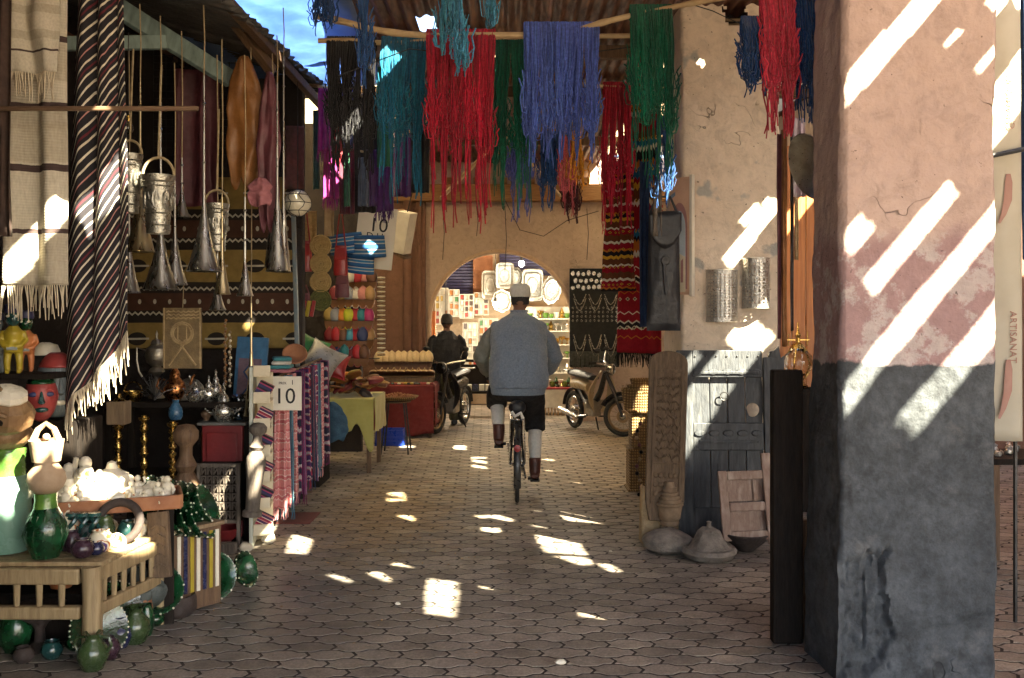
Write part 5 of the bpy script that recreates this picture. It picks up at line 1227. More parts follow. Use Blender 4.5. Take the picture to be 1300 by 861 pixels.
# white shelf of striped purses
t = thing('purse_shelf', 'pale upright shelf with slanting pockets of striped purses', 'shelf', (P(331, 400, 6.75).x, 6.75, .017), R(10))
h = 1.27
MB().prism([(-.16, 0), (.16, 0), (.16, h-.06), (.10, h-.01), (.04, h), (-.16, h)], lambda p: V((-.065, p[0], p[1])), lambda p: V((-.04, p[0], p[1]))).obj('side_board', 'whiteboard', t, smooth=False, bev=.004)
for k in range(7):
    z = .10+k*.185; MB().box((.02, -.02, z), (.115, .26, .02)).obj('shelf_board', 'cv_cream', t, smooth=False, bev=.003); MB().box((.02, -.15, z+.035), (.115, .015, .07)).obj('lip', 'cv_cream', t, smooth=False, bev=.003)
MB().box((.02, .11, h/2-.03), (.115, .02, h-.08)).obj('back_board', 'cv_cream', t, smooth=False)
stripe('purse_a', band_stops([(1,(.25,.02,.05)),(.3,WHT),(1,(.06,.02,.08)),(.4,(.5,.2,.2))]), 3); stripe('purse_b', band_stops([(1,(.03,.03,.09)),(.4,(.3,.04,.1)),(.6,BLK)]), 3)
for k in range(6):
    for j in range(2):
        mb = MB().grid(lambda u, v: V(((u-.5)*.10, 0, v*.125)), 4, 4); mb.grid(lambda u, v: V(((.5-u)*.10, .018, v*.125)), 4, 4)
        o = mb.obj('striped_purse', ('purse_a', 'purse_b')[(k+j) % 2], thick=.012, smooth=False); o.location = V((P(331, 400, 6.75).x+.02, 6.62+.03*j, .135+k*.185)); o.rotation_euler = (0, R(28), R(10))
        tag(o, f"{('maroon', 'navy')[(k+j) % 2]} striped purse in the {['lowest', 'second lowest', 'third lowest', 'third highest', 'second highest', 'highest'][k]} pocket of the pale shelf", 'purse', 'striped purses on the pale shelf')
for px, py, r_, lb in ((341, 692, .05, 'pale stone holding down the foot of the white shelf'), (312, 703, .045, 'pale flat stone in front of the turned post')):
    c = G(px, py); mb = MB().ball((0, 0, r_*.6), r_, 12, 8, (1.1, 1, .75)); mb.v = [tuple(V(v)*(1+.15*fbm(v, 18))) for v in mb.v]; o = mb.obj('stone', 'whitestone'); o.location = c+V((0, 0, .017)); tag(o, lb, 'stone')
mb = MB().grid(lambda u, v: V(((u-.5)*.36, (v-.5)*.42, .022+.003*noise.noise(V((u*5, v*5, 0))))), 12, 12); o = mb.obj('door_mat', 'matred', thick=.006); o.location = G(372, 661); tag(o, 'flat dark red mat lying on the pavers by the scarves', 'mat')
# ---------------------------------------------------------------- near left: pottery bench
def bench():
    x1, y0 = -1.965, 4.42; t = thing('pottery_bench', 'pale wooden bench with spindle rails loaded with pottery', 'bench', (0, 0, 0)); z = .475
    MB().tube([(x1, y0, .017), (x1+.004, y0, .3), (x1, y0, z)], [.047, .044, .046], 12).obj('leg', 'palewood', t, auto=60)
    xb, yb = -1.845, 5.02
    MB().tube([(xb-.02, yb, .017), (xb-.02, yb, z)], .04, 10).obj('leg', 'palewood', t); MB().tube([(-2.95, y0, .017), (-2.95, y0, z)], .045, 10).obj('leg', 'palewood', t)
    def rail(a, b, zc, h, nm):
        a, b = V((*a, zc)), V((*b, zc)); d = b-a; o = MB().box((0, 0, 0), (.05, h, d.length)).obj(nm, 'palewood', t, smooth=False, bev=.008); o.location = (a+b)/2; o.rotation_euler = d.to_track_quat('Z', 'Y').to_euler()
    A, B, C = (x1-.05, y0), (-2.92, y0), (xb-.02, yb-.04); A2 = (x1+.006, y0+.05)
    for zz, h in ((z-.045, .075), (z-.215, .06)):
        o = MB().box(((A[0]+B[0])/2, y0, zz), (abs(B[0]-A[0]), .05, h)).obj('rail', 'palewood', t, smooth=False, bev=.01)
        L_ = math.hypot(C[0]-A2[0], C[1]-A2[1]); MB().box(((C[0]+A2[0])/2, (C[1]+A2[1])/2, zz), (.045, L_, h), rz=-math.atan2(C[0]-A2[0], C[1]-A2[1])).obj('rail', 'palewood', t, smooth=False, bev=.01)
    for k in range(9): MB().tube([(x1-.14-k*.105, y0, z-.19), (x1-.14-k*.105, y0, z-.08)], [.013, .017], 7).obj('spindle', 'palewood', t)
    for k in range(6):
        f = (k+.6)/6.4; x, y = lerp(A2[0], C[0], f), lerp(A2[1], C[1], f); MB().tube([(x, y, z-.19), (x, y, z-.08)], [.013, .016], 7).obj('spindle', 'palewood', t)
    for k in range(8): MB().box((lerp(-2.93, -1.95, .5)+.02, y0+.045+k*.075, z+.006), (1.0+.012*k, .070, .022)).obj('slat', 'palewood', t, smooth=False, bev=.005)
bench()
BZ = .499
def onb(px, Y, z=BZ): return (P(px, 400, Y).x, Y, z)
def vase():
    t = thing('tall_vase', 'tall celadon glazed vase with green neck on the bench', 'vase', onb(9, 4.62))
    MB().lathe([(0, 0), (.095, 0), (.105, .03), (.112, .16), (.11, .24), (.118, .28), (.105, .33), (.085, .37)], 28).obj('body', 'glaze_sea', t, auto=60); MB().lathe([(.085, .37), (.08, .44), (.09, .50), (.085, .505), (.07, .44), (.07, .38)], 28).obj('neck', 'glaze_lime', t, auto=60)
vase()
t = thing('round_vase', 'dark green glazed vase with lime green neck on the bench', 'vase', onb(58, 4.5))
MB().lathe([(0, 0), (.06, 0), (.065, .015), (.085, .06), (.098, .11), (.092, .16), (.068, .21), (.055, .235)], 28).obj('body', 'glaze_green', t, auto=60); MB().lathe([(.055, .235), (.05, .27), (.052, .305), (.046, .305), (.044, .25)], 28).obj('neck', 'glaze_lime', t, auto=60)
for k in range(14):
    a = 2*PI*k/14; MB().tube([(.066*math.cos(a), .066*math.sin(a), .02), (.1*math.cos(a+.1), .1*math.sin(a+.1), .11), (.071*math.cos(a+.2), .071*math.sin(a+.2), .205)], .004, 4).obj('rib', 'glaze_green', t)
t = thing('bisque_jug', 'unglazed pale gourd jug with loop handle atop the green vase', 'jug', onb(59, 4.5, BZ+.306)); t.scale = (.9, .9, .88)
MB().lathe([(0, 0), (.055, .0), (.085, .03), (.098, .07), (.09, .11), (.06, .15), (.055, .17)], 26).obj('bulb', 'bisque', t, auto=60); MB().lathe([(.05, .165), (.07, .17), (.078, .22), (.088, .285), (.08, .285), (.06, .20)], 22).obj('cup', 'bisque', t, auto=60)
MB().tube([(-.075, 0, .27), (-.045, 0, .34), (0, 0, .375), (.04, 0, .345), (.07, 0, .27)], [.02, .016, .014, .016, .02], 8).obj('handle', 'bisque', t); MB().ball((0, 0, .30), .02, 10, 6).obj('knob', 'bisque', t)
# carved wooden masks on the vase
def mask(name, loc, w_, h, d, mat, label, rot=(0,0,0), eyes='iron', cap=None, ribs=0, lips='leather_ox', nose=True):
    t = thing(name, label, 'mask', loc, rot=rot)
    def fn(u, v):
        a = PI*(u-.5)*1.15; zz = h*(v-.5); wd = math.sqrt(max(0, 1-(2*v-1)**2*.94))*(1-.10*(1-v)); return V((math.sin(a)*w_/2*wd, -math.cos(a)*d*wd, zz+h/2))
    MB().grid(fn, 24, 24, uv=False).obj('face', mat, t, thick=.012)
    yf = lambda v: -d*math.sqrt(max(.02, 1-(2*v-1)**2*.94))
    if nose: MB().tube([(0, yf(.62)+.004, h*.64), (0, yf(.5)-.012, h*.50), (0, yf(.42)-.022, h*.42), (0, yf(.38)+.0, h*.385)], [.006, .012, .018, .008], 8).obj('nose', mat if lips != 'glaze_teal' else 'glaze_teal', t)
    for s_ in (-1, 1):
        MB().ball((s_*w_*.22, yf(.58)*.88, h*.58), .020, 10, 6, (1.3, .5, .7)).obj('eye', eyes, t); MB().tube([(s_*w_*.08, yf(.66)*.97, h*.655), (s_*w_*.22, yf(.68)*.90, h*.69), (s_*w_*.36, yf(.64)*.74, h*.65)], .006, 6).obj('brow', mat, t)
        MB().ball((s_*w_*.47, -d*.12, h*.53), .022, 8, 6, (.5, .8, 1.4)).obj('ear', mat, t)
    MB().ball((0, yf(.25)*.98, h*.25), .024, 10, 6, (1.4, .6, .6)).obj('mouth', lips, t)
    if cap: MB().grid(lambda u, v: fn(u, lerp(.78, 1.0, v))*1.0+V((0, -.006, .004)), 24, 8, uv=False).obj('painted_cap', cap, t, thick=.014)
    for k in range(ribs):
        u = .12+.76*k/(ribs-1); MB().tube([fn(u, q/12*.92+.04)+V((0, -.004, 0)) for q in range(13)], .0035, 4).obj('rib', 'ribgrey', t)
t = thing('carved_mask', 'big tan wooden mask with carved brow resting on the celadon vase', 'mask', onb(4, 4.52, BZ+.615), rot=(R(10), R(22), R(-20)))
mb = MB().lathe([(0, 0), (.085, .0), (.125, .035), (.135, .075), (.118, .12), (.085, .15), (.08, .185), (.05, .205), (0, .21)], 11); mb.v = [tuple(V(v)*(1+.07*fbm(v, 8))) for v in mb.v]; mb.obj('face', 'tanwood', t, smooth=False, bev=.006)
MB().tube([(-.02, -.12, .125), (.04, -.125, .135), (.10, -.08, .125)], [.012, .018, .010], 6).obj('brow', 'tanwood', t); MB().tube([(.035, -.128, .115), (.04, -.15, .07), (.04, -.13, .05)], [.010, .018, .010], 6).obj('nose', 'tanwood', t); MB().ball((.085, -.105, .095), .02, 8, 6, (1.3, .6, .7)).obj('eye', 'darkwood', t); MB().ball((-.01, -.128, .095), .02, 8, 6, (1.3, .6, .7)).obj('eye', 'darkwood', t); MB().lathe([(.082, .15), (.09, .165), (.084, .19), (.05, .208), (0, .213)], 11).obj('cap', 'porc', t, smooth=False)
lathe_thing('wooden_gourd', [(0, 0), (.07, .0), (.115, .04), (.118, .08), (.08, .13), (.03, .15), (0, .15)], 'tanwood', onb(8, 4.6, BZ+.505), 'smooth brown wooden gourd wedged on the celadon vase mouth', 'gourd')
mask('painted_mask', (P(52, 400, 4.95).x, 4.95, 1.10), .155, .24, .09, 'maskred', 'red painted face mask with green cap and blue eyes', (0, 0, R(28)), 'maskblue', 'glaze_green', lips='glaze_teal')
mask('painted_mask', (P(72, 400, 5.1).x, 5.1, 1.10), .20, .34, .13, 'maskgrey', 'large grey ribbed mask with dark red brow and white teeth', (0, 0, R(35)), 'maskblue', 'maskred', ribs=13, lips='ceramic')
lathe_thing('white_cap', [(.07, 0), (.075, .02), (.06, .055), (.02, .07), (0, .07)], 'ceramic', (P(58, 400, 5.2).x, 5.2, 1.43), 'small white ceramic cap above the ribbed mask', 'cap')
o = MB().box((0, 0, .54), (.42, .30, 1.06)).obj('mask_stand', 'darkwood', smooth=False, bev=.01); o.location = (P(62, 400, 5.15).x, 5.2, .017); tag(o, 'dark wooden stand behind the bench carrying the masks', 'stand')
# figurines on a high shelf
o = MB().box((0, 0, 0), (.6, .25, .03)).obj('wall_shelf', 'darkwood', smooth=False, bev=.004); o.location = (P(10, 400, 4.9).x-.05, 4.95, 1.335); tag(o, 'dark shelf carrying the painted figurines', 'shelf')
o = MB().box((-.28, .08, .66), (.04, .04, 1.3)).obj('shelf_post', 'darkwood', smooth=False); o.location = (P(10, 400, 4.9).x-.05, 4.95, .017); tag(o, 'thin dark post under the figurine shelf', 'post')
def figurine(px, Y, z, s, body, face, label):
    t = thing('figurine', label, 'figurine', (P(px, 400, Y).x, Y, z), R(20)); mb = MB()
    mb.lathe([(0, .13*s), (.055*s, .135*s), (.06*s, .17*s), (.048*s, .21*s), (.06*s, .26*s), (.03*s, .30*s), (.022*s, .31*s), (0, .31*s)], 16)
    for q in (-1, 1):
        mb.tube([(q*.03*s, 0, .15*s), (q*.036*s, -.005*s, .07*s), (q*.034*s, 0, .015*s), (q*.034*s, -.03*s, .008*s)], [.028*s, .022*s, .018*s, .016*s], 8)
        mb.tube([(q*.055*s, 0, .27*s), (q*.075*s, -.01*s, .21*s), (q*.05*s, -.05*s, .175*s), (q*.012*s, -.06*s, .17*s)], [.018*s, .017*s, .014*s, .012*s], 8)
    o = mb.obj('body', body, t); rm = o.modifiers.new('r', 'REMESH'); rm.mode = 'VOXEL'; rm.voxel_size = .006; rm.use_smooth_shade = True
    MB().ball((0, -.01*s, .355*s), .052*s, 14, 10, (.9, 1, 1.15)).obj('head', face, t); MB().ball((0, -.06*s, .35*s), .012*s, 8, 5, (1, 1, 1.6)).obj('nose', face, t)
    for q in (-1, 1): MB().ball((q*.022*s, -.052*s, .365*s), .011*s, 8, 5, (1.3, .6, .8)).obj('eye', 'ceramic', t)
    MB().lathe([(.05*s, .385*s), (.056*s, .40*s), (.05*s, .44*s), (.0, .45*s)], 14).obj('hat', 'maskblue', t)
    MB().tube([(-.03*s, -.06*s, .16*s), (.03*s, -.06*s, .16*s)], .012*s, 6).obj('bowl', 'ribgrey', t)
figurine(17, 4.85, 1.352, .80, 'yellowpaint', 'glaze_teal', 'yellow painted figurine with a dark green face'); figurine(33, 4.98, 1.352, .72, 'orangepaint', 'glaze_green', 'orange painted figurine standing behind the yellow one'); figurine(-4, 4.9, 1.352, .7, 'ribgrey', 'maskgrey', 'pale grey figurine at the shelf end')
# terracotta tray of white porcelain figures
def tray():
    t = thing('terracotta_tray', 'long terracotta tray holding the white porcelain pieces', 'tray', (P(150, 400, 5.0).x, 5.0, .0), R(22)); z = .64
    MB().box((0, 0, z), (.62, .30, .02)).obj('base', 'terracotta', t, smooth=False, bev=.004)
    for y in (-.15, .15): MB().box((0, y, z+.03), (.62, .018, .07)).obj('side', 'terracotta', t, smooth=False, bev=.006)
    for x in (-.31, .31): MB().box((x, 0, z+.03), (.018, .28, .07)).obj('end', 'terracotta', t, smooth=False, bev=.006)
    for x in (-.25, .25): MB().box((x, 0, z/2), (.05, .22, z-.03)).obj('trestle', 'darkwood', t, smooth=False, bev=.004)
tray()
rs = random.Random(12)
def porcelain(k, x, y, z, s):
    kind = k % 4; lab = ['slender white porcelain figure on the terracotta tray', 'small white porcelain teapot on the terracotta tray', 'white porcelain bird on the terracotta tray', 'white porcelain rose cluster on the terracotta tray'][kind]
    t = thing('porcelain_piece', lab, 'porcelain', (x, y, z), rs.uniform(0, 6), 'white porcelain pieces on the terracotta tray')
    m = 'porc'
    if kind == 0:
        MB().lathe([(0, 0), (.03*s, 0), (.034*s, .02*s), (.024*s, .05*s), (.030*s, .085*s), (.018*s, .10*s)], 10).obj('robe', m, t); MB().ball((.004*s, 0, .118*s), .018*s, 10, 6, (1, 1, 1.1)).obj('head', m, t); MB().tube([(.026*s, .01*s, .085*s), (.045*s, .01*s, .06*s), (.035*s, .01*s, .04*s)], .008*s, 6).obj('arm', m, t); MB().tube([(-.026*s, 0, .085*s), (-.042*s, .01*s, .10*s), (-.036*s, .01*s, .13*s)], .008*s, 6).obj('arm', m, t)
    elif kind == 1:
        MB().lathe([(0, 0), (.03*s, 0), (.048*s, .03*s), (.04*s, .065*s), (.015*s, .08*s), (.01*s, .095*s), (0, .1*s)], 14).obj('body', m, t); MB().tube([(.04*s, 0, .03*s), (.07*s, 0, .06*s)], [.01*s, .006*s], 6).obj('spout', m, t); MB().tube([(-.035*s, 0, .06*s), (-.07*s, 0, .055*s), (-.06*s, 0, .02*s), (-.04*s, 0, .02*s)], .006*s, 6).obj('handle', m, t)
    elif kind == 2:
        MB().ball((0, 0, .045*s), .045*s, 12, 8, (1.3, .8, .8)).obj('body', m, t); MB().ball((.05*s, 0, .095*s), .022*s, 10, 6).obj('head', m, t); MB().tube([(.035*s, 0, .06*s), (.048*s, 0, .09*s)], .016*s, 8).obj('neck', m, t); MB().tube([(.068*s, 0, .095*s), (.09*s, 0, .09*s)], [.008*s, .001], 6).obj('beak', 'orangepaint', t); MB().box((-.07*s, 0, .06*s), (.05*s, .03*s, .012*s), ry=.5).obj('tail', m, t, bev=.003, smooth=False)
    else:
        for q in range(9):
            a = q*2.4; rr = .012*s*math.sqrt(q); MB().ball((rr*math.cos(a), rr*math.sin(a), .05*s-.004*q*s), .017*s, 8, 5).obj('petal', m, t)
        MB().lathe([(0, 0), (.02*s, 0), (.008*s, .02*s), (.008*s, .04*s)], 8).obj('foot', m, t)
cz, sz = math.cos(R(22)), math.sin(R(22)); tx = P(150, 400, 5.0).x
for k in range(44):
    u, v = -.27+.54*((k % 11)+rs.uniform(.1, .9))/11, (-.11+.07*(k//11))+rs.uniform(-.03, .03); x, y = tx+u*cz-v*sz, 5.0+u*sz+v*cz
    porcelain(k, x, y, .652, rs.uniform(.55, 1.0)*(1.1 if u < 0 else .75)*(1+.35*(k//11)))
lathe_thing('porcelain_jar', [(0, 0), (.05, 0), (.075, .04), (.07, .09), (.03, .13), (.05, .15), (0, .16)], 'porc', (tx-.16, 4.96, .655), 'biggest white porcelain jar on the terracotta tray', 'jar')
o = MB().box((0, 0, .05), (.17, .09, .10), tap=.8).obj('porcelain_block', 'porc', bev=.02, smooth=False); o.location = (tx-.07, 5.12, .80); o.rotation_euler = (.1, -.3, .4); tag(o, 'tilted white porcelain casket above the tray figures', 'casket')
o.location.z = .70
# teal twisted candle holders in front of tray
for k in range(3):
    t = thing('twisted_holder', ['teal twisted candle holder nearest the green vase', 'teal twisted candle holder between its two twins', 'teal twisted candle holder nearest the dark ring'][k], 'candle holder', (P(92+14*k, 400, 4.72).x, 4.72, BZ), group='teal twisted candle holders')
    for q in (-1, 1): MB().tube([(q*.02*math.cos(i*.9), .02*q*math.sin(i*.9), .02*i) for i in range(8)], .011, 7).obj('strand', 'glaze_teal', t)
    MB().lathe([(0, 0), (.045, 0), (.04, .012), (.015, .02), (0, .02)], 14).obj('foot', 'glaze_teal', t); MB().lathe([(.01, .14), (.035, .15), (.03, .165), (0, .165)], 12).obj('cup', 'glaze_teal', t)
# dark ring bowl, painted shards, small pots on the bench edge
o = MB().tube([(.10*math.cos(2*PI*k/28), 0, .10*math.sin(2*PI*k/28)) for k in range(28)], .022, 10, closed=True).obj('ring_dish', 'darkclay'); o.location = onb(151, 4.8, BZ+.10); o.rotation_euler = (R(-20), 0, R(10)); tag(o, 'dark green glazed ring leaning behind painted pottery', 'ring')
def pot(px, Y, z, r_, h, mat, label, group=None, tilt=None, n=20, lip=1.0):
    return lathe_thing('small_pot', [(0, 0), (r_*.6, 0), (r_*.9, h*.25), (r_, h*.5), (r_*.8, h*.8), (r_*.6*lip, h*.92), (r_*.68*lip, h), (r_*.55*lip, h), (r_*.5, h*.85), (0, h*.3)], mat, (P(px, 400, Y).x, Y, z), label, 'pot', n=n, group=group, tilt=tilt)
pot(105, 4.50, BZ, .055, .085, 'glaze_plum', 'squat dark plum glazed pot at the bench corner'); pot(122, 4.55, BZ, .04, .06, 'glaze_cobalt', 'tiny cobalt pot next to the plum pot'); pot(92, 4.6, BZ, .04, .10, 'glaze_plum', 'dark plum bottle pot behind the bench corner')
@custom('painted_pot')
def _(n):
    m, t, b, N, L = newmat(n); v = coord(t, 'Object'); o = ramp(t, noi(t, v, 11, 2), [(.0, (.70,.64,.50)), (.47, (.70,.64,.50)), (.50, (.45,.17,.05)), (.54, (.70,.64,.50)), (.58, (.10,.06,.22)), (.64, (.68,.62,.5)), (.68, (.12,.30,.12))], True); L(o, b.inputs['Base Color']); b.inputs['Roughness'].default_value = .3; return m
pot(96, 4.75, BZ, .06, .17, 'painted_pot', 'white pot painted orange and violet leaning behind plum pot', tilt=(0, R(-25), 0)); pot(128, 4.62, BZ, .06, .10, 'painted_pot', 'rounded white pot with painted green flecks on the bench'); pot(146, 4.72, BZ, .05, .09, 'painted_pot', 'white painted cup lying before the dark ring', tilt=(R(60), 0, R(30)))
pot(138, 4.95, BZ, .055, .08, 'porc', 'plain white pot beside the painted cup', tilt=(R(30), R(20), 0)); pot(166, 4.98, BZ-.02, .06, .11, 'porc', 'pale fluted pot at the far bench corner', tilt=(0, R(35), 0)); pot(182, 5.12, BZ-.06, .065, .12, 'glaze_lime', 'pale lime glazed pot beside the bowl stack', tilt=(R(20), R(40), 0))
# green bowl stacks on a striped chest
t = thing('striped_chest', 'small chest with painted white and blue stripes under green bowls', 'chest', (-1.90, 5.35, .017), R(-38)); 
MB().box((0, 0, .23), (.42, .30, .44)).obj('body', 'brownwood', t, smooth=False, bev=.006); MB().box((0, 0, .462), (.45, .33, .022)).obj('lid', 'oldwood', t, smooth=False, bev=.005)
for k in range(7): MB().box((.214, -.12+.04*k, .27), (.008, .022, .32)).obj('stripe_slat', ('porc', 'glaze_cobalt', 'yellowpaint')[k % 3], t, smooth=False, bev=.002)
for k in range(9): MB().box((-.17+.042*k, -.154, .27), (.022, .008, .32)).obj('stripe_slat', ('glaze_cobalt', 'porc', 'yellowpaint')[k % 3], t, smooth=False, bev=.002)
bowlp = [(0, .0), (.05, .0), (.055, .012), (.09, .035), (.115, .065), (.12, .085), (.113, .085), (.085, .045), (.05, .022), (0, .018)]
def bowl(x, y, z, tilt, label, s=1.0, group=None, mat='glaze_green'):
    t = thing('green_bowl', label, 'bowl', (x, y, z), rot=tilt, group=group); b_ = MB().lathe([(r_*s, q*s) for r_, q in bowlp], 22).obj('body', mat, t, auto=60)
    for k in range(24): a = 2*PI*k/24; MB().ball((.118*s*math.cos(a), .118*s*math.sin(a), .085*s), .006*s, 5, 4).obj('rim_bead', 'porc' if k % 2 else mat, b_)
for k in range(6): bowl(-2.06+.052*k, 5.32+.01*k, .60-.012*k, (R(12), R(62), R(15)), 'green glazed bowl nested on edge in the upper stack', 1.0, 'nested green bowls, upper stack')
for k in range(5): bowl(-1.98+.05*k, 5.12+.03*k, .52-.012*k, (R(18), R(58), R(20)), 'green glazed bowl nested on edge in the lower stack', .92, 'nested green bowls, lower stack')
bowl(-1.76, 5.45, .14, (R(75), 0, R(40)), 'green glazed bowl standing on the pavers by the chest', 1.15); bowl(-1.90, 5.05, .16, (R(60), R(10), R(20)), 'green glazed bowl propped behind the grey stone head', 1.1); bowl(-1.64, 5.62, .12, (R(70), 0, R(75)), 'green glazed bowl farthest along the pavers beside chest', .9)
mb = MB().ball((0, 0, .10), .12, 18, 12, (1.1, .9, .9)); mb.ball((-.08, -.02, .22), .03, 8, 6, (1, .6, 1.5)).ball((.03, -.10, .09), .05, 10, 6); mb.v = [tuple(V(v)*(1+.12*fbm(v, 12))) for v in mb.v]; o = mb.obj('animal_carving', 'slate'); o.location = (P(192, 400, 5.1).x, 5.0, .10); tag(o, 'grey green carved stone animal head beside the bench', 'carving')
lathe_thing('rough_bowl', [(0, 0), (.09, .0), (.12, .03), (.125, .08), (.11, .11), (.095, .105), (.09, .05), (0, .04)], 'darkclay', (P(221, 400, 5.15).x, 5.15, .017), 'rough dark clay bowl on the pavers by the stone head', 'bowl', rough=.012); pot(215, 5.12, .10, .035, .06, 'bisque', 'tiny pale pot sitting in the rough clay bowl')
t = thing('carved_plank', 'carved wooden plank leaning on the end of the bench', 'plank', (-1.83, 4.93, .30), rot=(R(-8), R(-6), 0)); MB().box((0, 0, .15), (.11, .035, .34)).obj('plank', 'carvewood', t, smooth=False, bev=.006)
for k in range(5): MB().tube([(-.04, -.02, .03+.05*k), (0, -.024, .055+.05*k), (.04, -.02, .03+.05*k)], .006, 5).obj('carved_chevron', 'carvewood', t)
o = MB().box((0, 0, .09), (.03, .03, .18)).obj('peg', 'oldwood', smooth=False, bev=.004); o.location = G(262, 745)+V((0, 0, .017)); o.rotation_euler = (0, .15, 0); tag(o, 'short wooden peg standing beside the green bowls', 'peg')
# pottery stored below the bench
def plate(px, py, Y, s, rot, label):
    t = thing('beaded_plate', label, 'plate', (P(px, py, Y)), rot=rot); b_ = MB().lathe([(0, 0), (.06*s, 0), (.13*s, .02*s), (.16*s, .035*s), (.158*s, .042*s), (.12*s, .028*s), (0, .012*s)], 28).obj('dish', 'glaze_green', t, auto=60)
    for k in range(36): a = 2*PI*k/36; MB().ball((.158*s*math.cos(a), .158*s*math.sin(a), .04*s), .006, 5, 4).obj('rim_bead', 'ceramic', b_)
plate(122, 800, 4.55, .9, (R(70), 0, R(50)), 'dark green plate with white beaded rim under the bench'); plate(143, 778, 4.75, .95, (R(68), 0, R(55)), 'green plate with beaded rim standing behind the first plate')
def jug(px, Y, s, mat, label, handles=True):
    t = thing('glazed_jug', label, 'jug', (P(px, 400, Y).x, Y, .017)); MB().lathe([(0, 0), (.045*s, 0), (.05*s, .01*s), (.07*s, .06*s), (.065*s, .10*s), (.035*s, .135*s), (.032*s, .155*s), (.045*s, .17*s), (.038*s, .17*s), (.025*s, .15*s)], 20).obj('body', mat, t, auto=60)
    if handles:
        for q in (-1, 1): MB().tube([(q*.036*s, 0, .15*s), (q*.075*s, 0, .145*s), (q*.085*s, 0, .11*s), (q*.066*s, 0, .08*s)], .008*s, 6).obj('handle', mat, t)
jug(118, 4.36, 1.0, 'glaze_olive', 'two handled olive green jug by the bench leg'); jug(151, 4.65, .9, 'glaze_cobalt', 'round cobalt blue jar before the beaded plates', False); jug(172, 4.72, 1.05, 'glaze_olive', 'slim green glazed jar behind the cobalt jar', False)
pot(179, 4.9, .017, .06, .22, 'terracotta', 'plain terracotta pot standing behind the green jar'); pot(186, 4.82, .017, .04, .16, 'glaze_green', 'narrow dark green bottle beside the terracotta pot')
lathe_thing('iron_goblet', [(0, 0), (.07, 0), (.06, .015), (.025, .04), (.022, .10), (.04, .13), (.10, .17), (.12, .22), (.11, .22), (0, .16)], 'darkclay', (P(48, 400, 4.6).x, 4.62, .017), 'dark footed goblet in shadow under the bench', 'goblet'); lathe_thing('gourd', [(0, 0), (.05, .01), (.06, .05), (.04, .09), (0, .10)], 'orangepaint', (P(72, 400, 4.75).x, 4.8, .26), 'orange gourd glimpsed through the bench spindles', 'gourd')
o = MB().box((0, 0, .12), (.5, .25, .24)).obj('storage_crate', 'darkwood', smooth=False, bev=.01); o.location = (-2.4, 4.85, .017); tag(o, 'dark storage crate pushed under the bench', 'crate')
pot(20, 4.6, .017, .08, .2, 'glaze_green', 'big dark green pot in shadow under the bench')

rs = random.Random(41)
EX = [(196, 5.45, .017), (208, 5.3, .017), (232, 5.38, .017), (246, 5.55, .017), (240, 5.75, .017), (160, 4.72, .017), (140, 4.5, .017), (96, 4.62, .017), (66, 4.5, .017), (30, 4.45, .017), (84, 4.9, .017), (196, 4.98, .017), (112, 4.75, BZ), (84, 4.62, BZ), (74, 4.75, BZ), (160, 4.86, BZ), (36, 4.75, BZ), (132, 4.78, BZ)]
NM = ['next to the animal carving', 'behind the rough clay bowl', 'at the foot of the striped chest', 'by the wooden peg', 'behind the farthest green bowl', 'in front of the carved plank', 'against the green beaded plate', 'behind the bench leg', 'beside the dark goblet', 'deep under the bench front', 'behind the dark goblet', 'before the animal carving', 'between the teal candle holders', 'behind the plum pot', 'behind the round green vase', 'beside the ring', 'between the two big vases', 'before the terracotta tray']
for k, (px, Y, z) in enumerate(EX):
    ma = ('glaze_green', 'glaze_teal', 'darkclay', 'glaze_olive', 'glaze_green', 'slate', 'glaze_plum')[k % 7]; nm = {'glaze_green': 'dark green glazed', 'glaze_teal': 'dark teal glazed', 'darkclay': 'dark brown clay', 'glaze_olive': 'olive glazed', 'slate': 'grey stoneware', 'glaze_plum': 'plum glazed'}[ma]
    r_ = rs.uniform(.03, .055); h = r_*rs.uniform(1.3, 2.8); pot(px, Y, z, r_, h, ma, f'small {nm} pot {NM[k]}', lip=rs.uniform(.6, 1.2), tilt=(rs.uniform(-.08, .08), rs.uniform(-.08, .08), 0) if z > .1 else None)
# ---------------------------------------------------------------- scarves, sign, slippers stall
PALS = [((.30,.03,.10),(.62,.55,.5),(.10,.02,.12)), ((.05,.18,.28),(.5,.5,.48),(.02,.06,.12)), ((.62,.28,.28),(.7,.55,.5),(.5,.15,.18)), ((.02,.02,.05),(.25,.03,.10),(.45,.4,.4)),
        ((.22,.02,.12),(.5,.3,.4),(.03,.02,.08)), ((.08,.03,.14),(.4,.08,.15),(.55,.5,.5)), ((.35,.03,.06),(.6,.5,.5),(.04,.03,.10)), ((.03,.05,.12),(.6,.55,.55),(.3,.04,.10))]
for k, (a_, b_, c_) in enumerate(PALS): stripe(f'scarf{k}', band_stops([(1.2,a_),(.25,b_),(.8,c_),(.3,b_),(1.5,a_),(.5,c_),(.2,b_)]), 5+k % 3, axis=1 if k % 3 == 0 else 0 if k % 3 == 1 else 1, wob=.07)
o = MB().tube([(-1.80, 7.15, 1.17), (-1.77, 8.75, 1.24)], .014, 8).obj('scarf_rail', 'brownwood'); tag(o, 'wooden rail along the lane holding the patterned scarves', 'rail')
for y in (7.2, 8.7): 
    o = MB().box((0, 0, .57), (.035, .035, 1.14)).obj('rail_post', 'brownwood', smooth=False); o.location = (-1.90 if y < 8 else -1.86, y, .017); tag(o, 'wooden post under the scarf rail '+('near the pale shelf' if y < 8 else 'near the yellow table'), 'post')
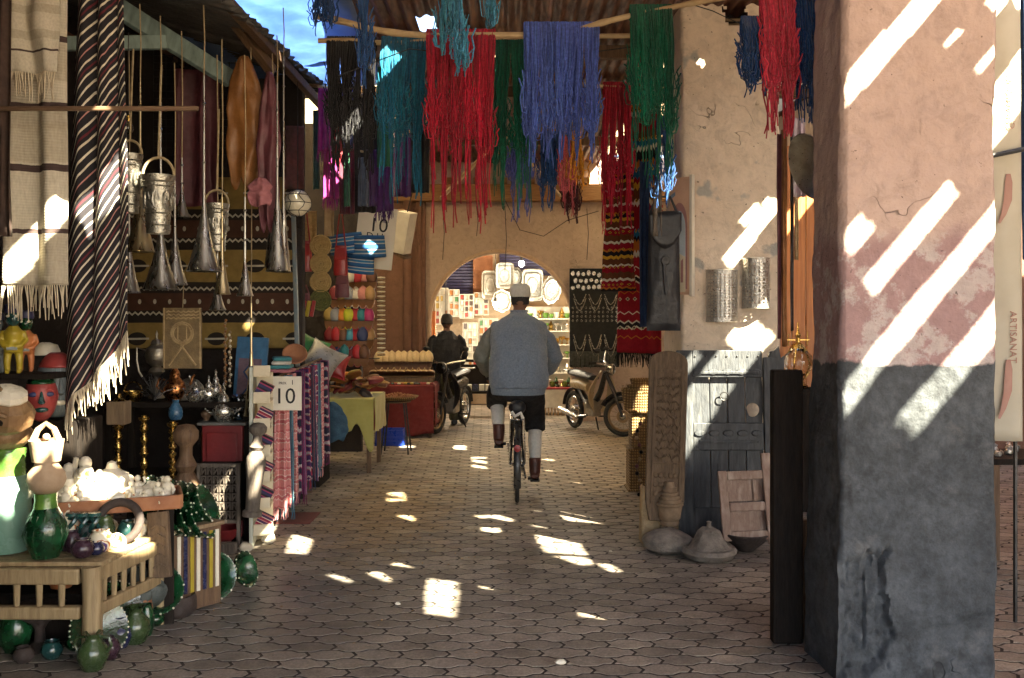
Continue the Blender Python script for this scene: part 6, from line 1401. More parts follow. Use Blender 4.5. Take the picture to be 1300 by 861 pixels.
scl = ['pink and white banded scarf beside the sign', 'pale blue scarf with fringe beside the pink one', 'soft coral pink scarf hanging long', 'navy scarf flecked with maroon', 'plum scarf with pale checks', 'violet scarf with red stripes', 'deep red scarf with white bands', 'dark blue scarf with white flecks']
for k in range(13):
    Y = 7.28+k*.115; x = -1.795+.004*k; ln = 1.02+.05*math.sin(k*2.1)-.012*k; a = V((x-.055, Y-.02, 0)); b = V((x+.085, Y+.05, 0)); mid = (a+b)/2+V((0, 0, 1.175+.005*k)); ci = (2, 1, 2, 3, 4, 5, 6, 7)[k] if k < 8 else k % 8
    lab = scl[k] if k < 8 else 'patterned maroon and navy scarf at the far end of the rail'
    t = thing('scarf', lab, 'scarf', mid, group='scarves on the rail')
    mb = cloth_mb(a-(a+b)/2, b-(a+b)/2, ln, folds=1.3+1.5*random.random(), amp=.045, nu=18, nv=22, seed=k, gather=.25); mb.obj('cloth', f'scarf{ci}', t, thick=.005)
    fb = MB(); 
    for i in range(14): p = V(mb.v[22*19+int(i*18/14)]); fb.tube([p, p+V((.004*math.sin(i*3), 0, -.045)), p+V((.006*math.sin(i*5), 0, -.08))], .0028, 4)
    stuff(fb.obj('fringe', f'scarf{ci}', t))
def sign(l, r, top, bot, Y, lines, label, rz=0, tilt=0):
    a, b = P(l, bot, Y), P(r, top, Y); w_, h = b.x-a.x, b.z-a.z; t = thing('price_sign', label, 'sign', ((a.x+b.x)/2, Y, a.z), rot=(0, tilt, rz)); MB().box((0, 0, h/2), (w_, .008, h)).obj('card', 'paper', t, smooth=False)
    for s_, sz, x, z in lines: text('lettering', s_, sz, 'ink', t, (x*w_, -.0065, z*h), depth=.0012)
sign(335, 383, 478, 521, 7.05, [('PRIX', .028, 0, .80), ('1', .05, .26, .82), ('10', .165, .06, .40)], 'white price card reading 10 in front of the scarves')
sign(448, 497, 263, 341, 9.6, [('PRIX', .06, .18, .88), ('10', .20, .05, .70), ('D H', .10, -.02, .52)], 'white price card reading 10 DH above the blue baskets', 0, R(6))
cols = dict(teal=(.06,.25,.28), pinkf=(.5,.18,.22), white=(.6,.58,.52), rust=(.35,.11,.05), green=(.05,.25,.09))
for n, c in cols.items(): D('fold_'+n, c, tuple(x*.7 for x in c), scale=20, rough=.9)
for k, (n, lb) in enumerate((('pinkf', 'folded pink cloth at the bottom of the stack by the sign'), ('teal', 'folded teal cloth above the folded pink cloth'), ('white', 'folded white cloth between the two teal ones'), ('teal', 'folded teal cloth topping the stack by the sign'))):
    o = MB().box((0, 0, 0), (.17-.01*k, .24, .028)).obj('folded_cloth', 'fold_'+n, smooth=False, bev=.012); o.location = (P(357, 400, 7.4).x, 7.42, 1.215+.031*k); o.rotation_euler = (0, 0, .1*k); tag(o, lb, 'cloth')
lathe_thing('clay_dish', [(0, 0), (.06, 0), (.10, .05), (.09, .055), (.05, .015), (0, .01)], 'terracotta', (P(374, 400, 7.6).x, 7.6, 1.31), 'terracotta dish tipped on edge behind the price card', 'dish', tilt=(R(50), R(20), 0))
# shawls hung under the awning
for n, c in dict(magenta=(.35,.02,.22), red=(.36,.015,.03), blue=(.02,.05,.32), green=(.015,.16,.07), purple=(.09,.02,.16), black=(.015,.013,.018), greyblue=(.10,.13,.20), wine=(.12,.012,.035), teal=(.015,.12,.13)).items(): D('shawl_'+n, c, tuple(x*.6 for x in c), scale=14, rough=.85, sheen=.3, tl=.12)
SH = [('magenta', 404, 421, 112, 192, 8.3, 1), ('red', 415, 434, 115, 196, 8.4, 1), ('magenta', 411, 430, 190, 252, 8.5, 1), ('blue', 430, 448, 114, 188, 8.5, 0), ('green', 479, 499, 84, 212, 8.3, 0), ('purple', 477, 500, 196, 268, 8.5, 1), ('black', 447, 484, 120, 270, 8.6, 0), ('wine', 431, 450, 182, 272, 8.55, 0), ('greyblue', 455, 468, 200, 262, 8.4, 0), ('green', 437, 444, 195, 262, 8.35, 0), ('purple', 464, 478, 190, 262, 8.45, 0), ('teal', 397, 406, 140, 240, 8.6, 0), ('purple', 500, 522, 150, 250, 9.6, 0), ('black', 520, 545, 150, 245, 9.8, 0)]
shl = ['magenta shawl hanging nearest the awning edge', 'bright red fringed shawl beside the magenta shawl', 'lower magenta shawl with violet fringe in the sunbeam', 'royal blue shawl beside the red shawl', 'wide emerald green shawl behind the teal wool', 'violet fringed shawl below the green shawl', 'wide black shawl in the middle of the shawls', 'wine coloured shawl beside the black shawl', 'narrow grey blue shawl over the black shawl', 'narrow green shawl below the blue shawl', 'narrow purple shawl right of the grey blue one', 'narrow teal shawl behind the magenta shawl', 'purple shawl in shadow behind the teal wool tails', 'black shawl in shadow behind the crimson wool']
for k, (c, l, r, tp, bt, Y, fr) in enumerate(SH): hang('shawl', l, r, tp, bt, Y, 'shawl_'+c, shl[k], 'shawl', fr=.09 if fr else 0, folds=2.5, amp=.02, seed=k, nu=24)
pole([(392,108,8.5),(440,117,8.5),(500,128,8.5)], .016, 'bamboo', 'thin pole carrying the shawls below the awning edge', cat='pole')
pole([(440,190,8.62),(470,195,8.62),(548,150,9.9)], .012, 'bamboo', 'second thin pole behind the shawls')
# cabinet, cushions, bags
o = MB().box((0, 0, .55), (.6, .5, 1.1)).obj('stall_cabinet', 'darkwood', smooth=False, bev=.01); o.location = (-2.12, 9.2, .017); tag(o, 'dark cabinet behind the scarves carrying the leather cushions', 'cabinet')
def cushion(loc, w_, rot, mat, label):
    def fn(s_):
        return lambda u, v: V(((u-.5)*w_*(1-.14*math.sin(PI*v)), (v-.5)*w_*(1-.14*math.sin(PI*u)), s_*.085*(math.sin(PI*u)*math.sin(PI*v))**.45+.004*noise.noise(V((u*8, v*8, w_)))))
    mb = MB().grid(fn(1), 16, 16, uv=False).grid(lambda u, v: fn(-1)(1-u, v), 16, 16, uv=False); t = thing('leather_cushion', label, 'cushion', loc, rot=rot); mb.obj('cover', mat, t)
    for a in (-1, 1):
        MB().tube([((q/8-.5)*w_, a*(.5-.07*math.sin(PI*q/8)-.0)*w_, 0) for q in range(9)], .006, 5).obj('piping', mat, t)
cushion((P(392, 400, 9.0).x, 9.0, 1.30), .34, (R(65), R(25), R(15)), 'leather_green', 'bright green leather cushion on the dark cabinet'); cushion((P(408, 400, 8.85).x, 8.85, 1.22), .36, (R(55), R(28), R(-5)), 'leather_silver', 'silver grey leather cushion leaning on the green one'); cushion((P(425, 400, 9.2).x, 9.2, 1.15), .26, (R(60), R(10), 0), 'leather_red', 'small red leather cushion beside the silver cushion')
def tote(l, r, top, bot, Y, mat, label, hl=30):
    a, b = P(l, bot, Y), P(r, top, Y); w_, h = b.x-a.x, b.z-a.z; t = thing('handbag', label, 'bag', ((a.x+b.x)/2, Y, a.z))
    MB().lathe([(0, 0), (w_*.50, 0), (w_*.54, h*.1), (w_*.5, h*.6), (w_*.42, h), (w_*.38, h), (w_*.40, h*.5), (0, h*.1)], 16, sy=.42).obj('body', mat, t, auto=60); MB().box((0, -w_*.2, h*.72), (w_*.8, .012, h*.4), rx=-.15).obj('flap', mat, t, smooth=False, bev=.005)
    MB().tube([(-w_*.35, 0, h), (-w_*.1, 0, h+S(hl, Y)), (w_*.1, 0, h+S(hl, Y)), (w_*.35, 0, h)], .007, 5).obj('strap', mat, t)
tote(378, 396, 306, 345, 9.0, 'leather_red', 'red leather handbag hung by the netted globe', 40); tote(424, 441, 312, 350, 9.1, 'leather_red', 'red leather handbag hung beside the straw mats', 40); tote(426, 443, 346, 378, 9.2, 'leather_ox', 'oxblood leather handbag hung below the red one', 10); tote(376, 386, 345, 362, 9.0, 'leather_orange', 'little orange leather purse below the red handbag', 12); tote(380, 394, 372, 392, 8.9, 'leather_ox', 'dark red pouch below the orange purse', 10)
for k in range(3):
    o = MB().box((0, 0, .075), (.035, .02, .15)).obj('tag_strip', ('leather_red', 'yellowpaint', 'leather_red')[k], smooth=False, bev=.004); o.location = P(383+6*k, 402, 8.8); o.rotation_euler = (0, .2, 0); tag(o, ['red leather tag hanging left of the yellow tag', 'yellow leather tag hanging between two red tags', 'red leather tag hanging right of the yellow tag'][k], 'tag')
for k in range(4):
    t = thing('straw_mat', ['round straw mat at the top of the hanging row', 'round straw mat second in the hanging row', 'round straw mat third in the hanging row', 'dark green raffia mat lowest in the hanging row'][k], 'mat', P(407, 312+23*k, 8.95))
    for q in range(5): MB().tube([(.02*(q+.7)*math.cos(2*PI*i/18), 0, .02*(q+.7)*math.sin(2*PI*i/18)) for i in range(18)], .011, 5, closed=True).obj('coil', 'straw' if k < 3 else 'straw_green', t)
hang('beige_cloth', 412, 424, 240, 300, 8.7, 'strawbeige', 'beige leather apron hanging above the straw mats', 'cloth', folds=1, amp=.01); hang('beige_cloth', 384, 402, 268, 312, 9.1, 'straw', 'straw coloured cloth behind the netted globe', 'cloth', folds=1, amp=.01)
hang('patterned_bag', 362, 386, 160, 240, 7.9, 'maroonframe', 'dark framed patterned cloth hanging behind the bright horns', 'cloth', folds=1, amp=.01)
stripe('basket_blue', band_stops([(1,(.02,.13,.36)),(.35,(.45,.52,.55)),(.8,(.03,.20,.45)),(.3,(.55,.58,.55)),(.6,(.02,.09,.25))]), 2.2, wob=.03)
for k, (px, py, r_, h) in enumerate(((442, 322, .17, .20), (467, 326, .18, .21), (455, 346, .15, .17))):
    mb = MB().grid(lambda u, v: V((r_*(1-.1*v)*math.cos(2*PI*u), r_*(1-.1*v)*math.sin(2*PI*u), h*v)), 24, 6); mb.lathe([(0, 0), (r_, 0)], 20); o = mb.obj('striped_basket', 'basket_blue', thick=.01); o.location = P(px, py, 9.4); o.rotation_euler = (.1, .12*(k-1), 0); tag(o, ['blue and white striped basket left in the hanging cluster', 'blue and white striped basket just below the price card', 'smaller blue striped basket lowest in the hanging cluster'][k], 'basket')
# slippers
def slipper_parts():
    out = []; n = 12
    for i in range(n+1): t_ = i/n; out.append((.5*(.36+.10*math.sin(PI*t_)-.02)*.23*math.sqrt(max(0, 1-(2*t_-1)**4))*(1+.25*(t_ > .5)*math.sin(PI*t_)), t_*.25))
    poly = [(w_+.002, y) for w_, y in out]+[(-w_-.002, y) for w_, y in reversed(out)]
    sole = MB().prism(poly, lambda p: V((p[0], p[1], 0)), lambda p: V((p[0], p[1], .012)))
    def vf(u, v):
        y = lerp(.105, .252, v); i = min(n-1, int(y/.25*n)); f = y/.25*n-i; w_ = lerp(out[i][0], out[i+1][0], min(1, f))
        a = PI*u; return V((math.cos(a)*(w_+.003), y+.01*(1-abs(2*u-1))*(1-v)*-1, .01+math.sin(a)*.045*(1-.75*v**2)))
    vamp = MB().grid(vf, 12, 8, uv=False)
    back = MB().grid(lambda u, v: V((math.cos(PI+PI*u)*(.034), .035+math.sin(PI+PI*u)*.034, .01+.025*v)), 10, 2, uv=False)
    return sole, vamp, back
SLP = slipper_parts(); SLM = {}
def slipper(loc, rot, colr, label, group, s=1.0, sole='leather_tan'):
    t = thing('slipper', label, 'slipper', loc, rot=rot, group=group); t.scale = (s, s, s)
    if colr not in SLM:
        SLM[colr] = [SLP[0].obj('sole', sole, t, smooth=False), SLP[1].obj('vamp', colr, t, thick=.004), SLP[2].obj('heel', colr, t, thick=.004)]
    else:
        for o in SLM[colr]: c = o.copy(); col.objects.link(c); c.parent = t
    return t
SC = dict(white=(.66,.62,.52), pink=(.55,.22,.20), tan=(.42,.25,.10), olive=(.30,.22,.06), grey=(.28,.30,.34), orange=(.65,.22,.02), lime=(.50,.55,.03), red=(.42,.02,.03), teal=(.02,.20,.24), magenta=(.45,.03,.16), darkred=(.18,.015,.02), navy=(.03,.05,.15), sky=(.05,.28,.42), brown=(.14,.06,.03), beige=(.62,.46,.25), black=(.03,.025,.03))
for n, c in SC.items(): D('slip_'+n, c, tuple(x*.7 for x in c), scale=14, rough=.5, bm=.2)
ROWS = [(392, ['darkred','olive','grey','white','pink','tan'], 425, 9), (419, ['olive','grey','orange','lime','red','teal','magenta'], 418, 8.3), (444, ['darkred','red','brown','sky','red','navy','tan'], 419, 8.3), (466, ['darkred','navy','teal','darkred','red','brown'], 421, 8.3), (370, ['orange','white','red','pink','brown'], 436, 9)]
for r_, (py, cs, x0, dx) in enumerate(ROWS):
    for k, c in enumerate(cs):
        slipper(P(x0+k*dx, py, 10.9)+V((0, -.02*random.random(), 0)), (R(90+random.uniform(-8, 4)), 0, R(random.uniform(-8, 8))), 'slip_'+c, f'{c.replace("darkred", "dark red")} leather slipper hung toe up on the {["fourth lowest", "third lowest", "second lowest", "lowest", "topmost"][r_]} slipper row', 'slippers hanging in rows', 1.05)
for k in range(5):
    o = MB().tube([P(415, 394+25*k-14, 10.97), P(482, 394+25*k-14, 10.97)], .006, 5).obj('slipper_wire', 'iron'); tag(o, ['wire strung above the topmost slipper row', 'wire strung above the white slipper', 'wire strung above the orange slipper', 'wire strung above the sky blue slipper', 'wire strung above the lowest slippers'][k], 'wire')
t = thing('disc_string', 'string of stacked ridged brown discs beside the slippers', 'ornament', P(484, 452, 10.9))
for k in range(34): MB().lathe([(0, 0), (.045, .004), (.05, .012), (.045, .02), (0, .024)], 10, (0, 0, k*.027)).obj('disc', ('oldwood', 'ceramic')[k % 2], t)
# yellow clothed table with shoe heap
def draped_table(name, x0, x1, y0, y1, z, cl, label, clabel, drop, hem):
    t = thing(name, label, 'table', ((x0+x1)/2, (y0+y1)/2, .017)); w_, d = x1-x0, y1-y0
    MB().box((0, 0, z-.04), (w_, d, .035)).obj('top', 'brownwood', t, smooth=False, bev=.004)
    for sx in (-1, 1):
        for sy in (-1, 1): MB().box((sx*(w_/2-.04), sy*(d/2-.04), (z-.06)/2), (.045, .045, z-.06)).obj('leg', 'brownwood', t, smooth=False, bev=.004)
    def fn(u, v):
        # unrolled: front skirt, top, and the lane-side skirt hangs from the right edge
        L_ = d+drop; s_ = v*L_; x = (u-.5)*(w_+.03)
        if s_ < d: return V((x, d/2-s_, 0.004*noise.noise(V((u*6, v*6, 0)))))
        q = s_-d; return V((x, -d/2-.018-.02*abs(math.sin(u*9+q*3))*min(1, q*4), -q+hem(u)*min(1, q/drop)))
    mb = MB().grid(fn, 40, 40); q = x1
    o = mb.obj('tablecloth', cl, thick=.005); o.location = ((x0+x1)/2, (y0+y1)/2, z+.002); tag(o, clabel, 'tablecloth')
    s2 = MB().grid(lambda u, v: V((w_/2+.022+.015*abs(math.sin(u*8+v*3))*v, (u-.5)*d, -v*drop*.9+.03*noise.noise(V((u*5, 0, 3)))*v)), 24, 14); o2 = s2.obj('side_drape', cl, o, thick=.005)
    return t
draped_table('shoe_table', -2.22, -1.44, 9.75, 10.55, .79, 'yellowcloth', 'wooden table under the heap of shoes', 'pale yellow cloth draped over the shoe table', .40, lambda u: .06*math.sin(u*11)+.10*(u > .72)*math.sin((u-.72)*20))
draped_table('clog_table', -1.92, -1.05, 12.55, 13.35, .72, 'redcloth', 'wooden table under the beige slippers', 'dark red cloth draped over the slipper table', .62, lambda u: .03*math.sin(u*8)-.05*u)
rs = random.Random(21)
for k in range(46):
    q = rs.random(); c = rs.choice(('brown','brown','tan','darkred','olive','black','brown','orange')); hgt = .24*(1-abs(rs.gauss(0, .45))); x = lerp(-2.18, -1.5, q); zz = .81+max(0, hgt)*(1-.55*q)
    slipper((x, rs.uniform(9.85, 10.45), zz), (rs.uniform(-.5, .5), rs.uniform(-.6, .6), rs.uniform(0, 6.28)), 'slip_'+c, f'{c.replace("darkred", "dark red")} leather shoe tumbled in the heap on the yellow cloth', 'shoes heaped on the yellow cloth', 1.05)
t = thing('slipper_riser', 'stepped wooden riser under the beige slippers', 'riser', (-1.5, 13.05, .73)); MB().box((0, .12, .07), (.84, .16, .14)).obj('upper_step', 'oldwood', t, smooth=False, bev=.004); MB().box((0, -.10, .035), (.84, .22, .07)).obj('lower_step', 'oldwood', t, smooth=False, bev=.004)
for k in range(9): slipper((-1.85+.085*k+(.008 if k % 2 else 0), 13.12, .875), (R(72), 0, R(rs.uniform(-5, 5))), 'slip_beige', 'beige slipper standing upright in the back row on red table', 'upright beige slippers on the red table', 1.15, 'slip_brown')
for k in range(11): slipper((-1.88+.078*k, 13.0, .81), (R(18), 0, R(180+rs.uniform(-6, 6))), 'slip_beige', 'beige slipper lying toe forward on the riser\'s lower step', 'lying beige slippers on the red table', .95)
mbm = ('maskred', 'glaze_teal', 'porc', 'glaze_cobalt', 'orangepaint', 'yellowpaint', 'leather_red')
for k in range(20):
    for j in range(2):
        o = MB().tube([(.026*math.cos(2*PI*q/10), .026*math.sin(2*PI*q/10), .012) for q in range(10)], .012, 5, closed=True).obj('bangle', rs.choice(mbm)); o.location = (-1.89+.043*k, 12.6+.07*j, .726); tag(o, 'small coloured bangle lying along the red table\'s front edge', 'bangle', 'bangles on the red table')
# denim bag, stool with tray, blue crate, poster
hide([(400,512),(434,510),(436,530),(440,552),(430,562),(418,560),(412,545),(402,542)], 9.62, 'denim', 'faded denim bag hanging from the yellow clothed table', 1)
t = thing('stool', 'thin legged metal stool holding a tray of nuts', 'stool', (P(503, 400, 11.2).x, 11.2, .017)); MB().lathe([(0, .60), (.17, .60), (.175, .615), (0, .62)], 18).obj('seat', 'brownwood', t)
for sx, sy in ((-1, -1), (1, -1), (1, 1), (-1, 1)): MB().tube([(sx*.10, sy*.10, .60), (sx*.16, sy*.16, 0)], .010, 6).obj('leg', 'iron', t)
t = thing('nut_tray', 'flat basket tray heaped with reddish nuts on the stool', 'tray', (P(505, 400, 11.2).x, 11.2, .64)); MB().lathe([(0, 0), (.20, .01), (.25, .05), (.24, .055), (.19, .02), (0, .015)], 22).obj('basket', 'wicker', t)
nb = MB()
for k in range(160): a = rs.uniform(0, 6.28); q = .21*math.sqrt(rs.random()); nb.ball((q*math.cos(a), q*math.sin(a), .03+.05*(1-q/.22)+rs.uniform(0, .012)), .013, 6, 4)
stuff(nb.obj('nuts', 'terracotta', t))
t = thing('plastic_crate', 'bright blue plastic crate on the pavers under the stool', 'crate', (P(496, 400, 11.9).x, 11.9, .017)); 
for y in (-.13, .13): MB().box((0, y, .10), (.34, .014, .20), rx=.08*(1 if y < 0 else -1)).obj('side', 'plasticblue', t, smooth=False, bev=.004)
for x in (-.17, .17): MB().box((x, 0, .10), (.014, .25, .20), ry=.08*(-1 if x < 0 else 1)*-1).obj('end', 'plasticblue', t, smooth=False, bev=.004)
MB().box((0, 0, .01), (.32, .24, .012)).obj('bottom', 'plasticblue', t, smooth=False)
for z in (.06, .11, .16): MB().box((0, -.142, z), (.33, .008, .012)).obj('ridge', 'plasticblue', t, smooth=False)
t = thing('poster', 'red and yellow printed poster leaning below the denim bag', 'poster', P(406, 598, 9.5), rot=(R(-6), 0, R(10))); MB().box((0, 0, .19), (.10, .006, .38)).obj('sheet', 'leather_red', t, smooth=False); MB().prism([(-.04, .05), (.04, .03), (.045, .16), (-.02, .20)], lambda p: V((p[0], -.004, p[1])), lambda p: V((p[0], -.006, p[1]))).obj('printed_patch', 'yellowpaint', t, smooth=False); MB().prism([(-.045, .30), (.045, .22), (.045, .34), (-.03, .37)], lambda p: V((p[0], -.004, p[1])), lambda p: V((p[0], -.006, p[1]))).obj('printed_patch', 'porc', t, smooth=False)
# floodlight box under the beam
t = thing('lamp_box', 'unlit wooden sided lamp box hanging under the timber beam', 'lamp', P(508, 325, 11.0), rot=(R(8), R(14), R(-18))); MB().box((0, 0, .28), (.17, .20, .48)).obj('housing', 'white_paint', t, smooth=False, bev=.006); MB().box((-.10, 0, .28), (.03, .21, .50)).obj('side_board', 'beamwood', t, smooth=False, bev=.005); MB().box((.01, 0, .02), (.19, .19, .03), ry=.2).obj('bottom', 'brownwood', t, smooth=False, bev=.004); MB().tube([(0, 0, .52), (.02, 0, .75)], .006, 5).obj('bracket', 'iron', t)
# straight ropes / wires across the end wall
for k, (x, y0, y1, Y) in enumerate(((641, 262, 345, 13.5), (745, 265, 330, 13.6), (562, 262, 330, 13.8), (605, 262, 300, 13.6))):
    o = MB().tube([P(x, y0, Y), P(x+2, (y0+y1)/2, Y), P(x, y1, Y)], .005, 4).obj('rope', 'iron'); tag(o, ['thin cord hanging above the arch crown', 'thin cord hanging near the jewellery board', 'thin cord hanging left of the arch', 'thin short cord hanging from the beam'][k], 'cord')
# ---------------------------------------------------------------- the lit shop inside the arch
plaster('shopwall', (.60,.48,.34), (.52,.40,.28))
t = thing('shop_room', 'lit shop interior with plaster walls beyond the arch', 'room', (0, 14.95, 0))
MB().box((-.17, 2.5, 1.6), (5.2, .1, 3.2)).obj('back_wall', 'shopwall', t, smooth=False); MB().box((-2.3, 1.25, 1.6), (.1, 2.4, 3.2)).obj('side_wall', 'shopwall', t, smooth=False); MB().box((1.9, 1.25, 1.6), (.1, 2.4, 3.2)).obj('side_wall', 'shopwall', t, smooth=False); MB().box((-.2, 1.25, 3.25), (4.3, 2.4, .1)).obj('ceiling', 'shopwall', t, smooth=False)
for l, r, tp, bt, lb in ((556, 601, 325, 385, 'violet blue roller shutter left of the orange panel'), (634, 712, 318, 350, 'violet blue roller shutter above the silver trays')):
    a, b = P(l, bt, 17.2), P(r, tp, 17.2); t = thing('roller_shutter', lb, 'shutter', ((a.x+b.x)/2, 17.32, a.z)); n = int((b.z-a.z)/.055)
    for k in range(n): MB().box((0, 0, .03+.055*k), (b.x-a.x, .05, .046), rx=.25).obj('slat', 'shutterblue', t, smooth=False, bev=.006)
o = MB().box((0, 0, .35), (.36, .04, .75)).obj('wall_board', 'terracotta', smooth=False, bev=.005); o.location = P(613, 375, 17.2); tag(o, 'orange brown board between the two roller shutters', 'board')
pk = {}
for n, c in dict(red=(.38,.05,.035), green=(.07,.22,.08), yellow=(.55,.38,.10), white=(.75,.72,.62), amber=(.45,.18,.04), dark=(.08,.05,.04)).items():
    D('pack_'+n, c, tuple(x*.8 for x in c), scale=12, rough=.4, bm=.05)
    pk[n] = None
rs = random.Random(31)
def rack(l, r, tp, bt, Y, nx, ny, label):
    a, b = P(l, bt, Y), P(r, tp, Y); w_, h = b.x-a.x, b.z-a.z; t = thing('display_rack', label, 'rack', ((a.x+b.x)/2, Y, a.z)); cw, ch = w_/nx, h/ny
    MB().box((0, .03, h/2), (w_, .012, h)).obj('backing', 'pack_white', t, smooth=False)
    for k in range(nx+1): MB().box((-w_/2+k*cw, -.01, h/2), (.012, .06, h)).obj('upright', 'pack_white', t, smooth=False)
    for k in range(ny+1): MB().box((0, -.012, k*ch), (w_, .055, .012)).obj('ledge', 'pack_white', t, smooth=False)
    for i in range(nx):
        for j in range(ny):
            n = rs.choice(('red','green','yellow','white','amber','dark','amber','red','dark','white'))
            if rs.random() < .08: continue
            if pk[n] is None: pk[n] = MB().box((0, 0, .5), (.62, .03, .72)).obj('packet', 'pack_'+n, t, smooth=False); o = pk[n]
            else: o = pk[n].copy(); col.objects.link(o); o.parent = t
            o.location = (-w_/2+(i+.5)*cw, 0, (j+.08)*ch); o.scale = (cw*rs.uniform(.7, 1.25), 1, ch*rs.uniform(.75, 1.1))
rack(553, 569, 366, 412, 17.0, 3, 5, 'display rack of small packets nearest the left arch jamb'); rack(570, 583, 368, 402, 16.9, 2, 4, 'narrow display rack of packets above the standing man'); rack(584, 601, 374, 404, 16.9, 3, 4, 'display rack of red and green packets below the shutter'); rack(602, 620, 372, 400, 17.0, 3, 4, 'display rack of packets beside the round tray'); rack(588, 606, 410, 486, 16.8, 3, 8, 'tall display rack of packets beside the standing man'); rack(608, 632, 405, 486, 16.9, 4, 8, 'tall display rack of packets behind the cyclist'); rack(549, 560, 420, 470, 16.9, 2, 5, 'low display rack of packets behind the standing man')
# silver trays on the wall
def stray(cx, cy, rx, rz_, Y, lobes, label, tilt=0, mat='traysilver'):
    a = P(cx, cy, Y); w_, h = S(rx, Y), S(rz_, Y); t = thing('silver_tray', label, 'tray', a, rot=(R(6), tilt, 0)); n = 40; mb = MB(); rr = lambda q: 1+.05*math.cos(lobes*q) if lobes else 1/max(abs(math.cos(q))**8+abs(math.sin(q))**8, 1e-9)**.125
    rings = [(0, -.0), (.72, -.0), (.78, -.02), (.95, -.035), (1.0, -.03), (1.0, -.015)]; vs = []; fs = []
    for s_, y in rings:
        for k in range(n): q = 2*PI*k/n; vs.append(V((w_*s_*rr(q)*math.cos(q), y, h*s_*rr(q)*math.sin(q))))
    for i in range(len(rings)-1): fs += [(i*n+k, i*n+(k+1) % n, (i+1)*n+(k+1) % n, (i+1)*n+k) for k in range(n)]
    mb.add(vs, fs).obj('dish', mat, t)
    MB().tube([(w_*.5*math.cos(2*PI*k/24), -.006, h*.5*math.sin(2*PI*k/24)) for k in range(24)], .012, 5, closed=True).obj('engraved_ring', mat, t); MB().tube([(w_*1.0*rr(2*PI*k/32)*math.cos(2*PI*k/32), -.03, h*rr(2*PI*k/32)*math.sin(2*PI*k/32)) for k in range(32)], .012, 5, closed=True).obj('rim', mat, t)
stray(641, 350, 11, 16, 16.6, 0, 'rectangular silver tray hung highest in the arch'); stray(637, 382, 12, 14, 16.4, 8, 'scalloped pewter tray hung beside the cyclist\'s head', 0, 'pewter'); stray(622, 362, 10, 18, 16.9, 0, 'dull arched tray hung behind the rectangular tray', 0, 'tin2'); stray(676, 362, 13, 20, 16.9, 0, 'tall oval silver tray hung right of the cap'); stray(700, 368, 12, 18, 16.6, 12, 'oval silver tray with fluted rim near the right jamb', .2); stray(655, 352, 8, 12, 16.95, 10, 'small round silver tray behind the others'); stray(715, 352, 8, 12, 16.9, 12, 'small oval silver tray high by the right jamb')
# shelves of silverware on the right
a, b = P(655, 505, 16.9), P(726, 392, 16.9); t = thing('silver_shelves', 'wall shelves crowded with bright silverware inside the arch', 'shelves', ((a.x+b.x)/2, 16.9, 0)); w_ = b.x-a.x; SZ = [.30, .62, .88, 1.12, 1.36, 1.58]
MB().box((0, .16, .95), (w_, .02, 1.7)).obj('back_panel', 'pack_white', t, smooth=False)
for z in SZ: MB().box((0, 0, z), (w_, .30, .02)).obj('shelf', 'pack_white', t, smooth=False)
protoS = []
for k, pr in enumerate(([(0, 0), (.03, 0), (.045, .03), (.05, .09), (.045, .092), (.03, .02)], [(0, 0), (.05, 0), (.055, .02), (.03, .05), (.045, .09), (.02, .14), (.01, .17), (0, .175)], [(0, 0), (.03, 0), (.01, .02), (.01, .06), (.05, .09), (.055, .12), (.04, .1), (0, .08)])):
    protoS.append(MB().lathe(pr, 12))
MSH = {}
SLB = ['silver beaker on the bright shelves inside the arch', 'silver lidded pot on the bright shelves inside the arch', 'silver goblet on the bright shelves inside the arch']
for z in SZ:
    for k in range(10):
        kind = rs.randrange(3); ma = rs.choice(('silver', 'silver', 'brass', 'porc', 'glaze_lime'))
        if (kind, ma) not in MSH: o = protoS[kind].obj('silverware', ma); MSH[(kind, ma)] = o
        else: o = MSH[(kind, ma)].copy(); col.objects.link(o)
        o.location = ((a.x+b.x)/2-w_/2+.06+k*(w_-.1)/9.5, 16.86+rs.uniform(-.06, .08), z+.0105); s_ = rs.uniform(.85, 1.2); o.scale = (s_, s_, s_)
        nm = {'silver': 'silver', 'brass': 'brass', 'porc': 'white', 'glaze_lime': 'lime green'}[ma]; tag(o, SLB[kind].replace('silver', nm, 1), 'tableware', 'tableware on the bright shelves')
t = thing('shop_counter', 'low white counter with red cloth edge inside the arch', 'counter', (P(706, 400, 15.6).x, 15.6, .017)); MB().box((0, 0, .27), (.62, .4, .30)).obj('body', 'pack_white', t, smooth=False, bev=.006); MB().box((0, -.005, .435), (.66, .44, .03)).obj('red_cloth', 'leather_red', t, smooth=False, bev=.006)
for k in range(12): MB().box((-.29+.0527*k, -.18, .06), (.028, .03, .12)).obj('lattice_bar', 'bisque', t, smooth=False, bev=.003)
for k in range(9):
    o = protoS[k % 3].obj('glassware', ('glaze_lime', 'glaze_green', 'porc')[k % 3]); o.location = (P(706, 400, 15.6).x-.27+.068*k, 15.55, .468); tag(o, ['lime green beaker on the low white counter', 'dark green lidded pot on the low white counter', 'white goblet on the low white counter'][k % 3], 'tableware', 'tableware on the counter')
t = thing('low_bench', 'low dark bench with a black display tray inside the arch', 'bench', (P(612, 400, 15.2).x, 15.2, .017)); MB().box((0, 0, .40), (.78, .35, .04)).obj('seat', 'darkwood', t, smooth=False, bev=.004); MB().box((0, .16, .62), (.78, .03, .42)).obj('back_board', 'darkwood', t, smooth=False, bev=.004)
for sx in (-1, 1):
    for sy in (-1, 1): MB().box((sx*.34, sy*.13, .19), (.05, .05, .38)).obj('leg', 'darkwood', t, smooth=False, bev=.004)
